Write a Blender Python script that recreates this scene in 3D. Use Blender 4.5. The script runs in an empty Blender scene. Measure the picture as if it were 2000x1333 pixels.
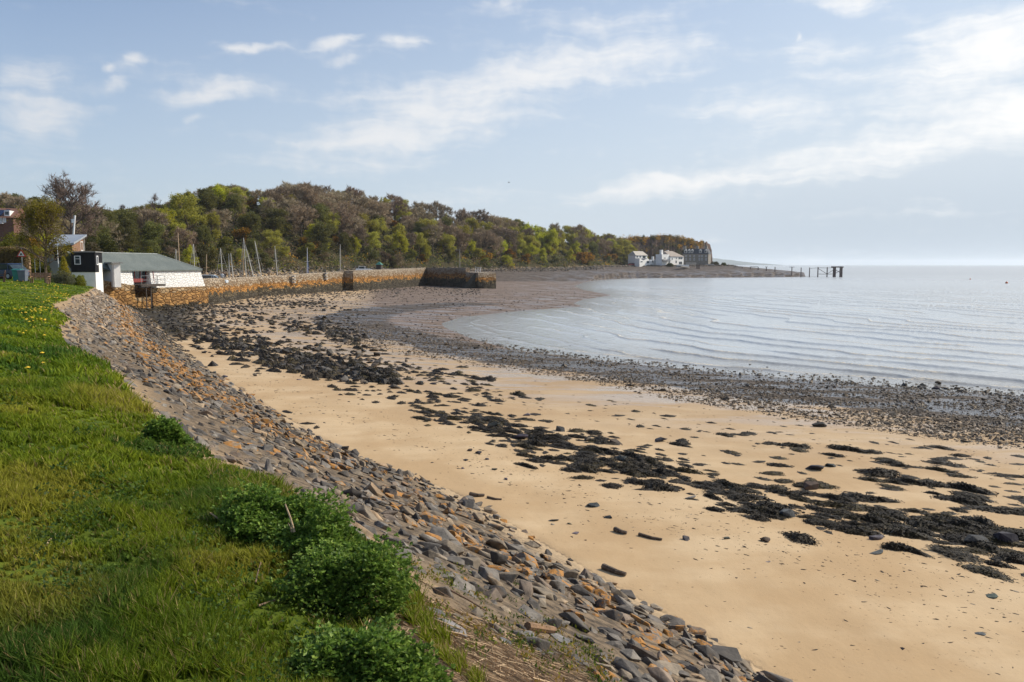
import bpy, bmesh, math, random
import numpy as np
from mathutils import Vector, Matrix, Euler
R = math.radians
rng = np.random.default_rng(7)
random.seed(7)
S = bpy.context.scene
COL = S.collection

# ---------------------------------------------------------------- camera
FPX = 1556.0                      # focal length in pixels of the 2000 px wide photograph (28 mm lens)
PITCH = math.atan(149.5 / FPX)
CAMZ = 6.5
cam = bpy.data.objects.new('camera', bpy.data.cameras.new('camera'))
COL.objects.link(cam)
cam.location = (0, 0, CAMZ)
cam.rotation_euler = (math.pi / 2 - PITCH, 0, 0)
cam.data.lens = FPX * 36 / 2000
cam.data.sensor_width = 36
cam.data.clip_start = 0.1
cam.data.clip_end = 60000
S.camera = cam

# ---------------------------------------------------------------- light
SUN_AZ, SUN_EL = 70.0, 38.0       # azimuth clockwise from the viewing direction, elevation
sd_ = Vector((math.sin(R(SUN_AZ)) * math.cos(R(SUN_EL)), math.cos(R(SUN_AZ)) * math.cos(R(SUN_EL)), math.sin(R(SUN_EL))))
sun = bpy.data.objects.new('sun', bpy.data.lights.new('sun', 'SUN'))
COL.objects.link(sun)
sun.data.energy = 4.3
sun.data.angle = R(0.5)
sun.data.color = (1.0, 0.90, 0.75)
sun.rotation_euler = sd_.to_track_quat('Z', 'Y').to_euler()
sun.location = (60, 40, 80)
S.view_settings.view_transform = 'Standard'
S.view_settings.look = 'None'
S.view_settings.exposure = 0.15
S.view_settings.gamma = 1.0
S.view_settings.use_curve_mapping = False
S.cycles.max_bounces = 6
S.cycles.diffuse_bounces = 3
S.cycles.glossy_bounces = 3
S.cycles.transparent_max_bounces = 8
S.cycles.volume_bounces = 1
S.cycles.use_denoising = True
S.cycles.use_adaptive_sampling = True
S.cycles.adaptive_threshold = 0.02

# ---------------------------------------------------------------- pixel helpers (2000 x 1333 photograph)
def ray(px, py):
    u = (px - 1000) / FPX; v = -(py - 666.5) / FPX
    return np.array([u, math.cos(PITCH) + v * math.sin(PITCH), -math.sin(PITCH) + v * math.cos(PITCH)])
def at_z(px, py, z):              # the point of that sight line at height z
    d = ray(px, py); t = (z - CAMZ) / d[2]
    return d[0] * t, d[1] * t
def at_y(px, py, y):              # the point of that sight line at distance y
    d = ray(px, py); t = y / d[1]
    return d[0] * t, y, CAMZ + d[2] * t

# ---------------------------------------------------------------- sky
def build_world():
    w = bpy.data.worlds.new('World'); S.world = w; w.use_nodes = True
    nt = w.node_tree; N = nt.nodes; L = nt.links; N.clear()
    out = N.new('ShaderNodeOutputWorld'); bg = N.new('ShaderNodeBackground'); bg.inputs['Strength'].default_value = 0.095
    L.new(bg.outputs[0], out.inputs[0])
    sky = N.new('ShaderNodeTexSky'); sky.sky_type = 'NISHITA'; sky.sun_disc = False
    sky.sun_elevation = R(SUN_EL); sky.sun_rotation = R(SUN_AZ)
    sky.air_density = 1.0; sky.dust_density = 1.6; sky.ozone_density = 1.6; sky.altitude = 0
    tc = N.new('ShaderNodeTexCoord')
    sep = N.new('ShaderNodeSeparateXYZ'); L.new(tc.outputs['Generated'], sep.inputs[0])
    def m(op, a, b=None, c=None, clamp=False):
        n = N.new('ShaderNodeMath'); n.operation = op; n.use_clamp = clamp
        for i, x in enumerate((a, b, c)):
            if x is None: continue
            if isinstance(x, (int, float)): n.inputs[i].default_value = x
            else: L.new(x, n.inputs[i])
        return n.outputs[0]
    az = m('MULTIPLY', m('ARCTAN2', sep.outputs[0], sep.outputs[1]), 57.29578)
    el = m('MULTIPLY', m('ARCSINE', sep.outputs[2]), 57.29578)
    cmb = N.new('ShaderNodeCombineXYZ'); L.new(az, cmb.inputs[0]); L.new(el, cmb.inputs[1])
    def azel(px, py):
        d = ray(px, py); d = d / np.linalg.norm(d)
        return math.degrees(math.atan2(d[0], d[1])), math.degrees(math.asin(d[2]))
    # cloud banks: end points in the sky, half thickness in degrees, amount
    def bank(p, q, th, amt, over=1.1):
        a0, e0 = azel(*p); a1, e1 = azel(*q)
        mp = N.new('ShaderNodeMapping'); mp.vector_type = 'TEXTURE'
        mp.inputs['Location'].default_value = ((a0 + a1) / 2, (e0 + e1) / 2, 0)
        mp.inputs['Rotation'].default_value = (0, 0, math.atan2(e1 - e0, a1 - a0))
        mp.inputs['Scale'].default_value = (max(.1, math.hypot(a1 - a0, e1 - e0) / 2 * over), th * 1.22, 1)
        L.new(warp.outputs[0], mp.inputs[0])
        ln = N.new('ShaderNodeVectorMath'); ln.operation = 'LENGTH'; L.new(mp.outputs[0], ln.inputs[0])
        mr = N.new('ShaderNodeMapRange'); mr.interpolation_type = 'SMOOTHSTEP'
        L.new(ln.outputs['Value'], mr.inputs[0])
        mr.inputs[1].default_value = 1.25; mr.inputs[2].default_value = 0.0
        mr.inputs[3].default_value = 0.0; mr.inputs[4].default_value = amt
        return mr.outputs[0]
    # warp so the edges are torn
    nz = N.new('ShaderNodeTexNoise'); nz.inputs['Scale'].default_value = 0.35; nz.inputs['Detail'].default_value = 5
    L.new(cmb.outputs[0], nz.inputs['Vector'])
    sb = N.new('ShaderNodeVectorMath'); sb.operation = 'SUBTRACT'; L.new(nz.outputs['Color'], sb.inputs[0]); sb.inputs[1].default_value = (.5, .5, .5)
    sc = N.new('ShaderNodeVectorMath'); sc.operation = 'MULTIPLY'; L.new(sb.outputs[0], sc.inputs[0]); sc.inputs[1].default_value = (4.5, 1.7, 0)
    warp = N.new('ShaderNodeVectorMath'); L.new(cmb.outputs[0], warp.inputs[0]); L.new(sc.outputs[0], warp.inputs[1])
    banks = [((470, 300), (1050, 215), 2.3, .72), ((620, 200), (1430, 100), 1.7, .8), ((900, 120), (1420, 95), 1.3, .85),
             ((640, 300), (900, 200), 1.6, .45), ((1040, 400), (1500, 330), .9, .8), ((1400, 345), (2150, 225), 1.5, 1.0),
             ((1750, 95), (2150, 60), 1.6, .95), ((1650, 170), (2150, 150), 2.2, .75), ((1900, 215), (2150, 200), 1.6, .7),
             ((1250, 215), (1700, 215), 1.7, .45), ((1500, 0), (1800, 8), .8, .8), ((280, 195), (545, 165), .8, .9),
             ((-60, 130), (165, 155), 1.1, .8), ((-80, 240), (205, 225), 1.7, .75), ((165, 174), (275, 160), .6, .7),
             ((235, 122), (330, 112), .5, .7), ((420, 104), (560, 92), .35, .75), ((610, 95), (700, 75), .5, .8),
             ((740, 80), (830, 92), .55, .85), ((630, 128), (720, 118), .35, .45), ((170, 138), (240, 130), .3, .5),
             ((355, 228), (405, 230), .35, .5), ((910, 15), (1060, 0), .6, .6), ((1550, 65), (1580, 66), .4, .5),
             ((1000, 60), (1400, 20), 2.4, .3), ((700, 400), (1050, 385), 1.2, .3), ((1500, 120), (1700, 100), 2.0, .3)]
    tot = None
    for b in banks:
        o = bank(*b); tot = o if tot is None else m('MAXIMUM', m('MULTIPLY_ADD', m('MINIMUM', tot, o), .35, m('MAXIMUM', tot, o)), 0)
    # streaky fine structure
    mp = N.new('ShaderNodeMapping'); mp.inputs['Rotation'].default_value = (0, 0, R(-9)); mp.inputs['Scale'].default_value = (.13, 1.0, 1)
    L.new(warp.outputs[0], mp.inputs[0])
    n2 = N.new('ShaderNodeTexNoise'); n2.inputs['Scale'].default_value = .55; n2.inputs['Detail'].default_value = 8; n2.inputs['Roughness'].default_value = .62
    L.new(mp.outputs[0], n2.inputs['Vector'])
    n3 = N.new('ShaderNodeTexNoise'); n3.inputs['Scale'].default_value = .9; n3.inputs['Detail'].default_value = 6; L.new(cmb.outputs[0], n3.inputs['Vector'])
    tex = m('ADD', m('MULTIPLY', n2.outputs['Fac'], .78), m('MULTIPLY', n3.outputs['Fac'], .22))
    x = m('ADD', m('MULTIPLY', tot, 1.15), m('MULTIPLY', m('SUBTRACT', tex, .54), 3.0))
    mr = N.new('ShaderNodeMapRange'); mr.interpolation_type = 'SMOOTHSTEP'; L.new(x, mr.inputs[0])
    mr.inputs[1].default_value = -.08; mr.inputs[2].default_value = 1.1; mr.inputs[3].default_value = 0; mr.inputs[4].default_value = .82
    cov = mr.outputs[0]
    # thin veil over the whole sky, thicker low down
    v1 = N.new('ShaderNodeMapRange'); L.new(el, v1.inputs[0]); v1.inputs[1].default_value = 26; v1.inputs[2].default_value = 0
    v1.inputs[3].default_value = VEIL[0]; v1.inputs[4].default_value = VEIL[1]
    v2 = N.new('ShaderNodeMapRange'); L.new(az, v2.inputs[0]); v2.inputs[1].default_value = -30; v2.inputs[2].default_value = 30
    v2.inputs[3].default_value = 0.0; v2.inputs[4].default_value = .45
    veil = m('ADD', v1.outputs[0], v2.outputs[0], clamp=True)
    mixv = N.new('ShaderNodeMix'); mixv.data_type = 'RGBA'; L.new(veil, mixv.inputs[0]); tint = N.new('ShaderNodeMix'); tint.data_type = 'RGBA'; tint.blend_type = 'MULTIPLY'; tint.inputs[0].default_value = 1; L.new(sky.outputs[0], tint.inputs[6]); tint.inputs[7].default_value = (.74, .985, 1.25, 1); L.new(tint.outputs[2], mixv.inputs[6])
    mixv.inputs[7].default_value = VEILC
    mixc = N.new('ShaderNodeMix'); mixc.data_type = 'RGBA'; L.new(cov, mixc.inputs[0])
    # blue grey bank of distant haze low over the open sea
    h1 = N.new('ShaderNodeMapRange'); h1.interpolation_type = 'SMOOTHSTEP'; L.new(el, h1.inputs[0]); h1.inputs[1].default_value = 8.5; h1.inputs[2].default_value = 1.5
    h2 = N.new('ShaderNodeMapRange'); h2.interpolation_type = 'SMOOTHSTEP'; L.new(az, h2.inputs[0]); h2.inputs[1].default_value = -2; h2.inputs[2].default_value = 24
    hm = N.new('ShaderNodeMix'); hm.data_type = 'RGBA'; L.new(m('MULTIPLY', m('MULTIPLY', h1.outputs[0], h2.outputs[0]), .62), hm.inputs[0]); L.new(mixv.outputs[2], hm.inputs[6]); hm.inputs[7].default_value = (4.7, 5.5, 6.4, 1)
    L.new(hm.outputs[2], mixc.inputs[6])
    # brighter towards the sun
    cb = N.new('ShaderNodeMix'); cb.data_type = 'RGBA'; v3 = N.new('ShaderNodeMapRange'); L.new(az, v3.inputs[0]); v3.inputs[1].default_value = -28; v3.inputs[2].default_value = 34; L.new(v3.outputs[0], cb.inputs[0])
    cb.inputs[6].default_value = CLOUD_A; cb.inputs[7].default_value = CLOUD_B
    L.new(cb.outputs[2], mixc.inputs[7])
    L.new(mixc.outputs[2], bg.inputs['Color'])
VEIL = (.0, .74)
VEILC = (6.6, 7.35, 8.1, 1)
CLOUD_A = (7.6, 7.7, 7.9, 1)
CLOUD_B = (10.6, 10.4, 10.1, 1)
build_world()

# ---------------------------------------------------------------- object helpers
def tag(o, label=None, cat=None, group=None, kind=None):
    if label: o['label'] = label
    if cat: o['category'] = cat
    if group: o['group'] = group
    if kind: o['kind'] = kind
    return o
def thing(name, label, cat, loc=(0, 0, 0), rz=0.0, group=None, rot=None):
    o = bpy.data.objects.new(name, None); COL.objects.link(o)
    o.empty_display_size = .3
    o.location = loc; o.rotation_euler = rot if rot else (0, 0, rz)
    return tag(o, label, cat, group)
def link_mesh(name, me, parent=None, mat=None):
    o = bpy.data.objects.new(name, me); COL.objects.link(o)
    if parent: o.parent = parent
    if mat: me.materials.append(mat)
    return o
def mesh_np(name, V, polys, mat=None, col=None, attrs=None, smooth=False, parent=None):
    """V (n,3); polys: list of (k,s) index arrays; col (n,4) point colours; attrs: name -> (n,) floats."""
    me = bpy.data.meshes.new(name)
    V = np.asarray(V, np.float32)
    me.vertices.add(len(V)); me.vertices.foreach_set('co', V.ravel())
    polys = [np.asarray(p, np.int32) for p in polys if len(p)]
    nl = sum(p.size for p in polys); npoly = sum(len(p) for p in polys)
    me.loops.add(nl); me.polygons.add(npoly)
    me.loops.foreach_set('vertex_index', np.concatenate([p.ravel() for p in polys]))
    tot = np.concatenate([np.full(len(p), p.shape[1], np.int32) for p in polys])
    st = np.concatenate([[0], np.cumsum(tot)[:-1]]).astype(np.int32)
    me.polygons.foreach_set('loop_start', st)
    me.polygons.foreach_set('use_smooth', np.full(npoly, smooth, dtype=bool))
    me.update(calc_edges=True); me.validate()
    if col is not None:
        a = me.color_attributes.new('col', 'FLOAT_COLOR', 'POINT')
        a.data.foreach_set('color', np.asarray(col, np.float32).ravel())
    for k, v in (attrs or {}).items():
        a = me.attributes.new(k, 'FLOAT', 'POINT'); a.data.foreach_set('value', np.asarray(v, np.float32))
    return link_mesh(name, me, parent, mat)
def copy_tree(o, parent=None):
    c = o.copy(); COL.objects.link(c)
    if parent: c.parent = parent
    for ch in list(o.children): copy_tree(ch, c)
    return c

class MB:
    """collects boxes, tubes and prisms; build() links them as one mesh"""
    def __init__(s): s.v = []; s.f = []
    def add(s, vs, fs):
        b = len(s.v); s.v += [tuple(v) for v in vs]; s.f += [tuple(i + b for i in f) for f in fs]; return s
    def box(s, c, d, rz=0.0, M=None):
        x, y, z = d[0] / 2, d[1] / 2, d[2] / 2
        vs = [Vector(p) for p in ((-x, -y, -z), (x, -y, -z), (x, y, -z), (-x, y, -z), (-x, -y, z), (x, -y, z), (x, y, z), (-x, y, z))]
        rm = M if M is not None else Matrix.Rotation(rz, 3, 'Z')
        return s.add([rm @ v + Vector(c) for v in vs], [(0, 3, 2, 1), (4, 5, 6, 7), (0, 1, 5, 4), (1, 2, 6, 5), (2, 3, 7, 6), (3, 0, 4, 7)])
    def tube(s, p, q, r0, r1=None, n=8):
        r1 = r0 if r1 is None else r1
        p = Vector(p); q = Vector(q); d = (q - p)
        if d.length < 1e-6: return s
        d.normalize(); a = d.orthogonal().normalized(); b = d.cross(a)
        vs = []
        for c, r in ((p, r0), (q, r1)):
            for i in range(n):
                t = 2 * math.pi * i / n; vs.append(c + (a * math.cos(t) + b * math.sin(t)) * r)
        fs = [(i, (i + 1) % n, n + (i + 1) % n, n + i) for i in range(n)] + [tuple(range(n))[::-1], tuple(range(n, 2 * n))]
        return s.add(vs, fs)
    def prism(s, pts, depth, axis='Y', off=0.0):
        """polygon in the plane across axis, extruded by depth along it (centred at off)"""
        n = len(pts); vs = []
        for k in (-depth / 2 + off, depth / 2 + off):
            for a, b in pts:
                vs.append((a, k, b) if axis == 'Y' else (k, a, b) if axis == 'X' else (a, b, k))
        fs = [tuple(range(n)), tuple(range(2 * n - 1, n - 1, -1))] + [(i, n + i, n + (i + 1) % n, (i + 1) % n) for i in range(n)]
        return s.add(vs, fs)
    def build(s, name, mat, parent=None, smooth=False, bevel=0.0, label=None):
        me = bpy.data.meshes.new(name); me.from_pydata(s.v, [], s.f)
        bm = bmesh.new(); bm.from_mesh(me)
        bmesh.ops.recalc_face_normals(bm, faces=bm.faces)
        if bevel > 0:
            bmesh.ops.bevel(bm, geom=list(bm.edges), offset=bevel, segments=2, affect='EDGES', profile=.5, clamp_overlap=True)
        bm.to_mesh(me); bm.free()
        for p in me.polygons: p.use_smooth = smooth
        me.materials.append(mat)
        o = link_mesh(name, me, parent)
        if label: o['label'] = label
        return o
    def mirror(s): return s

# ---------------------------------------------------------------- material helpers
class NT:
    def __init__(s, name):
        s.m = bpy.data.materials.new(name); s.m.use_nodes = True
        s.t = s.m.node_tree; s.N = s.t.nodes; s.L = s.t.links
        s.b = s.N['Principled BSDF']; s.out = s.N['Material Output']
    def new(s, t, **kw):
        n = s.N.new(t)
        for k, v in kw.items(): setattr(n, k, v)
        return n
    def setin(s, sock, v):
        if isinstance(v, bpy.types.NodeSocket): s.L.new(v, sock)
        elif v is not None:
            if hasattr(sock.default_value, '__len__') and not isinstance(v, (int, float)) and len(v) == 3 and len(sock.default_value) == 4: v = (*v, 1)
            sock.default_value = v
    def math(s, op, a, b=None, c=None, clamp=False):
        n = s.new('ShaderNodeMath', operation=op, use_clamp=clamp)
        for i, x in enumerate((a, b, c)):
            if x is not None: s.setin(n.inputs[i], x)
        return n.outputs[0]
    def noise(s, scale, detail=4, rough=.55, vec=None, dist=0.0):
        n = s.new('ShaderNodeTexNoise'); n.inputs['Scale'].default_value = scale; n.inputs['Detail'].default_value = detail
        n.inputs['Roughness'].default_value = rough; n.inputs['Distortion'].default_value = dist
        if vec is not None: s.L.new(vec, n.inputs['Vector'])
        return n.outputs['Fac']
    def ramp(s, f, a, b, lo=0.0, hi=1.0, smooth=True):
        n = s.new('ShaderNodeMapRange'); n.interpolation_type = 'SMOOTHSTEP' if smooth else 'LINEAR'
        s.setin(n.inputs[0], f); n.inputs[1].default_value = a; n.inputs[2].default_value = b
        n.inputs[3].default_value = lo; n.inputs[4].default_value = hi
        return n.outputs[0]
    def mix(s, f, a, b, mode='MIX'):
        n = s.new('ShaderNodeMix', data_type='RGBA', blend_type=mode)
        s.setin(n.inputs[0], f); s.setin(n.inputs[6], a); s.setin(n.inputs[7], b)
        return n.outputs[2]
    def attr(s, name, out='Fac'):
        n = s.new('ShaderNodeAttribute', attribute_name=name); return n.outputs[out]
    def pos(s): return s.new('ShaderNodeNewGeometry').outputs['Position']
    def obj(s): return s.new('ShaderNodeTexCoord').outputs['Object']
    def xyz(s, v):
        n = s.new('ShaderNodeSeparateXYZ'); s.L.new(v, n.inputs[0]); return n.outputs
    def mapping(s, v, scale=(1, 1, 1), rot=(0, 0, 0)):
        n = s.new('ShaderNodeMapping'); s.L.new(v, n.inputs[0]); n.inputs['Scale'].default_value = scale; n.inputs['Rotation'].default_value = rot
        return n.outputs[0]
    def bump(s, h, strength=.5, dist=.02, normal=None):
        n = s.new('ShaderNodeBump'); n.inputs['Strength'].default_value = strength; n.inputs['Distance'].default_value = dist
        s.setin(n.inputs['Height'], h)
        if normal is not None: s.L.new(normal, n.inputs['Normal'])
        return n.outputs[0]
    def base(s, c): s.setin(s.b.inputs['Base Color'], c)
    def rough(s, r): s.setin(s.b.inputs['Roughness'], r)
    def nrm(s, n): s.L.new(n, s.b.inputs['Normal'])

MATS = {}
def mat(name, c, rough=.7, var=.25, scale=3.0, bump=.2, bscale=None, metal=0.0, spec=.5):
    """a plain material with mottled colour and a little relief"""
    if name in MATS: return MATS[name]
    t = NT(name); p = t.obj()
    f = t.noise(scale, 5, .6, p)
    dark = tuple(x * (1 - var) for x in c); light = tuple(min(1, x * (1 + var)) for x in c)
    t.base(t.mix(t.ramp(f, .3, .7), dark, light)); t.rough(rough)
    t.b.inputs['Metallic'].default_value = metal
    t.b.inputs['Specular IOR Level'].default_value = spec
    if bump: t.nrm(t.bump(t.noise(bscale or scale * 6, 4, .6, p), bump, .02))
    MATS[name] = t.m
    return t.m
# ================================================================ TERRAIN
def pts_z(lst): return [at_z(*p) for p in lst]
# edge of the grass (px, py, height), near to far
EDGE = [(9, -14), (5, -6), (2.2, -1.0), (1.0, 1.2)] + pts_z([(905, 1333, 4.3), (835, 1270, 4.3), (770, 1190, 4.3), (690, 1080, 4.3), (620, 1010, 4.3), (520, 950, 4.3), (440, 915, 4.3), (330, 850, 4.3),
        (240, 790, 4.3), (215, 735, 4.3), (172, 706, 4.3), (120, 672, 4.4), (103, 648, 4.45), (108, 634, 4.4), (127, 628, 4.2), (118, 614, 4.3), (95, 592, 4.4),
        (128, 589, 4.2), (140, 578, 4.2), (166, 576, 4.0), (192, 556, 4.0)]) + [(-51, 103), (-56, 118), (-64, 132), (-80, 150), (-125, 172)]
EDGE_Z = lambda y: np.interp(y, [0, 30, 60, 95, 130], [4.3, 4.35, 4.15, 4.0, 4.6])
TOE = [(16, -8), (10, -1), (6.2, 5.0)] + pts_z([(1560, 1333, 1.45), (1400, 1240, 1.45), (1200, 1130, 1.45), (1000, 1010, 1.45), (880, 942, 1.45), (760, 905, 1.4), (700, 882, 1.4), (620, 840, 1.4), (520, 780, 1.4),
        (400, 708, 1.35), (350, 665, 1.35), (318, 640, 1.35), (290, 612, 1.5)]) + [(-46.5, 95), (-47.5, 99), (-50.5, 103.3), (-55.5, 118.4), (-63.6, 132.6), (-79.6, 150.8), (-124.6, 173)]
SHORE = [(140, -60), (75, 8), (45, 27)] + pts_z([(2000, 775, 0), (1750, 757, 0), (1500, 736, 0), (1300, 718, 0), (1150, 702, 0), (1000, 683, 0), (920, 662, 0), (868, 640, 0), (862, 632, 0), (900, 620, 0), (1000, 609, 0),
        (1080, 603, 0), (1138, 599, 0), (1120, 593, 0), (1140, 585, 0), (1196, 577, 0), (1140, 567, 0), (1122, 560, 0), (1140, 551.5, 0), (1170, 546.6, 0), (1240, 543.7, 0), (1340, 543, 0), (1440, 542.3, 0),
        (1530, 541.5, 0), (1572, 541, 0)]) + [(160, 436), (146, 470), (142, 560), (146, 700), (140, 2000)]
COAST = [(-125, 172), (-80, 152), (-76, 187), (-64, 226), (-42, 281), (-2, 344), (20, 368), (48, 414), (66, 434), (95, 438), (112, 442), (124, 452), (128, 520), (130, 700), (110, 2000)]
COAST_Z = lambda y: np.interp(y, [160, 250, 345, 440], [4.2, 4.2, 4.4, 5.9])
# foot of the hills: x, y, ridge rise, width of the slope
HILL = np.array([(-160, 80, 17, 200), (-62, 92, 15, 190), (-63, 112, 10, 170), (-73, 132, 7, 140), (-80, 160, 7, 100), (-76, 189, 14, 60), (-63, 228, 24, 52), (-41, 283, 25.5, 52), (-1, 346, 20, 50),
        (20, 371, 17.5, 48), (46, 416, 16, 42), (62, 440, 13, 30), (74, 457, 10, 26), (88, 482, 7, 24), (108, 512, 7, 20), (122, 540, 6, 15), (126, 700, 5, 15), (100, 2000, 5, 15)])
def seg_dist(P, poly):
    """distance to an open polyline, position along it (segment index + fraction)"""
    poly = np.asarray(poly, float); best = np.full(len(P), 1e18); par = np.zeros(len(P))
    for i in range(len(poly) - 1):
        a, b = poly[i], poly[i + 1]; ab = b - a
        t = np.clip(((P - a) @ ab) / (ab @ ab), 0, 1)
        d = ((P - a - t[:, None] * ab) ** 2).sum(1)
        k = d < best; best[k] = d[k]; par[k] = i + t[k]
    return np.sqrt(best), par
def inside(P, poly):
    poly = np.asarray(poly, float); x, y = P[:, 0], P[:, 1]; c = np.zeros(len(P), bool); n = len(poly)
    for i in range(n):
        x0, y0 = poly[i]; x1, y1 = poly[i - 1]
        k = ((y0 > y) != (y1 > y))
        if y1 == y0: continue
        c ^= k & (x < (x1 - x0) * (y - y0) / (y1 - y0) + x0)
    return c
SEA_POLY = SHORE + [(0, 20000), (20000, 20000), (20000, -20000), (140, -20000)]
LAND_POLY = EDGE + [(-20000, 172), (-20000, -20000), (9, -20000)]
TOE_POLY = TOE + [(-20000, 173), (-20000, -20000), (16, -20000)]
COAST_POLY = COAST + [(-600, 20000), (-20000, 20000), (-20000, 172)]
HILL_POLY = [tuple(h[:2]) for h in HILL] + [(-700, 20000), (-20000, 20000), (-20000, 80)]
sm = lambda x: (lambda t: t * t * (3 - 2 * t))(np.clip(x, 0, 1))
# cheap smooth value noise
_ng = np.random.default_rng(3).random((256, 256))
def vnoise(x, y):
    xi = np.floor(x).astype(int); yi = np.floor(y).astype(int); fx = x - xi; fy = y - yi
    fx = fx * fx * (3 - 2 * fx); fy = fy * fy * (3 - 2 * fy)
    g = lambda a, b: _ng[a & 255, b & 255]
    return (g(xi, yi) * (1 - fx) + g(xi + 1, yi) * fx) * (1 - fy) + (g(xi, yi + 1) * (1 - fx) + g(xi + 1, yi + 1) * fx) * fy
def fbm(x, y, o=4):
    s = 0; a = .5
    for i in range(o): s = s + a * (vnoise(x, y) - .5); x = x * 2.03 + 17.3; y = y * 2.03 + 5.1; a *= .5
    return s
SKY = ([-50, 0, 60, 95, 200, 250, 280, 330, 390, 440, 520, 600, 650, 780, 820, 870, 960, 1000, 1050, 1090, 1130, 1180, 1215, 1240], [374, 376, 379, 391, 408, 412, 402, 396, 371, 358, 371, 355, 359, 359, 382, 392, 420, 429, 431, 440, 433, 440, 464, 470])
def terrain(x, y, full=False):
    x = np.atleast_1d(np.asarray(x, float)); y = np.atleast_1d(np.asarray(y, float)); P = np.stack([x, y], 1)
    ds, _ = seg_dist(P, SHORE); sea = inside(P, SEA_POLY)
    slope = np.interp(y, [60, 110, 200, 400], [.07, .045, .026, .02]); cap = np.interp(y, [60, 150], [1.8, 1.5])
    z = np.where(sea, -np.minimum(3.5, .05 * ds), cap * (1 - np.exp(-slope * ds / cap)))
    z = z + np.where(sea, 0, fbm(x * .25, y * .25) * .12 * np.clip(ds / 8, 0, 1) + fbm(x * .9, y * .9, 3) * .035 * np.clip(ds / 3, 0, 1))
    dc, _ = seg_dist(P, COAST); incoast = inside(P, COAST_POLY); cz = COAST_Z(y)
    csl = np.interp(y, [200, 260, 320, 420], [.45, .2, .075, .095])
    z = np.where(incoast, cz, np.maximum(z, np.where((y > 150) & ~sea, cz - csl * dc, -9)))
    de, _ = seg_dist(P, EDGE); dt, _ = seg_dist(P, TOE)
    land = inside(P, LAND_POLY); bank = inside(P, TOE_POLY) & ~land
    t = de / np.maximum(de + dt, 1e-6)
    ez = EDGE_Z(y)
    zb = z + (ez - z) * (1 - t) ** 1.08 + fbm(x * .8, y * .8) * .16 * sm(t * 4) * sm((1 - t) * 4)
    zl = ez + np.interp(y, [0, 40, 100], [1.3, 1.25, 1.6]) * (1 - np.exp(-de / np.interp(y, [0, 30, 90], [4.5, 5.0, 6.5]))) + fbm(x * .35, y * .35) * .22 * np.clip(de / 2, 0, 1) + fbm(x * 1.4, y * 1.4, 3) * .07 * np.clip(de, 0, 1)
    z = np.where(bank, np.maximum(z, zb), z); z = np.where(land, zl, z)
    hill = inside(P, HILL_POLY)
    dh, ph = seg_dist(P, HILL[:, :2]); i = np.clip(ph.astype(int), 0, len(HILL) - 2); f = ph - i
    rise = HILL[i, 2] * (1 - f) + HILL[i + 1, 2] * f; wid = HILL[i, 3] * (1 - f) + HILL[i + 1, 3] * f
    q = np.clip(dh / wid, 0, 1.3)
    hz = np.where(hill, rise * np.sin(np.minimum(q, 1) * math.pi / 2) ** 1.1 + fbm(x * .06, y * .06) * 5 * sm(q * 2), 0)
    # the ridge line as it stands against the sky, less the height of the trees on it
    bx = 1000 + FPX * x / np.maximum(y, 1); cap = CAMZ + (517 - np.interp(bx, SKY[0], SKY[1]) - 14) / FPX * y - 5.5
    z = z + np.where(hill & (y > 60) & (bx > -60), np.minimum(hz, np.maximum(cap - z, 0)), hz)
    if not full: return z
    return z, dict(ds=ds, sea=sea, de=de, dt=dt, land=land, bank=bank, t=t, hill=hill, dh=dh, coast=incoast, dc=dc)
def gz(x, y): return float(terrain([x], [y])[0])
def ground_px(px, py):
    """where the sight line of a pixel meets the ground (arrays)"""
    px = np.atleast_1d(np.asarray(px, float)); py = np.atleast_1d(np.asarray(py, float))
    u = (px - 1000) / FPX; v = -(py - 666.5) / FPX
    dy = math.cos(PITCH) + v * math.sin(PITCH); dz = -math.sin(PITCH) + v * math.cos(PITCH); dx = u
    if len(px) > 400:             # gentle ground: plain iteration is enough
        z = np.full(len(px), .8)
        for _ in range(9):
            t = (z - CAMZ) / dz; z = .35 * z + .65 * np.maximum(terrain(dx * t, dy * t), 0)
        t = (z - CAMZ) / dz
        return np.stack([dx * t, dy * t, np.maximum(terrain(dx * t, dy * t), 0)], 1)
    lo = np.full(len(px), 2.0); hi = np.full(len(px), 700.0); live = np.arange(len(px)); prev = 2.0
    for t in np.exp(np.linspace(math.log(2.5), math.log(700), 200)):
        g = np.maximum(terrain(dx[live] * t, dy[live] * t), 0); k = CAMZ + dz[live] * t < g
        hi[live[k]] = t; lo[live] = prev; live = live[~k]; prev = t
        if not len(live): break
    for _ in range(14):
        mid = (lo + hi) / 2; g = np.maximum(terrain(dx * mid, dy * mid), 0); k = CAMZ + dz * mid < g
        hi = np.where(k, mid, hi); lo = np.where(k, lo, mid)
    return np.stack([dx * hi, dy * hi, np.maximum(terrain(dx * hi, dy * hi), 0)], 1)
def to_px(x, y, z):
    z = np.asarray(z) - CAMZ
    f = y * math.cos(PITCH) - z * math.sin(PITCH); w = y * math.sin(PITCH) + z * math.cos(PITCH)
    return 1000 + FPX * x / f, 666.5 - FPX * w / f, f

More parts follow.
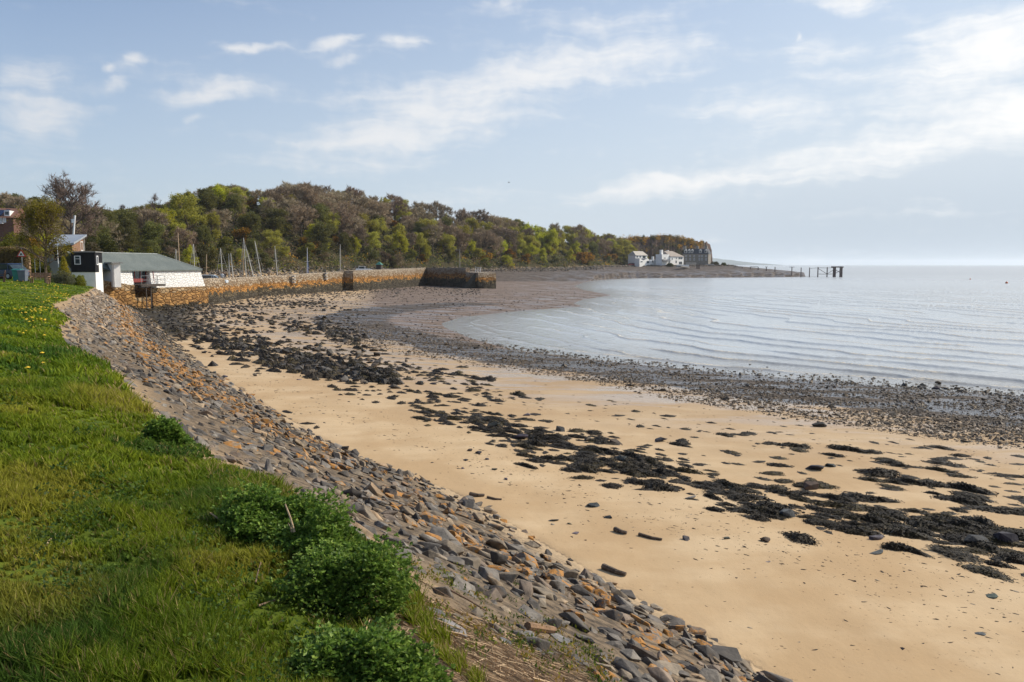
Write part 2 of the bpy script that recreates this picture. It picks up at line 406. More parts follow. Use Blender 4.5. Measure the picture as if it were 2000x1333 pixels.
def build_ground():
    ang = np.concatenate([np.linspace(-180, -50, 40)[:-1], np.linspace(-50, 45, 900), np.linspace(45, 180, 40)[1:]])
    rad = np.concatenate([[.05, .5, 1.0], np.exp(np.linspace(math.log(1.6), math.log(1500), 620)), [3000, 8000, 14500]])
    A, Rr = np.meshgrid(np.radians(ang), rad); x = (np.sin(A) * Rr).ravel(); y = (np.cos(A) * Rr).ravel()
    z, k = terrain(x, y, True)
    far = np.hypot(x, y) > 1400
    z = np.where(far, np.where(k['sea'] | (x > 0), -6, 25), z)
    na, nr = len(ang), len(rad)
    i = np.arange(nr - 1)[:, None] * na + np.arange(na - 1)[None, :]
    q = np.stack([i, i + 1, i + 1 + na, i + na], -1).reshape(-1, 4)[:, ::-1]
    grass = k['land'] * sm(k['de'] / .25) * (1 - k['hill'] * 1.0)
    bank = (~k['land']) * sm(.5 + np.where(k['bank'], k['dt'], -k['dt']) / .5 + .5 * fbm(x * 3, y * 3, 2))
    # gravel belt next to the sea, mud flat, far shingle
    ds = k['ds']; wob = fbm(x * .12, y * .12) * 5 + fbm(x * .55, y * .55) * 5
    gw = np.interp(y, [20, 40, 60, 80, 100], [16, 11, 7.5, 9, 8])
    off = np.interp(y, [30, 60, 85, 110], [0, 1.0, 6, 10])
    belt = sm((gw + wob * .5 + off - np.where(k['sea'], 0, ds)) / 2.0) * (y < 125) * np.where(k['sea'], off < 3, sm((ds - off + 2) / 3))
    px, py, _ = to_px(x, np.maximum(y, .5), z)
    mud = (~k['coast']) * sm((px - 690 + wob * 8) / 60) * sm((650 - py + (px - 700) * .05) / 14) * (y > 70) * (y < 420)
    mud = np.maximum(mud, (y > 60) * (y < 130) * sm((off + 5 + wob - np.where(k['sea'], 0, ds)) / 4))
    shing = (~k['coast']) * (y > 230) * sm((np.interp(y, [250, 300, 345, 380], [10, 45, 54, 90]) - k['dc'] + wob) / 4)
    shing = np.maximum(shing, (~k['coast']) * sm((y - 300) / 25) * sm((x - 18) / 12))
    rocks = (~k['land']) * (~k['bank']) * sm((430 - px + wob * 12) / 80) * sm((670 - py) / 20) * (y > 45) * (y < 180)
    wet = np.clip(1.15 - np.where(k['sea'], 0, ds) / np.interp(y, [30, 60, 120], [24, 22, 50]), 0, 1)
    hill = np.maximum(k['hill'] * 1.0, k['coast'] * sm((k['dc'] - 2) / 4))
    o = mesh_np('ground', np.stack([x, y, z], 1), [q], ground_mat(), smooth=True,
                attrs=dict(grass=grass, bank=bank, land=k['land'] * 1.0, belt=belt, mud=mud, shing=shing, rocks=rocks, wet=wet, hill=hill, toe=k['bank'] * k['t']))
    tag(o, kind='structure')
def ground_mat():
    t = NT('ground'); p = t.pos()
    n1 = t.noise(.35, 5, .55, p); n2 = t.noise(6, 5, .65, p); n3 = t.noise(60, 3, .6, p)
    st = t.noise(1.0, 5, .6, t.mapping(p, (.35, .8, 1), (0, 0, R(38))))
    sand = t.mix(t.ramp(st, .35, .68), SAND_A, SAND_B)
    sand = t.mix(t.ramp(n1, .42, .62, 0, .75), sand, SAND_C)
    spk = t.math('MULTIPLY', t.ramp(t.noise(11, 5, .75, p), .60, .70, 0, .75), t.ramp(t.noise(.45, 4, .6, p), .42, .62))
    sand = t.mix(spk, sand, (.14, .09, .05, 1))
    wetm = t.math('MULTIPLY', t.attr('wet'), t.ramp(t.noise(.5, 5, .6, t.mapping(p, (.35, 1, 1), (0, 0, R(40)))), .36, .6), clamp=True)
    sand = t.mix(t.math('MULTIPLY', t.attr('wet'), .8, clamp=True), sand, (.30, .215, .145, 1))
    mud = t.mix(t.ramp(t.noise(.8, 6, .7, p), .35, .65), (.15, .11, .085, 1), (.25, .19, .15, 1))
    mud = t.mix(t.ramp(n2, .5, .68), mud, (.05, .042, .036, 1))
    grav = t.mix(t.ramp(t.noise(3.5, 6, .75, p), .4, .62), (.035, .03, .026, 1), (.15, .12, .095, 1))
    soil = t.mix(t.ramp(n2, .35, .65), (.075, .060, .046, 1), (.22, .165, .11, 1))
    turf = t.mix(t.ramp(t.noise(1.5, 6, .65, p), .35, .65), (.045, .075, .008, 1), (.11, .14, .014, 1))
    hill = t.mix(t.ramp(t.noise(.25, 6, .7, p), .35, .65), (.02, .024, .008, 1), (.07, .055, .028, 1))
    shing = t.mix(t.ramp(t.noise(1.1, 6, .8, t.mapping(p, (.5, 1, 1))), .4, .62), (.05, .042, .036, 1), (.17, .135, .11, 1))
    c = t.mix(t.attr('mud'), sand, mud)
    c = t.mix(t.attr('shing'), c, shing)
    c = t.mix(t.attr('rocks'), c, (.05, .042, .03, 1))
    bm_ = t.math('ADD', t.attr('belt'), t.math('MULTIPLY', t.math('SUBTRACT', n2, .5), 1.6))
    bm_ = t.math('MULTIPLY', t.ramp(bm_, .35, .65), t.ramp(t.attr('belt'), 0, .15))
    c = t.mix(bm_, c, grav)
    tn = t.math('ADD', t.attr('toe'), t.math('MULTIPLY', t.math('SUBTRACT', n2, .5), .3))
    soil = t.mix(t.ramp(tn, .80, .98), soil, t.mix(.5, SAND_A, (.3, .24, .17, 1)))
    soil = t.mix(t.ramp(tn, .16, .02), soil, t.mix(n2, (.42, .30, .18, 1), (.25, .175, .10, 1)))
    c = t.mix(t.math('ADD', t.attr('bank'), t.attr('land'), clamp=True), c, soil)
    c = t.mix(t.attr('hill'), c, hill)
    c = t.mix(t.attr('grass'), c, turf)
    t.base(c)
    dry = t.math('MAXIMUM', t.math('MAXIMUM', t.attr('grass'), t.attr('hill')), t.attr('bank'))
    shine = t.math('MULTIPLY', wetm, t.math('SUBTRACT', 1.0, t.math('MAXIMUM', dry, t.math('MULTIPLY', t.math('MAXIMUM', t.attr('mud'), t.attr('shing')), .55))), clamp=True)
    t.rough(t.ramp(shine, .14, .55, .92, .2))
    t.setin(t.b.inputs['Specular IOR Level'], t.ramp(shine, .12, .55, .12, .75))
    h = t.math('ADD', t.math('MULTIPLY', n2, 1.0), t.math('MULTIPLY', n3, .35))
    dirt = t.math('MAXIMUM', t.math('MAXIMUM', t.attr('bank'), bm_), t.math('MAXIMUM', t.attr('mud'), t.attr('shing')))
    h = t.math('ADD', h, t.math('MULTIPLY', t.noise(1.6, 4, .6, t.mapping(p, (1, .55, 1), (0, 0, R(38)))), 5.0))
    n = t.new('ShaderNodeBump'); n.inputs['Distance'].default_value = .05; t.L.new(h, n.inputs['Height'])
    t.L.new(t.ramp(dirt, 0, 1, .10, .7), n.inputs['Strength'])
    t.nrm(n.outputs[0])
    return t.m
SAND_A = (.505, .360, .208, 1); SAND_B = (.575, .428, .262, 1); SAND_C = (.45, .305, .165, 1)
build_ground()

# ---------------------------------------------------------------- the sea
def build_sea():
    ang = np.concatenate([np.linspace(-30, -8, 30)[:-1], np.linspace(-8, 36, 760), np.linspace(36, 120, 40)[1:]])
    rad = np.concatenate([np.exp(np.linspace(math.log(26), math.log(480), 900)), np.exp(np.linspace(math.log(480), math.log(14000), 140))[1:]])
    A, Rr = np.meshgrid(np.radians(ang), rad); x = (np.sin(A) * Rr).ravel(); y = (np.cos(A) * Rr).ravel()
    P = np.stack([x, y], 1); r = np.hypot(x, y)
    ds, _ = seg_dist(P, SHORE); sea = inside(P, SEA_POLY)
    d = np.where(sea, ds, -ds)
    # swell running in towards the beach: crests bend to follow the shore
    q = .25 * d + .75 * (x * .90 + y * .43) + 9.0 * fbm(x * .05, y * .05) + 1.6 * fbm(x * .3, y * .3)
    ph = q / 3.9
    fr = ph - np.floor(ph)
    seg = sm((fbm(x * .10 + 9 * np.floor(ph), y * .045 + 3.7 * np.floor(ph), 3) + .20) / .22)     # each crest comes and goes along its length
    crest = np.exp(-((fr - .5) / .055) ** 2)
    fade = sm((d - .3) / 4) * (.25 + .75 * sm((x / np.maximum(y, 1) + .02) / .22)) * np.interp(r, [60, 120, 260, 480], [1, .9, .75, 0.0])
    z = .15 * crest * seg * fade + .010 * np.sin(ph * 2 * math.pi) * fade
    z += (.02 * fbm(x * .9, y * .6, 3) + .016 * fbm(x * 2.2, y * 1.5, 2)) * np.interp(r, [40, 480], [1, 0]) * sm(d / 3)
    foam = crest * sm((fbm(x * .14 + 5.3 * np.floor(ph), y * .07 + 1.3, 3) + .015) / .09) * sm((d - .8) / 3) * np.interp(r, [60, 150, 220], [1, .9, 0]) * sm((x / np.maximum(y, 1) + .01) / .12)
    # the last little wave at the edge
    e = np.exp(-((d - 3.2 - 2.2 * fbm(x * .1, y * .1)) / .35) ** 2) * (y < 95)
    z += .045 * e; foam = np.maximum(foam, e * sm((fbm(x * .3, y * .3) + .10) / .12) * .9 * sm((x / np.maximum(y, 1)) / .1))
    na, nr = len(ang), len(rad)
    i = np.arange(nr - 1)[:, None] * na + np.arange(na - 1)[None, :]
    quad = np.stack([i, i + 1, i + 1 + na, i + na], -1).reshape(-1, 4)[:, ::-1]
    keep = (d[quad].max(1) > -1.5)
    quad = quad[keep]
    u, inv = np.unique(quad, return_inverse=True)
    o = mesh_np('sea', np.stack([x, y, z], 1)[u], [inv.reshape(-1, 4)], sea_mat(), smooth=True,
                attrs=dict(foam=foam[u], depth=np.clip(d[u] / 30, -1, 1)))
    tag(o, kind='structure')
def sea_mat():
    t = NT('sea water'); p = t.pos()
    shal = t.mix(t.ramp(t.attr('depth'), 0, .5), (.27, .265, .25, 1), (.44, .465, .475, 1))
    f = t.noise(5, 5, .7, p)
    fm = t.math('MULTIPLY', t.attr('foam'), t.ramp(f, .36, .6), clamp=True)
    t.base(t.mix(fm, shal, (.62, .55, .43, 1)))
    t.b.inputs['IOR'].default_value = 1.34
    w1 = t.noise(1.1, 3, .6, t.mapping(p, (1.0, .5, 1), (0, 0, R(25))))
    w2 = t.noise(4.5, 3, .6, t.mapping(p, (1.0, .55, 1), (0, 0, R(-12))))
    w3 = t.noise(.16, 3, .6, t.mapping(p, (1.0, .5, 1), (0, 0, R(15))))
    dist = t.new('ShaderNodeVectorMath', operation='LENGTH'); t.L.new(p, dist.inputs[0])
    far = t.ramp(dist.outputs['Value'], 150, 1200)
    t.rough(t.math('MAXIMUM', t.math('MULTIPLY', fm, .8), t.ramp(dist.outputs['Value'], 80, 700, .13, .42)))
    h = t.math('ADD', t.math('ADD', t.math('MULTIPLY', w1, 1.0), t.math('MULTIPLY', w2, .4)), t.math('MULTIPLY', w3, t.math('MULTIPLY', far, 9.0)))
    t.nrm(t.bump(h, .55, .10))
    return t.m
build_sea()
# ================================================================ STONES, SEAWEED, SHINGLE
def hull_rock(seed, n=16, flat=(1, .75, .5), bev=0.0, box=.5):
    r = np.random.default_rng(seed); bm = bmesh.new()
    for _ in range(n):
        v = r.normal(size=3); v /= np.linalg.norm(v)
        c = v / np.abs(v).max()
        p = (v * (1 - box) + c * box * .85) * r.uniform(.75, 1.05)
        bm.verts.new((p[0] * flat[0] / 2, p[1] * flat[1] / 2, p[2] * flat[2] / 2))
    g = bmesh.ops.convex_hull(bm, input=list(bm.verts))
    bmesh.ops.delete(bm, geom=[e for e in g['geom_interior'] if isinstance(e, bmesh.types.BMVert)], context='VERTS')
    loose = [v for v in bm.verts if not v.link_faces]
    bmesh.ops.delete(bm, geom=loose, context='VERTS')
    if bev:
        bmesh.ops.dissolve_limit(bm, angle_limit=R(12), verts=list(bm.verts), edges=list(bm.edges))
        bmesh.ops.bevel(bm, geom=list(bm.edges), offset=bev, segments=2, affect='EDGES', profile=.6, clamp_overlap=True)
    bmesh.ops.triangulate(bm, faces=list(bm.faces))
    bm.verts.index_update()
    V = np.array([v.co[:] for v in bm.verts]); F = np.array([[v.index for v in f.verts] for f in bm.faces])
    bm.free(); return V, F
def quat_mats(yaw, tx, ty):
    """rotation matrices: yaw about z, then tilts about x and y"""
    cz, sz = np.cos(yaw), np.sin(yaw); n = len(yaw)
    Z = np.zeros((n, 3, 3)); Z[:, 0, 0] = cz; Z[:, 0, 1] = -sz; Z[:, 1, 0] = sz; Z[:, 1, 1] = cz; Z[:, 2, 2] = 1
    X = np.zeros((n, 3, 3)); c, s = np.cos(tx), np.sin(tx); X[:, 0, 0] = 1; X[:, 1, 1] = c; X[:, 1, 2] = -s; X[:, 2, 1] = s; X[:, 2, 2] = c
    Y = np.zeros((n, 3, 3)); c, s = np.cos(ty), np.sin(ty); Y[:, 0, 0] = c; Y[:, 0, 2] = s; Y[:, 1, 1] = 1; Y[:, 2, 0] = -s; Y[:, 2, 2] = c
    return X @ Y @ Z
def scatter(name, protos, pos, size, mats, which, col, material, label=None, cat=None, stretch=None):
    """many copies of prototypes melted into one mesh"""
    VV, FF, CC, b = [], [], [], 0
    for k, (V, F) in enumerate(protos):
        ix = np.where(which == k)[0]
        if not len(ix): continue
        v = V[None] * size[ix][:, None, None]
        if stretch is not None: v = v * stretch[ix][:, None, :]
        v = np.einsum('nij,nvj->nvi', mats[ix], v) + pos[ix][:, None, :]
        f = F[None] + (b + np.arange(len(ix)) * len(V))[:, None, None]
        VV.append(v.reshape(-1, 3)); FF.append(f.reshape(-1, F.shape[1])); CC.append(np.repeat(col[ix], len(V), 0)); b += len(ix) * len(V)
    o = mesh_np(name, np.concatenate(VV), [np.concatenate(FF)], material, col=np.concatenate(CC))
    return tag(o, label, cat, kind='stuff')
def stone_mat(name, per_object, wet=0.0):
    t = NT(name)
    if per_object:
        oi = t.new('ShaderNodeObjectInfo'); c = oi.outputs['Color']; al = oi.outputs['Alpha']; p = t.obj()
        off = t.new('ShaderNodeVectorMath', operation='ADD'); t.L.new(p, off.inputs[0]); t.L.new(oi.outputs['Random'], off.inputs[1]); p = off.outputs[0]
        sc = 1.0
    else:
        a = t.new('ShaderNodeAttribute', attribute_name='col'); c = a.outputs['Color']; al = a.outputs['Alpha']; p = t.pos(); sc = 3.0
    n1 = t.noise(3.0 * sc, 6, .65, p); n2 = t.noise(14 * sc, 5, .65, p)
    b = t.mix(1.0, c, t.mix(t.ramp(n1, .3, .7), (.62, .62, .62, 1), (1.35, 1.32, 1.28, 1)), 'MULTIPLY')
    b = t.mix(t.ramp(n2, .55, .75, 0, .5), b, t.mix(1.0, b, (.45, .45, .45, 1), 'MULTIPLY'))
    g = t.new('ShaderNodeNewGeometry').outputs['Normal']; up = t.ramp(t.xyz(g)[2], -.1, .7)
    li = t.math('MULTIPLY', t.math('ADD', t.ramp(t.noise(4.5 * sc, 6, .7, p), .40, .58), t.math('MULTIPLY', up, .25)), al)
    li = t.ramp(li, .25, .75)
    b = t.mix(li, b, t.mix(n2, (.26, .115, .022, 1), (.43, .205, .05, 1)))
    t.base(b); t.rough(.8 - .45 * wet); t.b.inputs['Specular IOR Level'].default_value = .35 + .3 * wet
    t.nrm(t.bump(t.math('ADD', n1, t.math('MULTIPLY', n2, .5)), .55, .03))
    return t.m
STONE_OBJ = stone_mat('bank stone', True)
STONE_STUFF = stone_mat('stone heap', False)
STONE_WET = stone_mat('wet shingle', False, .22)
ROCKS_LO = [hull_rock(100 + i, 11, (1, rng.uniform(.5, .9), rng.uniform(.26, .55)), box=.45) for i in range(14)]
ROCKS_HI = [hull_rock(200 + i, 15, (1, rng.uniform(.45, .9), rng.uniform(.24, .55)), bev=.03, box=.45) for i in range(16)]
PEBBLES = [hull_rock(300 + i, 9, (1, .8, .6), box=.2) for i in range(8)]
def rock_mesh(V, F, m, name='stone'):
    me = bpy.data.meshes.new(name); me.from_pydata(V.tolist(), [], F.tolist()); me.materials.append(m); return me
ROCK_ME = [rock_mesh(V, F, STONE_OBJ) for V, F in ROCKS_HI]

def stone_colors(n, lich, r=rng, dark=0.0):
    pal = np.array([(.150, .143, .139), (.098, .092, .090), (.185, .160, .132), (.23, .185, .138), (.055, .052, .052), (.165, .135, .115), (.27, .20, .135)])
    w = np.array([.26, .2, .2, .1, .1, .1, .04]); w = w / w.sum()
    c = pal[r.choice(len(pal), n, p=w)] * r.uniform(.75, 1.3, (n, 1)) * (1 - dark) * np.array([1.06, 1.0, .89])
    return np.concatenate([c, lich[:, None]], 1)
def build_bank_stones():
    # jittered rows over the plan of the bank
    xs, ys, sz = [], [], []
    for (y0, y1, sp, s0, s1) in ((-4, 13, .185, .15, .52), (13, 30, .25, .19, .50), (30, 70, .32, .25, .58), (70, 104, .48, .38, .75)):
        gx, gy = np.meshgrid(np.arange(-58, 16, sp), np.arange(y0, y1, sp))
        gx = gx.ravel() + rng.uniform(-.5, .5, gx.size) * sp; gy = gy.ravel() + rng.uniform(-.5, .5, gy.size) * sp
        k = inside(np.stack([gx, gy], 1), TOE_POLY) & ~inside(np.stack([gx, gy], 1), LAND_POLY)
        xs.append(gx[k]); ys.append(gy[k]); sz.append((s0 + (s1 - s0) * rng.random(k.sum()) ** 2.4) * np.where(rng.random(k.sum()) < .05, 1.45, 1))
    x = np.concatenate(xs); y = np.concatenate(ys); s = np.concatenate(sz)
    z, k = terrain(x, y, True); t = k['t'] + fbm(x * .6, y * .6) * .12
    # the top of the bank is half buried in earth
    near = np.interp(y, [8, 30], [1, .45])
    p = np.clip((t - np.interp(y, [4.5, 6.5], [.2, -.04])) / .07, .0, 1) * near + (1 - near) * np.clip((t - .02) / .06, 0, 1)
    patch = np.clip(.9 + 3 * fbm(x * .7, y * .7), 0.35, 1)
    ok = (rng.random(len(x)) < p * patch) & (k['de'] > .12)
    toe_thin = (t > .93) & (rng.random(len(x)) < .35); ok &= ~toe_thin
    x, y, z, s, t = x[ok], y[ok], z[ok], s[ok], t[ok]
    e = .08
    nx = -(terrain(x + e, y) - terrain(x - e, y)) / (2 * e); ny = -(terrain(x, y + e) - terrain(x, y - e)) / (2 * e)
    yaw = np.radians(rng.normal(-35, 40, len(x))); tx = -np.arctan(ny) * .9 + rng.normal(0, .22, len(x)); ty = np.arctan(nx) * .9 + rng.normal(0, .22, len(x))
    # sign: tilt so that local z follows the slope normal
    tx = -np.arctan(ny) + rng.normal(0, .24, len(x)); ty = np.arctan(nx) + rng.normal(0, .24, len(x))
    M = quat_mats(yaw, tx, ty)
    lp = np.exp(-((t - np.interp(y, [5, 25, 60], [.66, .60, .52])) / np.interp(y, [5, 30, 60], [.24, .15, .11])) ** 2)
    lich = np.where(rng.random(len(x)) < lp * np.interp(y, [10, 28], [.42, .8]), rng.uniform(.4, 1.0, len(x)) + np.interp(y, [15, 40], [0, .35]), rng.uniform(0, .3, len(x)))
    lich = np.where(rng.random(len(x)) < .03, .9, lich)
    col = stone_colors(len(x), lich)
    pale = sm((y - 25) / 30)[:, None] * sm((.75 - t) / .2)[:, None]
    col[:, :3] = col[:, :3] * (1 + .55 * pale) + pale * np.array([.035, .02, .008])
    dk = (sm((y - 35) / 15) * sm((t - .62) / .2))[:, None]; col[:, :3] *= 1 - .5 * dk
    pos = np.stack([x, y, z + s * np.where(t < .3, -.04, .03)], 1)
    px, py, f = to_px(x, y, z)
    vis = (px > -20) & (px < 2020) & (py < 1350) & (f > 0)
    score = np.where(vis, s / np.maximum(f, .1), 0)
    top = np.argsort(-score)[:300]
    rest = np.setdiff1d(np.arange(len(x)), top)
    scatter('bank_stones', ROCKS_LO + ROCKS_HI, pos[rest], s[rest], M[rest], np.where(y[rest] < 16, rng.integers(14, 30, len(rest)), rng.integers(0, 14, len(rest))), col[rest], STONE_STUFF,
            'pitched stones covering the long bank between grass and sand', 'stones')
    for i in top:
        o = bpy.data.objects.new('bank_stone', ROCK_ME[int(rng.integers(0, len(ROCK_ME)))]); COL.objects.link(o)
        o.location = pos[i]; o.rotation_euler = Matrix(M[i]).to_euler(); o.scale = (s[i], s[i] * rng.uniform(.8, 1.2), s[i] * rng.uniform(.8, 1.2)); o.color = col[i]
        c = col[i]; lum = c[:3].mean()
        if c[3] > .5: lb = 'angular stone with orange lichen set in the near part of the bank'
        elif lum > .165 or c[0] > c[2] * 1.25: lb = 'brownish angular stone set in the near part of the bank'
        elif lum < .07: lb = 'very dark angular stone set in the near part of the bank'
        else: lb = 'blue grey angular stone set in the near part of the bank'
        tag(o, lb, 'stone', 'stones of the bank beside the beach')
build_bank_stones()

# ---------------------------------------------------------------- single stones lying on the sand, by hand
def loose_stones():
    L = [(910, 900, 17, 'dark'), (952, 898, 13, 'grey'), (905, 916, 11, 'grey'), (966, 918, 17, 'grey'), (988, 937, 16, 'grey'), (812, 927, 7, 'grey'), (1028, 911, 10, 'brown'),
         (918, 881, 16, 'brown'), (935, 886, 20, 'dark'), (932, 969, 28, 'flat'), (955, 990, 20, 'flat'), (1158, 989, 34, 'dark'), (1080, 1017, 30, 'flat'), (1081, 1025, 14, 'pale'), (1113, 1024, 14, 'brown'),
         (1189, 1012, 24, 'dark'), (1124, 1042, 24, 'pale'), (1213, 1042, 24, 'flat'), (1340, 1055, 26, 'grey'), (1420, 1053, 22, 'grey'), (1495, 1057, 28, 'brown'), (1500, 1098, 12, 'pale'),
         (1713, 1080, 46, 'flat'), (1712, 1053, 40, 'grey'), (1540, 1008, 44, 'grey'), (1350, 972, 36, 'pale'), (1432, 954, 28, 'pale'), (1015, 857, 44, 'dark'), (962, 832, 36, 'dark'), (1097, 842, 34, 'grey'),
         (1030, 812, 24, 'grey'), (1215, 899, 40, 'grey'), (1288, 862, 44, 'dark'), (1205, 867, 40, 'brown'), (1148, 861, 26, 'brown'), (1590, 917, 44, 'dark'), (1622, 911, 26, 'dark'), (1583, 955, 48, 'brown'), (1905, 1062, 60, 'dark'), (1970, 1060, 60, 'dark'),
         (1885, 864, 20, 'dark'), (1914, 922, 12, 'dark'), (1913, 1238, 26, 'flat'), (1936, 1166, 32, 'flat'), (1670, 1136, 9, 'dark'), (1763, 1268, 12, 'dark'), (845, 751, 22, 'dark'), (823, 748, 14, 'grey'), (398, 690, 18, 'dark'), (584, 742, 16, 'pale'),
         (1600, 834, 40, 'dark'), (1531, 819, 14, 'dark'), (1830, 760, 20, 'dark'), (1310, 733, 12, 'dark'), (1795, 757, 12, 'dark'), (980, 686, 6, 'dark'), (1290, 728, 8, 'dark'), (1372, 742, 14, 'dark'), (1630, 757, 11, 'dark'),
         (372, 775, 14, 'grey'), (440, 737, 15, 'grey'), (375, 716, 16, 'dark'), (420, 730, 14, 'grey'), (448, 752, 22, 'grey'), (470, 765, 12, 'grey')]
    P = ground_px([a[0] for a in L], [a[1] for a in L])
    cols = dict(dark=(.035, .035, .04), grey=(.085, .088, .098), flat=(.10, .098, .098), pale=(.2, .195, .19), brown=(.085, .065, .045))
    words = dict(dark='dark stone', grey='blue grey stone', flat='flat slab of grey stone', pale='pale grey stone', brown='brownish stone')
    special = {(1158, 989): 'dark split stone with three humps alone on the clean sand', (1885, 864): 'dark upright block standing by the wet sand near the shingle', (1713, 1080): 'long flat grey slab lying in front of the weed covered rocks at right',
               (1015, 857): 'large dark pointed boulder in the weed streak in mid beach', (1600, 834): 'low dark triangular rock at the edge of the shingle belt', (1124, 1042): 'thin pale stone half sunk in the sand', (1340, 1055): 'faceted grey stone alone in the middle of the clean sand',
               (398, 690): 'dark stone on the sand below the far bend of the bank', (1830, 760): 'largest dark stone standing out of the shallow water'}
    for (px, py, w, kind), p in zip(L, P):
        d = math.hypot(p[0], p[1], ) ; size = w / FPX * math.sqrt(d * d + 25) * .92
        o = bpy.data.objects.new('loose_stone', ROCK_ME[int(rng.integers(0, 16))]); COL.objects.link(o)
        fl = .45 if kind in ('flat', 'pale') else rng.uniform(.85, 1.3)
        o.location = (p[0], p[1], p[2] + size * (.02 if fl < .5 else .08)); o.rotation_euler = (rng.normal(0, .12), rng.normal(0, .12), rng.uniform(0, 6.28)); o.scale = (size, size, size * fl)
        o.rotation_euler.z = rng.normal(0, .4)
        o.color = (*[c * rng.uniform(.85, 1.15) for c in cols[kind]], 0)
        place = 'in the shallow water by the shingle' if (py < 765 and px > 1000 or py < 700 and px > 900) else 'among the seaweed in mid beach' if 800 < py < 990 and px > 990 and py < 990 and w > 22 else 'on the sand close below the stone bank' if px < 480 else 'on the open sand'
        tag(o, special.get((px, py), '%s lying %s' % (words[kind], place)), 'stone', 'loose stones on the beach')
loose_stones()

# ---------------------------------------------------------------- seaweed
def weed_mat(per_object):
    t = NT('bladder wrack' if per_object else 'wrack carpet'); p = t.obj()
    if per_object: r = t.new('ShaderNodeObjectInfo').outputs['Random']
    else: r = t.attr('col')
    f = t.noise(9, 5, .7, p)
    c = t.mix(t.ramp(f, .35, .65), (.012, .009, .006, 1), (.046, .032, .015, 1))
    c = t.mix(t.math('MULTIPLY', t.ramp(r, .55, 1), t.ramp(f, .4, .6)), c, (.11, .08, .025, 1))
    t.base(c); t.rough(.55); t.b.inputs['Specular IOR Level'].default_value = .28
    t.nrm(t.bump(t.noise(30, 4, .7, p), .9, .05))
    return t.m
def weed_proto(seed, fronds, nu=14, nv=5):
    """a low irregular mound of wrack, about 1 m across, with fronds lying over it"""
    r = np.random.default_rng(seed); V = []; F = []
    lob = r.uniform(0, 6.28, 3)
    def hgt(a, q):
        e = .5 * (1 + .22 * math.sin(2 * a + lob[0]) + .16 * math.sin(3 * a + lob[1]) + .10 * math.sin(7 * a + lob[2]))
        return e * q, .15 * (1 - q ** 1.7) * (1 + .35 * math.sin(a * 2 + lob[1]) * q) - .012
    for j in range(nv + 1):
        for i in range(nu):
            a = 2 * math.pi * i / nu; rr, z = hgt(a, j / nv); V.append((rr * math.cos(a), rr * math.sin(a), z + r.normal(0, .016) * (j < nv)))
    for j in range(nv):
        for i in range(nu):
            a, b = j * nu + i, j * nu + (i + 1) % nu; F.append((a, b, b + nu)); F.append((a, b + nu, a + nu))
    for _ in range(fronds):
        a = r.uniform(0, 6.28); q = r.uniform(0, 1.08) ** .6; rr, z = hgt(a, min(q, 1)); rr = rr if q <= 1 else rr * q
        p = np.array([rr * math.cos(a), rr * math.sin(a), z + r.uniform(0, .025)])
        d = a + r.normal(0, .9); ln = r.uniform(.06, .17); w = r.uniform(.012, .03)
        e = np.array([math.cos(d), math.sin(d), 0]); s = np.array([-math.sin(d), math.cos(d), 0]) * w
        up = r.uniform(.0, .05); b = len(V)
        m = p + e * ln * .5 + [0, 0, up]; t_ = p + e * ln + [0, 0, -.06 * q]
        V += [tuple(p - s * .5), tuple(p + s * .5), tuple(m + s), tuple(m - s), tuple(t_)]
        F += [(b, b + 1, b + 2), (b, b + 2, b + 3), (b + 3, b + 2, b + 4)]
    return np.array(V), np.array(F)
WEED_OBJ = weed_mat(True)
WEED_HI = [weed_proto(500 + i, 200) for i in range(8)]
WEED_LO = [weed_proto(600 + i, 26, 9, 3) for i in range(8)]
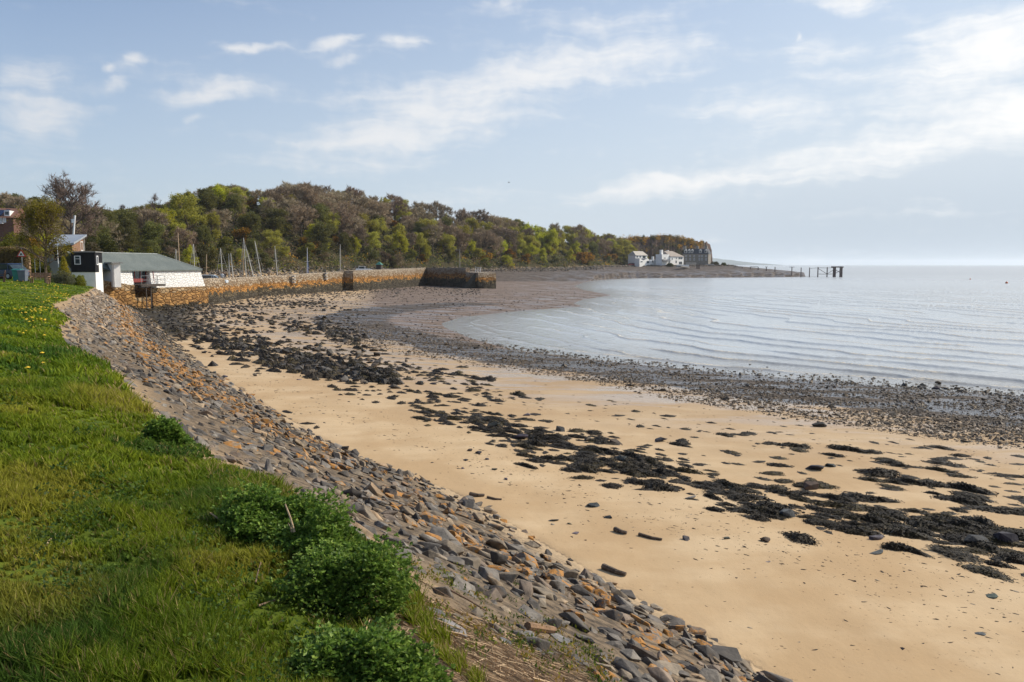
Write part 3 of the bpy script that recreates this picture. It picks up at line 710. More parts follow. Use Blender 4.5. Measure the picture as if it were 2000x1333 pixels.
def build_weed():
    pts = []                                                          # px, py, width in px, height factor
    def line(c, n, w0, w1, hf=1.0):
        c = np.array(c, float); L = np.r_[0, np.cumsum(np.hypot(np.diff(c[:, 0]), np.diff(c[:, 1])))]
        s = rng.uniform(0, L[-1], n); cx = np.interp(s, L, c[:, 0]); cy = np.interp(s, L, c[:, 1]); hw = np.interp(s, L, c[:, 2])
        o = np.clip(rng.normal(0, .5, n), -1.3, 1.3) * hw
        y = cy + o; x = cx + rng.uniform(-20, 20, n)
        k = np.clip((y - 560) / 450, .12, 1.1)
        w = (w0 + (w1 - w0) * rng.random(n) ** 2) * k
        for a in zip(x, y, w, np.full(n, hf)): pts.append(a)
    # the streak across the middle of the beach
    line([(800, 795, 18), (900, 815, 30), (1000, 840, 42), (1130, 880, 50), (1280, 920, 52), (1450, 965, 50), (1600, 985, 46), (1800, 1030, 52), (2040, 1085, 50), (2300, 1150, 50)], 440, 22, 74, .75)
    line([(1000, 850, 22), (1130, 895, 24), (1330, 945, 26), (1470, 990, 24), (1640, 1010, 26), (1900, 1070, 34), (2040, 1090, 30), (2300, 1160, 30)], 44, 36, 80, .85)
    line([(820, 800, 22), (1000, 845, 42), (1150, 885, 42), (1300, 925, 34)], 250, 26, 74, .85)
    # the dense field below the harbour wall
    line([(300, 625, 30), (400, 650, 34), (520, 690, 36), (640, 715, 22), (760, 740, 16)], 1000, 30, 120, 1.4)
    line([(270, 600, 18), (420, 612, 24), (600, 635, 20), (700, 665, 16)], 620, 30, 120, 1.4)
    line([(290, 600, 9), (400, 603, 10), (520, 598, 8), (640, 590, 5)], 300, 30, 110, 1.4)
    line([(540, 590, 6), (660, 605, 10), (700, 625, 20), (640, 650, 24)], 130, 30, 100)
    line([(600, 680, 24), (720, 700, 26), (850, 735, 20), (960, 740, 16)], 200, 26, 80)
    line([(640, 760, 14), (740, 765, 26), (860, 775, 22), (1000, 770, 18)], 60, 26, 80)
    # scattered strips towards the shingle
    line([(900, 770, 20), (1150, 800, 40), (1400, 860, 44), (1650, 900, 50), (1900, 930, 50), (2020, 960, 50), (2300, 1020, 50)], 185, 16, 62, .7)
    line([(1700, 935, 12), (1800, 960, 24), (1900, 985, 26), (2020, 990, 30)], 24, 36, 75, .7)
    line([(1500, 850, 30), (1750, 900, 40), (2000, 900, 40)], 30, 20, 60, .6)
    hand = [(1548, 872, 44), (1570, 872, 30), (1660, 880, 60), (1700, 884, 44), (1830, 905, 44), (1870, 912, 46), (1720, 926, 60), (1775, 942, 60), (1820, 948, 50), (1885, 955, 56), (1560, 1053, 60), (600, 828, 34), (618, 836, 26), (560, 805, 30), (1505, 868, 30), (1750, 1072, 60), (1785, 1078, 50)]
    for a in hand: pts.append((*a, .9))
    A = np.array(pts); A = A[(A[:, 1] > 583)]
    P = ground_px(A[:, 0], A[:, 1]); d = np.sqrt((P ** 2).sum(1)); k = terrain(P[:, 0], P[:, 1], True)[1]
    ok = (~k['sea']) & (~k['land']) & (~(k['bank'] & (k['t'] < .93)))
    A, P, d = A[ok], P[ok], d[ok]
    n = len(A); size = np.clip(A[:, 2] / FPX * d, .18, 2.0)
    yaw = np.radians(-42 + rng.normal(0, 16, n))
    stretch = np.stack([rng.uniform(.85, 1.35, n), rng.uniform(.42, .75, n), rng.uniform(.6, 1.25, n) * A[:, 3]], 1)
    M = quat_mats(yaw, rng.normal(0, .04, n), rng.normal(0, .04, n))
    px, py, f = to_px(P[:, 0], P[:, 1], P[:, 2])
    score = np.where((px > 0) & (px < 2000), size * stretch[:, 0] * stretch[:, 1] / d ** 1.6, 0)
    top = np.argsort(-score)[:300]; rest = np.setdiff1d(np.arange(n), top)
    tone = rng.random(n)
    scatter('seaweed_carpet', WEED_LO, P[rest], size[rest], M[rest], rng.integers(0, 8, len(rest)), np.repeat(tone[rest, None], 4, 1), weed_mat(False),
            'dark wrack spread over stones and sand below the harbour wall', 'seaweed', stretch[rest])
    ME = [rock_mesh(V, F, WEED_OBJ, 'seaweed_clump') for V, F in WEED_HI]
    for i in top:
        o = bpy.data.objects.new('seaweed_clump', ME[int(rng.integers(0, 8))]); COL.objects.link(o)
        o.location = P[i]; o.rotation_euler = Matrix(M[i]).to_euler(); o.scale = size[i] * stretch[i]
        big = 'large' if A[i, 2] > 75 else 'small' if A[i, 2] < 38 else 'middling'
        where = 'in the long streak across the beach' if py[i] > 770 and abs(py[i] - np.interp(px[i], [800, 1280, 2000], [795, 925, 1085])) < 75 else 'on the wet sand near the shingle' if px[i] > 900 else 'on the sand below the harbour wall'
        tag(o, '%s dark brown clump of wrack lying %s' % (big, where), 'seaweed', 'clumps of seaweed on the sand')
    # dark boulders half hidden in the weed below the wall
    q = rng.choice(np.where((A[:, 0] < 760) & (A[:, 1] < 760))[0], 700); pp = P[q] + np.stack([rng.normal(0, .7, 700), rng.normal(0, .9, 700), np.zeros(700)], 1)
    pp[:, 2] = terrain(pp[:, 0], pp[:, 1]) + .05; ss = rng.uniform(.3, .95, 700)
    c = stone_colors(700, np.zeros(700), dark=.55)
    scatter('weedy_boulders', ROCKS_LO, pp, ss, quat_mats(rng.uniform(0, 6, 700), rng.normal(0, .3, 700), rng.normal(0, .3, 700)), rng.integers(0, 14, 700), c, STONE_WET,
            'dark boulders heaped among wrack at the foot of the harbour wall', 'boulders')
build_weed()

# ---------------------------------------------------------------- shingle belt, mud stones, far shingle and rubble
def build_shingle():
    n = 112000
    px = rng.uniform(640, 2500, n); lo = np.interp(px, [640, 850, 1000, 1150, 1300, 1500, 1750, 2000, 2500], [632, 640, 676, 696, 712, 730, 750, 768, 806]); hi = np.interp(px, [640, 850, 1000, 1150, 1300, 1500, 1750, 2000, 2500], [668, 700, 722, 745, 775, 806, 842, 874, 930])
    u = rng.beta(1.6, 1.5, n) * 1.16 - .08; py = lo + (hi - lo) * u
    keep = rng.random(n) < np.interp(px, [640, 900, 2000], [.45, .5, .8])
    px, py = px[keep], py[keep]
    P = ground_px(px, py); cl = fbm(P[:, 0] * .5, P[:, 1] * .5) + .6 * fbm(P[:, 0] * 2, P[:, 1] * 2)
    kk = rng.random(len(P)) < np.clip(.62 + cl * 2.2, .06, 1); P = P[kk]; d = np.hypot(P[:, 0], P[:, 1])
    # fewer where they are far and tiny
    kk = rng.random(len(P)) < np.clip(60 / d, .3, 1); P = P[kk]; d = d[kk]
    n = len(P); s = (.048 + .17 * rng.random(n) ** 4) * np.interp(d, [35, 90], [1, 1.9])
    s = np.where(rng.random(n) < .018, s * 2.3, s)
    col = stone_colors(n, np.zeros(n), dark=.35); col[:, :3] = col[:, :3] * .62 + np.array([.05, .032, .014])
    scatter('shingle_belt', PEBBLES, P, s, quat_mats(rng.uniform(0, 6, n), rng.normal(0, .3, n), rng.normal(0, .3, n)), rng.integers(0, 8, n), col, STONE_WET, 'belt of dark wet shingle along the edge of the water', 'shingle')
    # stones on the mud flat
    n = 2600; px = rng.uniform(620, 1190, n); py = 558 + rng.beta(1.1, 1.6, n) * 80
    P = ground_px(px, py); k = terrain(P[:, 0], P[:, 1], True)[1]; P = P[(~k['sea']) & (P[:, 1] > 60)]; n = len(P)
    s = .12 + .35 * rng.random(n) ** 3
    scatter('mud_stones', PEBBLES, P, s, quat_mats(rng.uniform(0, 6, n), rng.normal(0, .2, n), rng.normal(0, .2, n)), rng.integers(0, 8, n), stone_colors(n, np.zeros(n), dark=.5), STONE_WET, 'small dark stones strewn over the brown mud flat', 'stones')
    # rubble along the foot of the harbour wall
    n = 1500; px = rng.uniform(400, 940, n); base = np.interp(px, [400, 500, 680, 830, 940], [588, 580, 568, 560, 566]); py = base + rng.exponential(7, n)
    P = ground_px(px, py); s = rng.uniform(.2, .8, n)
    scatter('wall_rubble', ROCKS_LO, P, s, quat_mats(rng.uniform(0, 6, n), rng.normal(0, .3, n), rng.normal(0, .3, n)), rng.integers(0, 14, n), stone_colors(n, np.zeros(n), dark=.45), STONE_STUFF, 'dark rubble lying along the foot of the harbour wall', 'rubble')
    # rock armour below the wooded hill
    X, Y, Z = [], [], []
    c = np.array(COAST[2:13], float)
    for i in range(5200):
        j = rng.integers(0, len(c) - 1); f = rng.random(); p = c[j] * (1 - f) + c[j + 1] * f
        tdir = c[j + 1] - c[j]; nrm = np.array([tdir[1], -tdir[0]]) / np.hypot(*tdir)
        w = 9 if p[1] < 300 else 15 if p[1] < 400 else 7
        p = p + nrm * (rng.beta(1.1, 2.0) * w - 2.5); X.append(p[0]); Y.append(p[1])
    X = np.array(X); Y = np.array(Y); Z = terrain(X, Y); n = len(X); s = rng.uniform(.5, 1.7, n)
    scatter('rock_armour', ROCKS_LO, np.stack([X, Y, Z + .1], 1), s, quat_mats(rng.uniform(0, 6, n), rng.normal(0, .4, n), rng.normal(0, .4, n)), rng.integers(0, 14, n), stone_colors(n, np.zeros(n)), STONE_STUFF, 'grey boulders of the rock armour at the foot of the wooded hill', 'boulders')
build_shingle()

# ---------------------------------------------------------------- driftwood and stalks on the sand
WOOD_GREY = mat('driftwood', (.10, .075, .055), .85, .4, 8, .5)
def stick(name, pts, r, m, label, cat, group=None, taper=.5):
    mb = MB(); n = len(pts)
    for i in range(n - 1):
        mb.tube(pts[i], pts[i + 1], r * (1 - (1 - taper) * i / (n - 1)), r * (1 - (1 - taper) * (i + 1) / (n - 1)), 7)
    o = mb.build(name, m, smooth=False)
    return tag(o, label, cat, group)
def driftwood():
    for (a, b, w, lb) in (((1248, 1046), (1293, 1056), .035, 'straight brown driftwood branch on the open sand'), ((1178, 1111), (1222, 1126), .055, 'dark forked driftwood log lying nearest below the bank'),
                          ((1201, 1037), (1224, 1044), .05, 'short grey piece of driftwood near the straight branch'), ((918, 968), (946, 970), .05, 'grey plank end lying flat on the sand near the bank'), ((952, 973), (980, 977), .03, 'thin dark stick beside the grey plank end')):
        P = ground_px([a[0], (a[0] * .45 + b[0] * .55), b[0]], [a[1], (a[1] * .45 + b[1] * .55) + 1.5, b[1]])
        stick('driftwood', [Vector(p) + Vector((0, 0, w * .7)) for p in P], w, WOOD_GREY, lb, 'driftwood', 'driftwood on the sand', .6)
driftwood()
def debris():
    """bits of weed, shell and gravel washed up on the sand"""
    n = 1500; px = rng.uniform(420, 2030, n); mid = np.interp(px, [420, 800, 1200, 1600, 2030], [720, 850, 985, 1075, 1180]); py = mid + rng.normal(0, 1, n) * np.interp(px, [420, 1200, 2030], [18, 34, 62])
    q = 500; px = np.r_[px, rng.uniform(900, 2030, q)]; py = np.r_[py, rng.uniform(0, 1, q) * 0 + np.interp(px[n:], [900, 2030], [760, 905]) + rng.normal(0, 26, q)]
    q2 = 160; a = rng.uniform(1000, 2030, q2); px = np.r_[px, a]; py = np.r_[py, rng.uniform(1000, 1333, q2)]
    P = ground_px(px, py); k = terrain(P[:, 0], P[:, 1], True)[1]; P = P[(~k['bank']) & (~k['land']) & (~k['sea'])]; n = len(P); d = np.hypot(P[:, 0], P[:, 1])
    s = (.018 + .05 * rng.random(n) ** 3) * np.interp(d, [9, 30, 60], [1, 1.9, 3]); st = np.stack([rng.uniform(.8, 2.6, n), rng.uniform(.5, 1, n), rng.uniform(.25, .7, n)], 1)
    c = np.concatenate([np.array([(.05, .035, .022), (.11, .075, .045), (.03, .026, .022), (.34, .28, .21)])[rng.choice(4, n, p=[.42, .32, .2, .06])], np.zeros((n, 1))], 1)
    scatter('beach_debris', PEBBLES, P, s, quat_mats(np.radians(rng.normal(-30, 30, n)), rng.normal(0, .1, n), rng.normal(0, .1, n)), rng.integers(0, 8, n), c, STONE_STUFF, 'scraps of weed and grit strewn over the sand', 'debris', st)
    # stones standing in the shallows
    n = 230; px = rng.uniform(900, 2030, n); py = np.interp(px, [900, 1000, 1150, 1300, 1500, 1750, 2000], [664, 684, 702, 718, 735, 756, 774]) - rng.exponential(5, n) + 2
    P = ground_px(px, py); P[:, 2] = -.02; s = rng.uniform(.12, .42, n) * np.where(rng.random(n) < .12, 1.9, 1)
    scatter('shallow_stones', PEBBLES, P, s, quat_mats(rng.uniform(0, 6, n), rng.normal(0, .2, n), rng.normal(0, .2, n)), rng.integers(0, 8, n), stone_colors(n, np.zeros(n), dark=.6), STONE_WET, 'dark stones poking out of the shallow water', 'stones')
debris()
# ================================================================ BUILT THINGS
def X_at(px, D): return (px - 1000) / FPX * D * 1.0
def z_at(py, D): return at_y(1000, py, D)[2]
class Plane:
    """a vertical plane through two (px, distance) points; turns pixels into (x along it, z)"""
    def __init__(s, a, b):
        s.p = np.array([at_y(a[0], 517, a[1])[0], a[1]]); q = np.array([at_y(b[0], 517, b[1])[0], b[1]])
        s.len = np.hypot(*(q - s.p)); s.u = (q - s.p) / s.len; s.v = np.array([-s.u[1], s.u[0]]); s.ang = math.atan2(s.u[1], s.u[0])
    def at(s, px, py):
        d = ray(px, py); A = np.array([[s.u[0], -d[0]], [s.u[1], -d[1]]]); r = np.linalg.solve(A, -s.p)
        return r[0], CAMZ + d[2] * r[1]
    def x(s, px): return s.at(px, 517)[0]
    def world(s, x, y, z=0): w = s.p + s.u * x + s.v * y; return (w[0], w[1], z)

WHITE = mat('white painted wall', (.78, .77, .74), .8, .06, 1.2, .15)
BLACK = mat('black boards', (.012, .011, .013), .6, .3, 2, .2)
FRAME_W = mat('white frame', (.8, .8, .8), .5, .03, 2, 0)
GLASS = mat('window glass', (.03, .045, .055), .08, .2, 1, 0)
RED = mat('dull red timber', (.22, .035, .03), .6, .2, 4, .1)
STEEL = mat('grey steel', (.28, .29, .30), .45, .15, 4, .1, metal=.6)
TIMBER = mat('weathered timber', (.24, .13, .07), .75, .3, 3, .3)
DECK = mat('dark deck timber', (.07, .055, .045), .8, .3, 5, .3)
SLATE = mat('slate roof', (.10, .105, .115), .7, .25, 4, .3)
TILE = mat('brown tile roof', (.30, .25, .21), .8, .2, 4, .3)
STONEW = mat('grey stone wall', (.24, .215, .18), .9, .25, 2.0, .5)
CONCR = mat('concrete', (.33, .31, .28), .9, .2, 1.5, .3)
def rough_white():
    t = NT('white limewashed stone'); p = t.obj()
    v = t.new('ShaderNodeTexVoronoi', feature='DISTANCE_TO_EDGE'); v.inputs['Scale'].default_value = 2.2
    t.L.new(t.mapping(p, (1, 1, 1.7)), v.inputs['Vector'])
    n = t.noise(3, 6, .7, p)
    t.base(t.mix(t.ramp(n, .62, .72), (.80, .79, .76, 1), (.55, .53, .49, 1))); t.rough(.85)
    h = t.math('ADD', t.ramp(v.outputs['Distance'], 0, .14), t.math('MULTIPLY', n, .8))
    t.nrm(t.bump(h, .8, .10)); return t.m
LIME = rough_white()
def corrugated():
    t = NT('grey green sheet roof'); p = t.obj(); x = t.xyz(p)
    w = t.math('SINE', t.math('MULTIPLY', x[0], 42.0))
    f = t.noise(.8, 5, .6, p)
    t.base(t.mix(t.ramp(f, .3, .7), (.105, .125, .115, 1), (.145, .165, .15, 1))); t.rough(.6); t.nrm(t.bump(w, .35, .03)); return t.m
SHEET = corrugated()
def boards():
    t = NT('black vertical boards'); p = t.obj(); x = t.xyz(p)
    w = t.math('FRACT', t.math('MULTIPLY', t.math('ADD', x[0], x[1]), 5.5))
    t.base(t.mix(t.noise(2, 4, .6, p), (.006, .006, .008, 1), (.014, .013, .016, 1))); t.rough(.7); t.b.inputs['Specular IOR Level'].default_value = .25; t.nrm(t.bump(t.ramp(w, 0, .12), .5, .02)); return t.m
BOARDS = boards()
def ashlar(name, bands):
    """coursed stones; bands: list of (attribute height, colour a, colour b) blended by the vertex attribute 'h'"""
    t = NT(name); p = t.pos(); h = t.attr('h')
    mp = t.mapping(p, (1, 1, 1.9))
    v = t.new('ShaderNodeTexVoronoi', feature='DISTANCE_TO_EDGE'); v.inputs['Scale'].default_value = 1.5; v.inputs['Randomness'].default_value = .85; t.L.new(mp, v.inputs['Vector'])
    v2 = t.new('ShaderNodeTexVoronoi'); v2.inputs['Scale'].default_value = 1.5; v2.inputs['Randomness'].default_value = .85; t.L.new(mp, v2.inputs['Vector'])
    cr = t.xyz(v2.outputs['Color'])[0]; n = t.noise(3.5, 6, .7, p)
    hh = t.math('ADD', h, t.math('ADD', t.math('MULTIPLY', t.math('SUBTRACT', cr, .5), .14), t.math('MULTIPLY', t.math('SUBTRACT', n, .5), .25)))
    c = None
    for lvl, a, b in bands:
        k = t.mix(t.ramp(t.math('ADD', t.math('MULTIPLY', cr, .6), t.math('MULTIPLY', n, .4)), .25, .75), (*a, 1), (*b, 1))
        c = k if c is None else t.mix(t.ramp(hh, lvl - .025, lvl + .025), c, k)
    j = t.ramp(v.outputs['Distance'], .0, .055)
    c = t.mix(j, t.mix(1.0, c, (.30, .27, .25, 1), 'MULTIPLY'), c)
    t.base(c); t.rough(.9); t.b.inputs['Specular IOR Level'].default_value = .25
    t.nrm(t.bump(t.math('ADD', t.ramp(v.outputs['Distance'], 0, .18), t.math('MULTIPLY', n, .7)), .9, .14)); return t.m
PIERSTONE = ashlar('harbour wall stone', [(-1, (.035, .028, .018), (.085, .072, .05)), (.42, (.06, .05, .03), (.13, .10, .055)), (.53, (.20, .10, .03), (.44, .21, .05)), (.73, (.24, .17, .105), (.36, .28, .19)), (.9, (.33, .27, .20), (.40, .33, .25))])
BASESTONE = ashlar('orange foundation stone', [(-1, (.04, .032, .02), (.08, .065, .04)), (.22, (.22, .115, .04), (.42, .23, .08)), (.8, (.30, .19, .09), (.42, .30, .17))])

def window(parent, P, px0, py0, px1, py1, off=-.03, frame=FRAME_W, glass=GLASS, bars=1, trans=True, fw=.07):
    """a window in plane P: frame with bars (part) and a pane (sub-part)"""
    x0, z1 = P.at(px0, py0); x1, z0 = P.at(px1, py1); return window_xz(parent, x0, x1, z0, z1, off, frame, glass, bars, trans, fw)
def window_xz(parent, x0, x1, z0, z1, off=-.03, frame=FRAME_W, glass=GLASS, bars=1, trans=True, fw=.07):
    m = MB()
    m.box(((x0 + x1) / 2, off, z1 - fw / 2), (x1 - x0, .09, fw)); m.box(((x0 + x1) / 2, off, z0 + fw / 2), (x1 - x0, .09, fw))
    m.box((x0 + fw / 2, off, (z0 + z1) / 2), (fw, .09, z1 - z0 - 2 * fw)); m.box((x1 - fw / 2, off, (z0 + z1) / 2), (fw, .09, z1 - z0 - 2 * fw))
    for i in range(bars):
        x = x0 + (x1 - x0) * (i + 1) / (bars + 1); m.box((x, off, (z0 + z1) / 2), (fw * .7, .07, z1 - z0 - 2 * fw))
    f = m.build('window', frame, parent)
    g = MB(); g.box(((x0 + x1) / 2, off + .02, (z0 + z1) / 2), (x1 - x0 - fw, .03, z1 - z0 - fw)); g.build('pane', glass, f)
    return f
def local(o, P, z=0): o.location = P.world(0, 0, z); o.rotation_euler = (0, 0, P.ang)

# ---------------------------------------------------------------- white boathouse by the water
def boathouse():
    P = Plane((231, 94), (391, 106)); L = P.len; t = thing('boathouse', 'white limewashed boathouse with grey green hipped roof at the water edge', 'boathouse'); local(t, P)
    zb, ze, zr = 3.62, z_at(525.5, 101), z_at(496.5, 101)
    xa, xb = P.x(256), P.x(291)
    def batter(x0, x1, name, zb_=zb, endout=0):
        # wall leaning in: 0.35 m thicker at the foot
        m = MB(); m.add([(x0, -.35, zb_), (x1 + endout, -.35, zb_), (x1 + endout * .0, 5.2, zb_), (x0, 5.2, zb_), (x0, 0, ze), (x1, 0, ze), (x1, 5.2, ze), (x0, 5.2, ze)],
                        [(0, 3, 2, 1), (4, 5, 6, 7), (0, 1, 5, 4), (1, 2, 6, 5), (2, 3, 7, 6), (3, 0, 4, 7)]); return m.build(name, LIME, t)
    batter(0, xa, 'wall', zb + .45); batter(xb, L - .15, 'wall', zb, .55)
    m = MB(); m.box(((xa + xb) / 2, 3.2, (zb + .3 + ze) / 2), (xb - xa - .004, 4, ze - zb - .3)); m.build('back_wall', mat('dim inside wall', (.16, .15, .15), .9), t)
    # glazed doors in red frames, set back between the walls
    zf = P.at(270, 552)[1]
    m = MB(); w = xb - xa
    for i in range(4): m.box((xa + .06 + (w - .12) * i / 3, .55, (zf + ze) / 2), (.09, .10, ze - zf - .02))
    m.box(((xa + xb) / 2, .55, ze - .07), (w - .02, .096, .1)); m.box(((xa + xb) / 2, .55, zf + .22), (w - .02, .096, .44))
    d = m.build('door', RED, t)
    g = MB(); g.box(((xa + xb) / 2, .57, (zf + ze) / 2), (w - .03, .03, ze - zf - .05)); g.build('pane', GLASS, d)
    # roof: front slope, cut off hip at the seaward end, back slope
    o = .3; hx = P.x(338); pk = P.x(352)
    V = [(-1.6, -o, ze - .12), (L + .05, -o, ze - .12), (hx, 2.6, zr), (-4.6, 2.6, zr + .05), (hx + .9, 3.9, zr), (L + .05, 5.5, ze - .12), (-4.6, 3.9, zr + .05), (-1.6, 5.5, ze - .12)]
    V2 = [(a, b, c - .14) for a, b, c in V]
    F = [(0, 1, 2, 3), (1, 5, 4, 2), (2, 4, 6, 3), (4, 5, 7, 6), (0, 3, 6, 7)]
    m = MB(); m.add(V + V2, F + [tuple(i + 8 for i in f[::-1]) for f in F] + [(0, 8, 9, 1), (1, 9, 13, 5), (5, 13, 15, 7), (7, 15, 8, 0)]); m.build('roof', SHEET, t)
    m = MB(); m.tube((-4.6, 2.6, zr + .08), (hx, 2.6, zr + .03), .07, .07, 6); m.tube((hx, 2.6, zr + .03), (hx + .9, 3.9, zr + .03), .06, .06, 6); m.tube((L + .05, -o, ze - .08), (hx, 2.6, zr + .03), .05, .05, 6); m.build('ridge', mat('pale roof flashing', (.30, .33, .32), .6), t)
    # balcony
    b0, b1 = P.x(255), P.x(303); zt = P.at(280, 555)[1]
    m = MB(); m.box(((b0 + b1) / 2, -.75, zt - .06), (b1 - b0, 1.7, .1)); m.box(((b0 + b1) / 2, -1.53, zt - .2), (b1 - b0, .08, .16)); bal = m.build('balcony', DECK, t)
    m = MB()
    for x in (b0 + .05, b0 + (b1 - b0) * .33, b0 + (b1 - b0) * .66, b1 - .05): m.tube((x, -1.54, zt), (x, -1.54, zt + 1.0), .028, .028, 6)
    m.tube((b1 - .05, -.4, zt), (b1 - .05, -.4, zt + 1.0), .028, .028, 6)
    for h in (.5, 1.0): m.tube((b0, -1.54, zt + h), (b1, -1.54, zt + h), .024, .024, 6); m.tube((b1 - .05, -1.54, zt + h), (b1 - .05, -.4, zt + h), .024, .024, 6)
    m.build('railing', STEEL, bal)
    for x in (b0 + .9, b0 + 1.6): m = MB(); m.tube((x, -1.35, zt - .12), (x, -1.35, 1.4), .07, .07, 7); m.build('support_post', DECK, t)
    m = MB(); m.tube((P.x(297), -.22, zb + .6), (P.x(297), -.06, ze - .02), .05, .05, 7); m.build('drainpipe', RED, t)
    # porch at the landward end
    Q = Plane((200, 95), (222, 91.6)); p2 = thing('porch', 'small flat roofed white porch between black hut and boathouse', 'porch'); local(p2, Q)
    z0 = 3.9; z1 = z_at(515, 92)
    m = MB(); m.box((Q.len / 2, .35, (z0 + z1) / 2), (Q.len, .7, z1 - z0)); m.build('wall', WHITE, p2)
    m = MB(); m.box((Q.len / 2 + .1, .3, z1 + .07), (Q.len + .4, 1.2, .14)); m.build('roof', mat('grey roofing felt', (.25, .25, .24), .9), p2)
    m = MB(); m.box((Q.len - .32, -.05, (z0 + z1) / 2), (.25, .1, z1 - z0 - .1)); m.build('pilaster', WHITE, p2)
boathouse()
def wall_block(m_v, m_f, m_h, pts, z0, z1f, n=1.0):
    pass
def stone_solid(name, foot, z0, tops, material, parent=None, batter=0.0, step=1.2, label=None, nz=8):
    """prism over a polygon footprint (anticlockwise seen from above); tops = height at each corner; vertex attribute h runs 0..1 up the wall"""
    V, F, H = [], [], []; n = len(foot); foot = [np.array(p, float) for p in foot]; cen = sum(foot) / n
    top_ids = []
    for i in range(n):
        a, b = foot[i], foot[(i + 1) % n]; za, zb_ = tops[i], tops[(i + 1) % n]; L = np.hypot(*(b - a)); k = max(1, int(L / step)); nr = np.array([(b - a)[1], -(b - a)[0]]) / L
        base = len(V)
        for s in range(k + 1):
            f = s / k; p = a + (b - a) * f; zt = za + (zb_ - za) * f
            for j in range(nz + 1):
                g = j / nz; q = p + nr * batter * (1 - g) * min(1, 4 * min(f, 1 - f) + .0)
                V.append((q[0], q[1], z0 + (zt - z0) * g)); H.append(g)
        for s in range(k):
            for j in range(nz):
                o = base + s * (nz + 1) + j; F.append((o, o + nz + 1, o + nz + 2, o + 1))
        top_ids += [base + s * (nz + 1) + nz for s in range(k)]
    tops_f = [tuple(top_ids)]
    me = bpy.data.meshes.new(name); me.from_pydata(V, [], F + tops_f)
    a = me.attributes.new('h', 'FLOAT', 'POINT'); a.data.foreach_set('value', H)
    me.materials.append(material); o = link_mesh(name, me, parent)
    if label: o['label'] = label
    return o
def foundation():
    P = Plane((231, 94), (391, 106)); L = P.len
    w = lambda x, y: P.world(x, y)[:2]
    t = thing('stone_foundation', 'orange and brown stone foundation carrying the white boathouse', 'stone wall')
    xa, xb = P.x(252), P.x(287)
    stone_solid('masonry', [w(-3.6, -.1), w(xa, -.75), w(xa, 6), w(-6, 6)], .9, [4.9, 4.0, 4.0, 4.9], BASESTONE, t, .25)
    stone_solid('masonry', [w(xb, -.75), w(L + .5, -.7), w(L + .5, 6), w(xb, 6)], .9, [3.64] * 4, BASESTONE, t, .25)
    stone_solid('masonry', [w(xa + .01, -.6), w(xb - .01, -.6), w(xb - .01, 1.58), w(xa + .01, 1.58)], .9, [2.55] * 4, BASESTONE, t)
    stone_solid('recess', [w(xa, 1.6), w(xb, 1.6), w(xb, 6), w(xa, 6)], .9, [4.0] * 4, BASESTONE, t)
foundation()

# ---------------------------------------------------------------- black hut on a white plinth
def black_hut():
    P = Plane((138.5, 86.5), (186, 87)); t = thing('black_hut', 'small black boarded hut on white plinth beside the boathouse', 'hut'); local(t, P)
    zt, zc, zb = z_at(493.5, 87), z_at(532, 87), 3.2; L = P.len; dep = 2.7
    m = MB(); m.box((L / 2, dep / 2 + .03, (zb + zc) / 2), (L - .06, dep - .06, zc - zb)); m.build('plinth', WHITE, t)
    m = MB(); m.box((L / 2, .65, (zc + zt) / 2), (L, 1.3, zt - zc)); m.box((L / 2, 1.3 + (dep - 1.3) / 2, (z_at(514, 90) + zt) / 2), (L - .004, dep - 1.3, zt - z_at(514, 90))); m.build('cladding', BOARDS, t)
    m = MB(); m.box((L / 2, 1.3 + (dep - 1.36) / 2, (zc + z_at(514, 90)) / 2), (L - .06, dep - 1.36, z_at(514, 90) - zc - .004)); m.build('wall', WHITE, t)
    m = MB(); m.box((L / 2, dep / 2, zt + .06), (L + .2, dep + .2, .1)); m.build('roof', mat('grey roofing felt', (.25, .25, .24), .9), t)
    window(t, P, 145, 500, 158, 517, bars=0); window(t, P, 146.2, 505.5, 156.8, 506.5, bars=0, fw=.02)
    # tall window on the seaward side
    f = window_xz(t, .35, .95, z_at(518, 88), z_at(500, 88), bars=0, fw=.1)
    f.rotation_euler = (0, 0, math.pi / 2); f.location = (L, 0, 0)
black_hut()

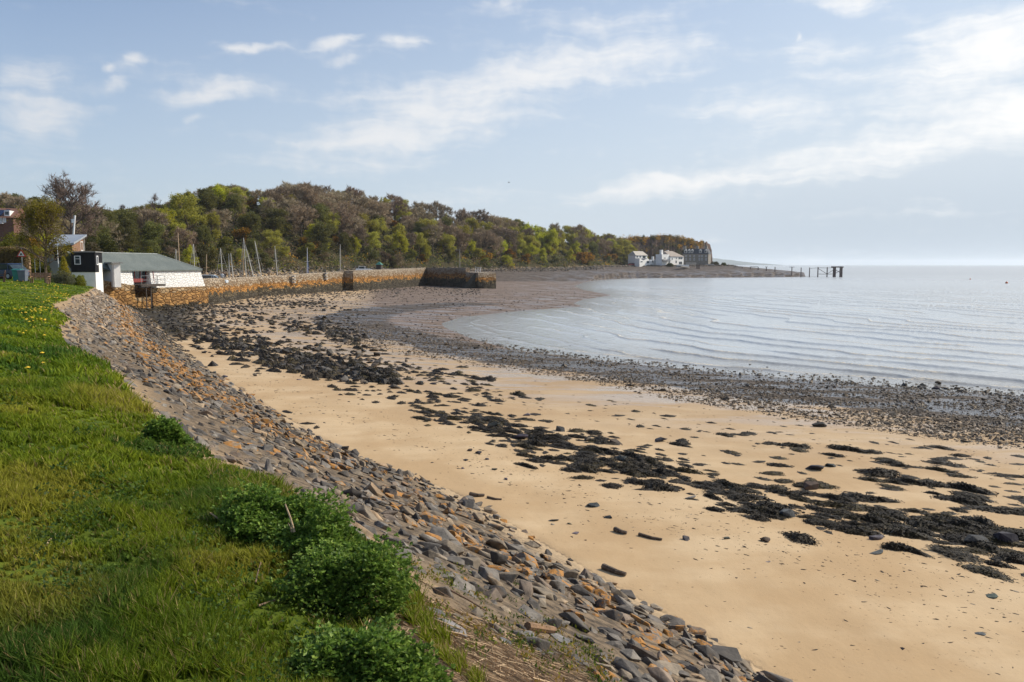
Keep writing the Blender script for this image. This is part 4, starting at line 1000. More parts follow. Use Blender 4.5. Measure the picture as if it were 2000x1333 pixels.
# ---------------------------------------------------------------- modern house behind
def modern_house():
    P = Plane((86, 95), (163, 96)); t = thing('modern_house', 'modern house with tilted metal roof and timber upper wall behind the black hut', 'house'); local(t, P)
    g = 5.0; z1 = z_at(497, 95); z2 = z_at(491, 95); x1 = P.x(141); L = P.len
    m = MB(); m.box((x1 / 2, 3.5, (g + z1) / 2), (x1, 7, z1 - g)); m.build('wall', mat('pale grey render', (.50, .49, .47), .85, .06), t)
    m = MB(); m.box((x1 / 2, 3.45, (z1 + z2) / 2 + .002), (x1 + .3, 7.5, z2 - z1)); m.build('floor_band', DECK, t)
    # timber upper storey: a front wall and a sunlit gable wall running back, under one tilted metal roof
    t.location = (0, 0, 0); t.rotation_euler = (0, 0, 0)
    for ch in t.children:                                        # the lower storey was drawn in the plane of the front
        ch.location = P.world(0, 0); ch.rotation_euler = (0, 0, P.ang)
    V3 = lambda px, py, D: Vector(at_y(px, py, D))
    fl, fr, br = V3(100, 492, 94.6), V3(141, 492, 94.6), V3(163.5, 492, 101); bl = fl + (br - fr); zt = lambda v, py: Vector((v.x, v.y, z_at(py, v.y)))
    flt, frt, brt = zt(fl, 481), zt(fr, 476.5), zt(br, 461.5); blt = Vector((bl.x, bl.y, brt.z))
    for v in (fl, fr, br, bl): v.z = z_at(491.5, 94.6)
    m = MB(); m.add([fl, fr, br, bl, flt, frt, brt, blt], [(0, 3, 2, 1), (4, 5, 6, 7), (0, 1, 5, 4), (1, 2, 6, 5), (2, 3, 7, 6), (3, 0, 4, 7)]); m.build('timber_wall', TIMBER, t)
    r = [V3(84, 483, 93.2), V3(144, 474.2, 93.2), V3(169.5, 458.5, 101.5), V3(112, 458.8, 101.5)]; dn = Vector((0, 0, -.22))
    m = MB(); m.add(r + [v + dn for v in r], [(0, 1, 2, 3), (7, 6, 5, 4), (0, 4, 5, 1), (1, 5, 6, 2), (2, 6, 7, 3), (3, 7, 4, 0)]); m.build('roof', mat('pale metal roof', (.36, .39, .42), .5, .08, 1, .1, metal=.2), t)
    S_ = Plane((141, 94.6), (163.5, 101))
    f = window(t, S_, 155.5, 471.5, 161, 491, bars=0, fw=.12, off=-.06); f.location = S_.world(0, 0); f.rotation_euler = (0, 0, S_.ang)
    f = window(t, P, 103, 497, 123, 511, bars=1); f.location = P.world(0, 0); f.rotation_euler = (0, 0, P.ang)
    a = V3(165, 492, 100); m = MB(); m.tube((a.x, a.y, g), (a.x, a.y, z_at(463, 100)), .06, .06, 6); m.build('post', CONCR, t)
    a = V3(166, 492, 98); b = V3(175, 492, 99); m = MB(); m.box(((a.x + b.x) / 2 - .2, a.y + .8, a.z), (b.x - a.x + .8, 2.2, .14)); bal = m.build('balcony', DECK, t)
    m = MB(); m.box(((a.x + b.x) / 2, a.y - .28, a.z + .5), (b.x - a.x, .04, .85)); m.build('glass_panel', mat('greenish glass', (.35, .42, .42), .1, .05), bal)
    m = MB(); m.tube((P.x(97), -.08, g), (P.x(97), -.08, z1), .06, .06, 6); d = m.build('drainpipe', CONCR, t); d.location = P.world(0, 0); d.rotation_euler = (0, 0, P.ang)
modern_house()
def brick_house():
    P = Plane((-70, 150), (31, 152)); t = thing('brick_house', 'dark brick house with solar panels and white dormer up the slope at left', 'house'); local(t, P)
    z0 = z_at(458, 151); z1 = z_at(424, 151); zr = z_at(404, 151); L = P.len
    BR = mat('dark red brick', (.15, .075, .055), .9, .25, 4, .3)
    m = MB(); m.box((L / 2, 4, (z0 - 4 + z1) / 2), (L, 8, z1 - z0 + 4)); m.build('wall', BR, t)
    m = MB(); m.add([(-.3, -.4, z1 - .1), (L + .3, -.4, z1 - .1), (L + .3, 4, zr), (-.3, 4, zr), (-.3, 8.4, z1 - .1), (L + .3, 8.4, z1 - .1)], [(0, 1, 2, 3), (3, 2, 5, 4), (0, 3, 4), (1, 5, 2), (0, 4, 5, 1)]); m.build('roof', mat('red brown tiles', (.16, .075, .05), .85, .25, 3, .3), t)
    sl = lambda px, py: (P.x(px), -.4 + 4.4 * (P.at(px, py)[1] - z1 + .1) / (zr - z1 + .1))
    for i in range(4):
        x0 = P.x(-14 + i * 8.2); n = Vector((0, -(zr - z1), 4.4)).normalized(); e = Vector((0, 4.4, zr - z1 + .1)).normalized(); c = Vector((x0, -.4, z1 - .1)) + e * (2.2 if i < 3 else 3.4) + n * .06
        M = Matrix(((1, 0, 0), (0, e.y, n.y), (0, e.z, n.z))); m = MB(); m.box(c, (.72, 3.0 if i < 3 else 1.2, .05), M=M); m.build('solar_panel', mat('solar panel', (.015, .018, .04), .15, .2, 6, 0), t)
    x0, x1 = P.x(13.5), P.x(24); zd0, zd1 = z_at(421, 150), z_at(410, 150)
    m = MB(); m.box(((x0 + x1) / 2, 1.6, (zd0 + zd1) / 2), (x1 - x0, 2.8, zd1 - zd0)); d = m.build('dormer', FRAME_W, t)
    m = MB(); m.box(((x0 + x1) / 2, .18, (zd0 + zd1) / 2), ((x1 - x0) * .7, .06, (zd1 - zd0) * .6)); m.build('pane', GLASS, d)
    for a, b in ((-3, 5), (6, 12)): window(t, P, a, 425, b, 435, bars=1, fw=.12)
    m = MB(); m.box((P.x(3), -.5, z_at(436.5, 151)), (P.x(14) - P.x(-6), 1, .12)); m.build('balcony', FRAME_W, t)
    m = MB(); m.box((L * .4, 4, zr + .5), (1.0, 1.0, 1.8)); m.build('chimney', BR, t)
brick_house()

# ---------------------------------------------------------------- harbour wall
def harbour_wall():
    t = thing('harbour_wall', 'long bent stone harbour wall with orange lichen band and dark weedy foot', 'harbour wall')
    P = lambda px, D: np.array(at_y(px, 517, D)[:2])
    p0, p1, p2, p3, p4 = P(392, 106), P(500, 135), P(672, 168), P(832, 220), P(934, 197)
    nr = lambda a, b: np.array([(b - a)[1], -(b - a)[0]]) / np.hypot(*(b - a))
    n2 = nr(p1, p2); p2b = p2 + n2 * 2.0 + (p2 - p1) / np.hypot(*(p2 - p1)) * .02
    back = lambda p, n, w: p - n * w
    n1 = nr(p0, p1); n3 = nr(p2b, p3)
    z = lambda py, D: z_at(py, D)
    # parapet walls with the deck behind (each a solid of its own)
    za, zb_, zc = z(544.5, 106), z(541, 135), z(530.5, 168)
    stone_solid('wall', [p0, p1, back(p1, (n1 + n2) / 2, 1.0), back(p0, n1, 1.0)], .2, [za, zb_, zb_, za], PIERSTONE, t, .7)
    stone_solid('wall', [p1, p2, back(p2, n2, 1.0), back(p1, (n1 + n2) / 2, 1.0)], .2, [zb_, zc, zc, zb_], PIERSTONE, t, .7)
    zd, ze, zf, zg = z(529.5, 167), z(523.3, 220), z(523.3, 205), z(533, 195)
    stone_solid('wall', [p2b, p3, back(p3, n3, 1.0), back(p2b, n3, 3.2)], .2, [zd, ze, ze, zd], PIERSTONE, t, .7)
    e = p3 + (p4 - p3) * .78; n4 = nr(p3, p4)
    stone_solid('wall', [p3, e, back(e, n4, 1.2), back(p3, n4, 1.2)], .2, [ze, zf, zf, ze], PIERSTONE, t, .5)
    stone_solid('pier_head', [e, p4, p4 - n4 * 5.2, e - n4 * 5.2], .2, [zg + .05, zg, zg, zg + .05], PIERSTONE, t, .5)
    # deck behind the parapets
    w = 11
    stone_solid('deck', [back(p0, n1, .9), back(p1, (n1 + n2) / 2, .9), back(p1, (n1 + n2) / 2, w), back(p0, n1, w)], .3, [za - 1.1, zb_ - 1.1, zb_ - 1.1, za - 1.1], STONEW_DECK, t, nz=1)
    stone_solid('deck', [back(p1, (n1 + n2) / 2, .9), back(p2, n2, .9), back(p2, n2, w), back(p1, (n1 + n2) / 2, w)], .3, [zb_ - 1.1, zc - 1.1, zc - 1.1, zb_ - 1.1], STONEW_DECK, t, nz=1)
    stone_solid('deck', [back(p2, n2, .9), back(p3, n3, .9), back(p3, n3, w), back(p2, n2, w)], .3, [zd - 1.1, ze - 1.1, ze - 1.1, zd - 1.1], STONEW_DECK, t, nz=1)
    stone_solid('deck', [back(p3, n4, 1.1), back(e, n4, 1.1), back(e, n4, 8), back(p3, n4, 12)], .3, [ze - 1.1, zg, zg, ze - 1.1], STONEW_DECK, t, nz=1)
    # leaning buttress at the head
    a = p4 - (p4 - p3) / np.hypot(*(p4 - p3)) * 1.4 + n4 * .1
    m = MB(); m.add([(*(a - (1.3, 0) + n4 * 2.6), .3), (*(a + n4 * 2.6), .3), (*(a + (.9, 0)), zg - .1), (*a, zg - .1), (*(a - (1.3, 0)), .3), (*a, .3)], [(0, 1, 2, 3), (0, 4, 5, 1), (0, 3, 4), (1, 5, 2), (4, 3, 2, 5)]); m.build('buttress', mat('dark weedy stone', (.03, .027, .02), .8, .4, 4, .6), t)
    # white railing at the head
    r = MB(); q = [p4 - n4 * 1.0 - (p4 - e) / np.hypot(*(p4 - e)) * k for k in (0.6, 1.8, 3.0)]
    for k in q: r.tube((*k, zg), (*k, zg + 1.15), .05, .05, 6)
    for h in (.6, 1.15): r.tube((*q[0], zg + h), (*q[2], zg + h), .045, .045, 6)
    o = r.build('railing', FRAME_W); tag(o, 'white tubular railing standing on the head of the harbour wall', 'railing')
    # little wooden shelter bracketed to the wall, with a green pyramid roof
    pp = np.array(at_y(741, 517, 191)[:2]); s = thing('tide_gauge_hut', 'narrow dark wooden box hut with green pointed roof on the harbour wall', 'hut', (pp[0], pp[1], z(533, 191)), math.atan2(n3[1], n3[0]) + math.pi / 2)
    h = z(517.5, 191) - z(533, 191)
    m = MB(); m.box((0, 0, h / 2), (1.35, 1.2, h)); m.build('cabin', mat('dark stained boards', (.05, .04, .035), .8, .3, 4, .4), s)
    m = MB(); m.add([(-.85, -.75, h), (.85, -.75, h), (.85, .75, h), (-.85, .75, h), (0, 0, h + .75)], [(0, 3, 2, 1), (0, 1, 4), (1, 2, 4), (2, 3, 4), (3, 0, 4)]); m.build('roof', mat('green roof', (.035, .15, .12), .6), s)
    m = MB(); m.box((0, -.1, -.06), (1.5, 1.4, .11)); m.build('base', DECK, s)
    # two pale step blocks on the face of the wall
    for px, py, D in ((569, 546, 146), (632, 540, 159)):
        q = at_y(px, py, D); m = MB(); zz = q[2]
        for k in range(3): m.box((q[0] + .45, q[1], zz + .55 - k * .55), (.5, 1.0, .3))
        o = m.build('mooring_step', CONCR); tag(o, 'pale stone mooring steps on the orange wall face, %s pair' % ('nearer' if px < 600 else 'farther'), 'steps', None)
STONEW_DECK = mat('pale stone deck', (.30, .25, .19), .9, .2, 1.5, .4)
harbour_wall()

# ---------------------------------------------------------------- cars
def car(name, label, loc, rz, paint, group='cars parked by the harbour', L=4.2):
    t = thing(name, label, 'car', loc, rz, group)
    W = 1.72; prof = [(-.5, .28), (.48, .28), (.5, .55), (.46, .72), (.26, .80), (.14, 1.10)]
    body = [(-L / 2, .30), (L / 2, .30), (L / 2, .58), (L / 2 - .1, .74), (L / 2 - 1.05, .86), (-L / 2 + .15, .92), (-L / 2, .75)]
    m = MB(); m.prism(body, W, 'Y'); m.build('body', mat('paint ' + name + paint[0], paint[1], .3, .04, 1, 0, spec=.6), t, bevel=.05, smooth=False)
    a = [(L / 2 - 1.0, .87), (L / 2 - 1.75, 1.42), (-L / 2 + .75, 1.45), (-L / 2 + .12, .93)]
    m = MB(); m.prism(a, W - .22, 'Y'); cab = m.build('window', GLASS, t, bevel=.03)
    m = MB(); m.prism([(L / 2 - 1.7, 1.40), (L / 2 - 1.85, 1.47), (-L / 2 + .85, 1.50), (-L / 2 + .65, 1.42)], W - .16, 'Y'); m.build('roof', bpy.data.materials['paint ' + name + paint[0]], t, bevel=.03)
    pl = MB()
    for x in (L / 2 - 1.75, .1, -L / 2 + .8):
        for y in (-1, 1): pl.box((x, y * (W / 2 - .09), 1.15), (.09, .05, .56))
    pl.build('pillar', bpy.data.materials['paint ' + name + paint[0]], t)
    TY = mat('tyre rubber', (.02, .02, .02), .9, .2, 5, .2)
    for x in (L / 2 - .8, -L / 2 + .75):
        for y in (-1, 1):
            m = MB(); m.tube((x, y * (W / 2 - .2), .31), (x, y * (W / 2 + .01), .31), .31, .31, 18); w = m.build('wheel', TY, t)
            m = MB(); m.tube((x, y * (W / 2 + .005), .31), (x, y * (W / 2 + .02), .31), .19, .19, 14); m.build('rim', STEEL, w)
    for y in (-.6, .6):
        m = MB(); m.box((-L / 2 + .01, y, .76), (.06, .3, .16)); m.build('tail_light', mat('tail light', (.35, .02, .02), .3), t)
        m = MB(); m.box((L / 2 - .03, y, .66), (.08, .34, .13)); m.build('headlight', mat('headlight', (.6, .6, .6), .15), t)
    return t
def put_car(label, px, D, z, rz, paint, name='parked_car', **k):
    x, y, _ = at_y(px, 517, D); return car(name, label, (x, y, z), R(rz), paint, **k)
quay = z_at(544, 110) - 1.1
put_car('dark blue hatchback beside the green bins on the road at left', 8, 76, gz(*at_y(10, 517, 76)[:2]), 165, (' navy', (.02, .035, .09)), L=4.1)
put_car('dark blue car half hidden by the boathouse corner', 386, 118, quay, 15, (' blue', (.03, .05, .12)))
put_car('pale silver blue car parked behind the harbour wall near two people', 414, 117, quay, 8, (' silver', (.55, .62, .68)))
put_car('white car parked on the harbour wall by the green roofed box', 711, 200, z_at(526.5, 195) - .75, 10, (' white', (.8, .8, .8)))

# ---------------------------------------------------------------- people on the quay
def person(label, px, D, z, top, trousers, hair, turn):
    x, y, _ = at_y(px, 517, D); t = thing('person', label, 'person', (x, y, z), turn, 'people on the harbour wall')
    J = {'pel': (0, 0, .95), 'wst': (0, 0, 1.1), 'chs': (0, 0, 1.33), 'nck': (0, 0, 1.48), 'hd0': (0, .02, 1.56), 'hd1': (0, .02, 1.70)}
    V = [J['pel'], J['wst'], J['chs'], J['nck'], J['hd0'], J['hd1']]; E = [(0, 1), (1, 2), (2, 3), (3, 4), (4, 5)]; rad = [.15, .13, .16, .055, .085, .085]
    for s in (-1, 1):
        b = len(V); V += [(s * .09, 0, .88), (s * .10, .03 * s, .5), (s * .10, -.03, .09), (s * .10, .14, .04)]; E += [(0, b), (b, b + 1), (b + 1, b + 2), (b + 2, b + 3)]; rad += [.09, .065, .045, .04]
        b = len(V); V += [(s * .2, 0, 1.40), (s * .25, .02, 1.13), (s * .24, .12, .90), (s * .24, .15, .80)]; E += [(2, b), (b, b + 1), (b + 1, b + 2), (b + 2, b + 3)]; rad += [.06, .045, .034, .03]
    me = bpy.data.meshes.new('body'); me.from_pydata(V, E, []); o = link_mesh('body', me, t)
    md = o.modifiers.new('skin', 'SKIN'); 
    for i, r in enumerate(rad): me.skin_vertices[0].data[i].radius = (r, r)
    me.skin_vertices[0].data[0].use_root = True
    o.modifiers.new('sub', 'SUBSURF').levels = 1
    k = NT('clothing ' + label[:12]); zz = k.xyz(k.obj())[2]
    c = k.mix(k.ramp(zz, .93, .95, smooth=False), (*trousers, 1), (*top, 1)); c = k.mix(k.ramp(zz, 1.49, 1.5, smooth=False), c, (.45, .28, .2, 1)); k.base(c); k.rough(.85); me.materials.append(k.m)
    m = bmesh.new(); bmesh.ops.create_uvsphere(m, u_segments=14, v_segments=8, radius=.105)
    for v in m.verts: v.co = Vector((v.co.x, v.co.y * 1.05 - .01, max(v.co.z, -.03) + 1.70))
    h = bpy.data.meshes.new('hair'); m.to_mesh(h); m.free(); h.materials.append(mat('hair ' + label[:8], hair, .7)); link_mesh('hair', h, t)
def build_people():
    person('person in black and white top standing behind the harbour wall', 433.5, 121, quay + .12, (.6, .6, .6), (.02, .02, .03), (.03, .02, .015), .3)
    person('person in dark navy coat standing behind the harbour wall', 437.5, 122, quay + .15, (.02, .022, .04), (.02, .02, .03), (.10, .05, .03), -.4)
try:
    build_people()
except Exception as ex: print('people', ex)

# ---------------------------------------------------------------- sailing boats behind the wall
MAST = mat('pale mast', (.55, .53, .48), .5, .08, 2, 0); WOODM = mat('varnished wooden mast', (.45, .30, .16), .5, .15, 3, 0); HULLW = mat('white hull', (.75, .75, .74), .35, .05, 1, 0); HULLB = mat('blue hull', (.03, .07, .25), .35, .1, 1, 0); SAILB = mat('blue sail cover', (.02, .11, .40), .7, .15, 4, .2)
WIRE = mat('rigging wire', (.35, .34, .32), .4, .1, 3, 0)
def sailboat(label, mx, my, bx, D, mmat, hull, sail=None, stay=1, spreader=True):
    zf = max(1.3, gz(*at_y(bx, 517, D)[:2])); x1, y1, zt = at_y(mx, my, D); x0 = at_y(bx, 517, D)[0]
    # the mast leans: continue the seen line down to the deck
    zw = z_at(535, D); k = (x1 - x0) / (zt - zw); xd = x0 - k * (zw - zf - 1.0)
    t = thing('sailing_boat', label, 'boat', (xd, D, zf), R(100 + rng.uniform(-25, 25)), 'sailing boats lying in the drying harbour')
    iv = Matrix.Rotation(-t.rotation_euler.z, 3, 'Z'); H = zt - zf - 1.0
    tip = iv @ Vector((x1 - xd, 0, 0)) + Vector((0, 0, zt - zf))
    L = min(8.5, max(5.0, H * .85)); st = []
    for i in range(9):
        f = i / 8; w = 1.15 * math.sin(math.pi * min(1, .12 + .88 * (f ** .8)) ) ** .6 if f < 1 else .02
        st.append((-L * .45 + L * f, max(.02, w * L / 8)))
    V, F = [], []
    for xx, w in st: V += [(xx, -w, 1.0), (xx, -w * .75, .45), (xx, 0, .1), (xx, w * .75, .45), (xx, w, 1.0)]
    for i in range(8):
        for j in range(4): a = i * 5 + j; F.append((a, a + 5, a + 6, a + 1))
        F.append((i * 5 + 4, i * 5 + 9, i * 5 + 5, i * 5))
    F += [(0, 1, 2, 3, 4)]
    m = MB(); m.add(V, F); m.build('hull', hull, t, smooth=False)
    m = MB(); m.prism([(-L * .2, 1.01), (L * .18, 1.01), (L * .1, 1.4), (-L * .18, 1.4)], 1.1, 'Y'); m.build('cabin', HULLW, t, bevel=.05)
    m = MB(); m.tube((0, 0, 1.0), tip, .085, .055, 8); ms = m.build('mast', mmat, t)
    if spreader:
        mid = Vector((0, 0, 1)).lerp(tip, .62); m = MB(); m.tube(mid - Vector((0, .55, 0)), mid + Vector((0, .55, 0)), .03, .03, 5); m.build('spreader', mmat, ms)
    m = MB(); m.tube((0, 0, 1.9), (-L * .4, 0, 2.0), .06, .05, 6); m.build('boom', mmat, t)
    m = MB(); m.tube(tip, (L * .52, 0, 1.05), .022, .022, 4); m.tube(tip, (-L * .44, 0, 1.0), .018, .018, 4)
    if stay > 1: m.tube(tip, (0, .9, 1.0), .018, .018, 4); m.tube(tip, (0, -.9, 1.0), .018, .018, 4)
    m.build('rigging', WIRE, t)
    if sail:
        m = MB(); a = Vector((L * .5, 0, 1.2)); b = Vector((tip.x * .96, tip.y, tip.z * .93)); m.tube(a, a.lerp(b, .5), .11, .13, 8); m.tube(a.lerp(b, .5), b, .13, .05, 8); m.build('furled_sail', SAILB, t)
for a in (('sailing boat with tall wooden mast rising behind the boathouse roof', 347.5, 455, 351, 126, WOODM, HULLW), ('sailing boat with short thin mast just left of the wooden mast', 343.5, 487, 343.5, 128, MAST, HULLW),
          ('sailing boat with straight pale mast right of the boathouse', 377.5, 477, 380, 128, MAST, HULLW, None, 2), ('sailing boat with stubby tan mast above the silver car', 403.5, 497, 402, 133, WOODM, HULLW),
          ('sailing boat with pale mast rising above the two people', 430.5, 485, 433.5, 138, MAST, HULLB), ('small boat with faint thin mast, first of a close pair', 446.5, 496, 447.5, 146, WIRE, HULLW), ('small boat with pale leaning mast, second of a close pair', 450.5, 495, 454, 146, MAST, HULLB, None, 2),
          ('sailing boat with brownish mast hidden behind the tallest mast', 474.2, 486, 475.5, 150, WOODM, HULLW), ('sailing boat with the tallest white mast of the harbour', 475.6, 465, 480, 150, MAST, HULLW, None, 2), ('sailing boat heeled over with mast leaning from the tallest mast', 479, 479, 493, 152, MAST, HULLB),
          ('heeled sailing boat with pale mast leaning to the left', 497.5, 471, 509, 156, MAST, HULLB), ('sailing boat with slightly leaning pale mast over a blue hull', 536.5, 481, 541, 165, MAST, HULLB),
          ('sailing boat with furled blue sail beside its mast', 600, 484, 599.3, 172, MAST, HULLB, 1), ('sailing boat with lone straight mast near the bend of the wall', 664.5, 478, 664, 190, MAST, HULLW, None, 1, False)):
    sailboat(*a)

# ---------------------------------------------------------------- street furniture on the left lawn
def post_at(px, D): x, y, _ = at_y(px, 517, D); return x, y, gz(x, y)
def left_things():
    x, y, z = post_at(43.5, 72); t = thing('warning_sign', 'red triangular warning sign on grey post beside the bins', 'road sign', (x, y, z), R(6))
    zt = z_at(497, 72) - z
    m = MB(); m.tube((0, 0, 0), (0, 0, zt + .55), .045, .045, 8); m.build('post', STEEL, t)
    s = .42
    def tri(r, d, off): mm = MB(); mm.prism([(-r, zt - r * .55), (r, zt - r * .55), (0, zt + r * 1.15)], d, 'Y', off); return mm
    pl = tri(s, .03, -.07).build('plate', mat('sign red', (.45, .03, .02), .5, .05), t); tri(s * .62, .012, -.095).build('face', FRAME_W, pl)
    m = MB(); m.box((0, -.106, zt + .02), (.16, .01, .12)); m.tube((-.07, -.106, zt - .1), (-.07, -.11, zt + .02), .03, .03, 6); m.tube((.07, -.106, zt - .1), (.07, -.11, zt + .02), .03, .03, 6); m.build('symbol', mat('sign black', (.01, .01, .01), .6), pl)
    # bins
    for px, D, c, lb, sc in ((34, 71, (.02, .16, .14), 'teal green wheeled bin beside the blue car', 1.0), (44, 71, (.12, .14, .18), 'grey wheeled bin at the foot of the warning sign', .95)):
        x, y, z = post_at(px, D); t = thing('wheelie_bin', lb, 'bin', (x, y, z), R(8), 'wheeled bins by the road'); M = mat('bin ' + lb[:5], c, .5, .1)
        w, d, h = .34 * sc, .38 * sc, 1.0 * sc
        m = MB(); m.add([(-w * .8, -d * .8, .06), (w * .8, -d * .8, .06), (w * .8, d * .8, .06), (-w * .8, d * .8, .06), (-w, -d, h), (w, -d, h), (w, d, h), (-w, d, h)], [(0, 3, 2, 1), (4, 5, 6, 7), (0, 1, 5, 4), (1, 2, 6, 5), (2, 3, 7, 6), (3, 0, 4, 7)]); m.build('bin_body', M, t, bevel=.02)
        m = MB(); m.prism([(-d - .04, h + .004), (d + .05, h + .004), (d + .02, h + .1), (0, h + .13), (-d, h + .08)], w * 2 + .06, 'X'); m.build('lid', M, t)
        for s_ in (-1, 1): m = MB(); m.tube((s_ * w * .9, d * .85, .1), (s_ * w * 1.05, d * .85, .1), .1, .1, 12); m.build('wheel', mat('tyre rubber', (.02, .02, .02), .9), t)
    # benches
    def bench(px, D, rz, lb, col, W=1.6):
        x, y, z = post_at(px, D); t = thing('park_bench', lb, 'bench', (x, y, z), R(rz), 'benches on the lawn'); M = mat('bench ' + lb[:10], col, .8, .25, 6, .4)
        m = MB()
        for k in range(4): m.box((0, -.2 + k * .13, .45), (W, .11, .045))
        m.build('seat', M, t); m = MB(); 
        for k in range(3): m.box((0, .30 + k * .035, .62 + k * .15), (W, .035, .125))
        m.build('backrest', M, t)
        for s_ in (-1, 1):
            m = MB(); m.box((s_ * (W / 2 - .12), -.17, .21), (.09, .09, .42)); m.build('leg', M, t); m = MB(); m.add([(s_ * (W / 2 - .12) + a, b + c_ * .12, c_ * .95) for c_ in (0, 1) for a, b in ((-.045, .20), (.045, .20), (.045, .29), (-.045, .29))], [(0, 3, 2, 1), (4, 5, 6, 7), (0, 1, 5, 4), (1, 2, 6, 5), (2, 3, 7, 6), (3, 0, 4, 7)]); m.build('leg', M, t)
            m = MB(); m.box((s_ * (W / 2 - .1), .03, .66), (.08, .52, .05)); m.build('armrest', M, t)
    bench(76, 70, 10, 'weathered wooden bench under the leafy tree', (.26, .15, .085)); bench(-1, 66, -60, 'dark wooden bench at the left end of the lawn', (.07, .035, .025))
    # orange board
    x, y, z = post_at(73, 84); t = thing('notice_board', 'orange rectangular board on two posts behind the bench', 'sign', (x, y, z), R(5)); zo = z_at(501, 84) - z
    m = MB(); m.box((0, -.05, zo), (.68, .04, .36)); m.build('board', mat('orange board', (.55, .22, .02), .6, .08), t)
    for s_ in (-.25, .25): m = MB(); m.tube((s_, 0, 0), (s_, 0, zo + .15), .03, .03, 6); m.build('post', STEEL, t)
    # white poles
    x, y, z = post_at(113.8, 88); o = stick('lamp_post', [Vector((x, y, z)), Vector((x, y, z_at(480, 88)))], .05, FRAME_W, 'slim white post in front of the modern house window', 'post', None, .8)
    D = 108; a = at_y(142.6, 470, D); b = at_y(146.2, 421, D); t = thing('flagpole', 'white leaning pole with a drum behind the modern house roof', 'pole', (a[0], D, gz(a[0], D)))
    top = Vector(b) - t.location; k = (b[0] - a[0]) / (b[2] - a[2]); foot = Vector((-(a[2] - t.location.z) * k, 0, 0))
    m = MB(); m.tube(foot, top, .16, .12, 8); m.build('pole', FRAME_W, t); c = at_y(142.3, 432, D); cv = Vector(c) - t.location
    m = MB(); m.tube(cv - Vector((0, 0, .25)), cv + Vector((0, 0, .25)), .2, .2, 10); m.build('drum', FRAME_W, t)
    # telegraph pole with cross arm by the far end of the wall
    x, y, z = post_at(898, 300); t = thing('telegraph_pole', 'thin telegraph pole with cross arm below the woods past the harbour', 'pole', (x, y, z)); h = z_at(486, 300) - z
    m = MB(); m.tube((0, 0, 0), (0, 0, h), .14, .1, 7); m.build('pole', mat('pale grey wood', (.34, .31, .27), .8), t); m = MB(); m.box((-.5, 0, h - .5), (1.8, .12, .14)); m.build('cross_arm', mat('pale grey wood', (.34, .31, .27), .8), t)
    # gull over the sea
    c = at_y(994, 357, 160); t = thing('gull', 'small gull in flight above the end of the wooded hill', 'bird', c); m = MB(); BW = mat('gull grey', (.25, .25, .26), .8)
    m.tube((-.2, 0, 0), (.22, 0, 0), .05, .02, 6); m.build('body', BW, t)
    for s_ in (-1, 1): m = MB(); m.add([(-.06, 0, .02), (.10, 0, .02), (.05, s_ * .3, .16), (-.10, s_ * .62, .08), (-.1, s_ * .3, .14)], [(0, 1, 2, 4), (4, 2, 3)]); m.build('wing', BW, t)
    # buoys
    for px, py, lb in ((1966, 553.5, 'orange buoy floating farthest right in the glitter'), (1895, 546, 'small orange buoy floating left of its twin')):
        x, y = at_z(px, py, 0.1); o = bpy.data.meshes.new('buoy'); bm = bmesh.new(); bmesh.ops.create_uvsphere(bm, u_segments=12, v_segments=8, radius=.42 if px > 1900 else .3)
        for v in bm.verts: v.co.z *= 1.25
        bm.to_mesh(o); bm.free(); o.materials.append(mat('buoy orange', (.6, .12, .02), .4)); ob = link_mesh('buoy', o); ob.location = (x, y, .15); tag(ob, lb, 'buoy', 'mooring buoys')
left_things()

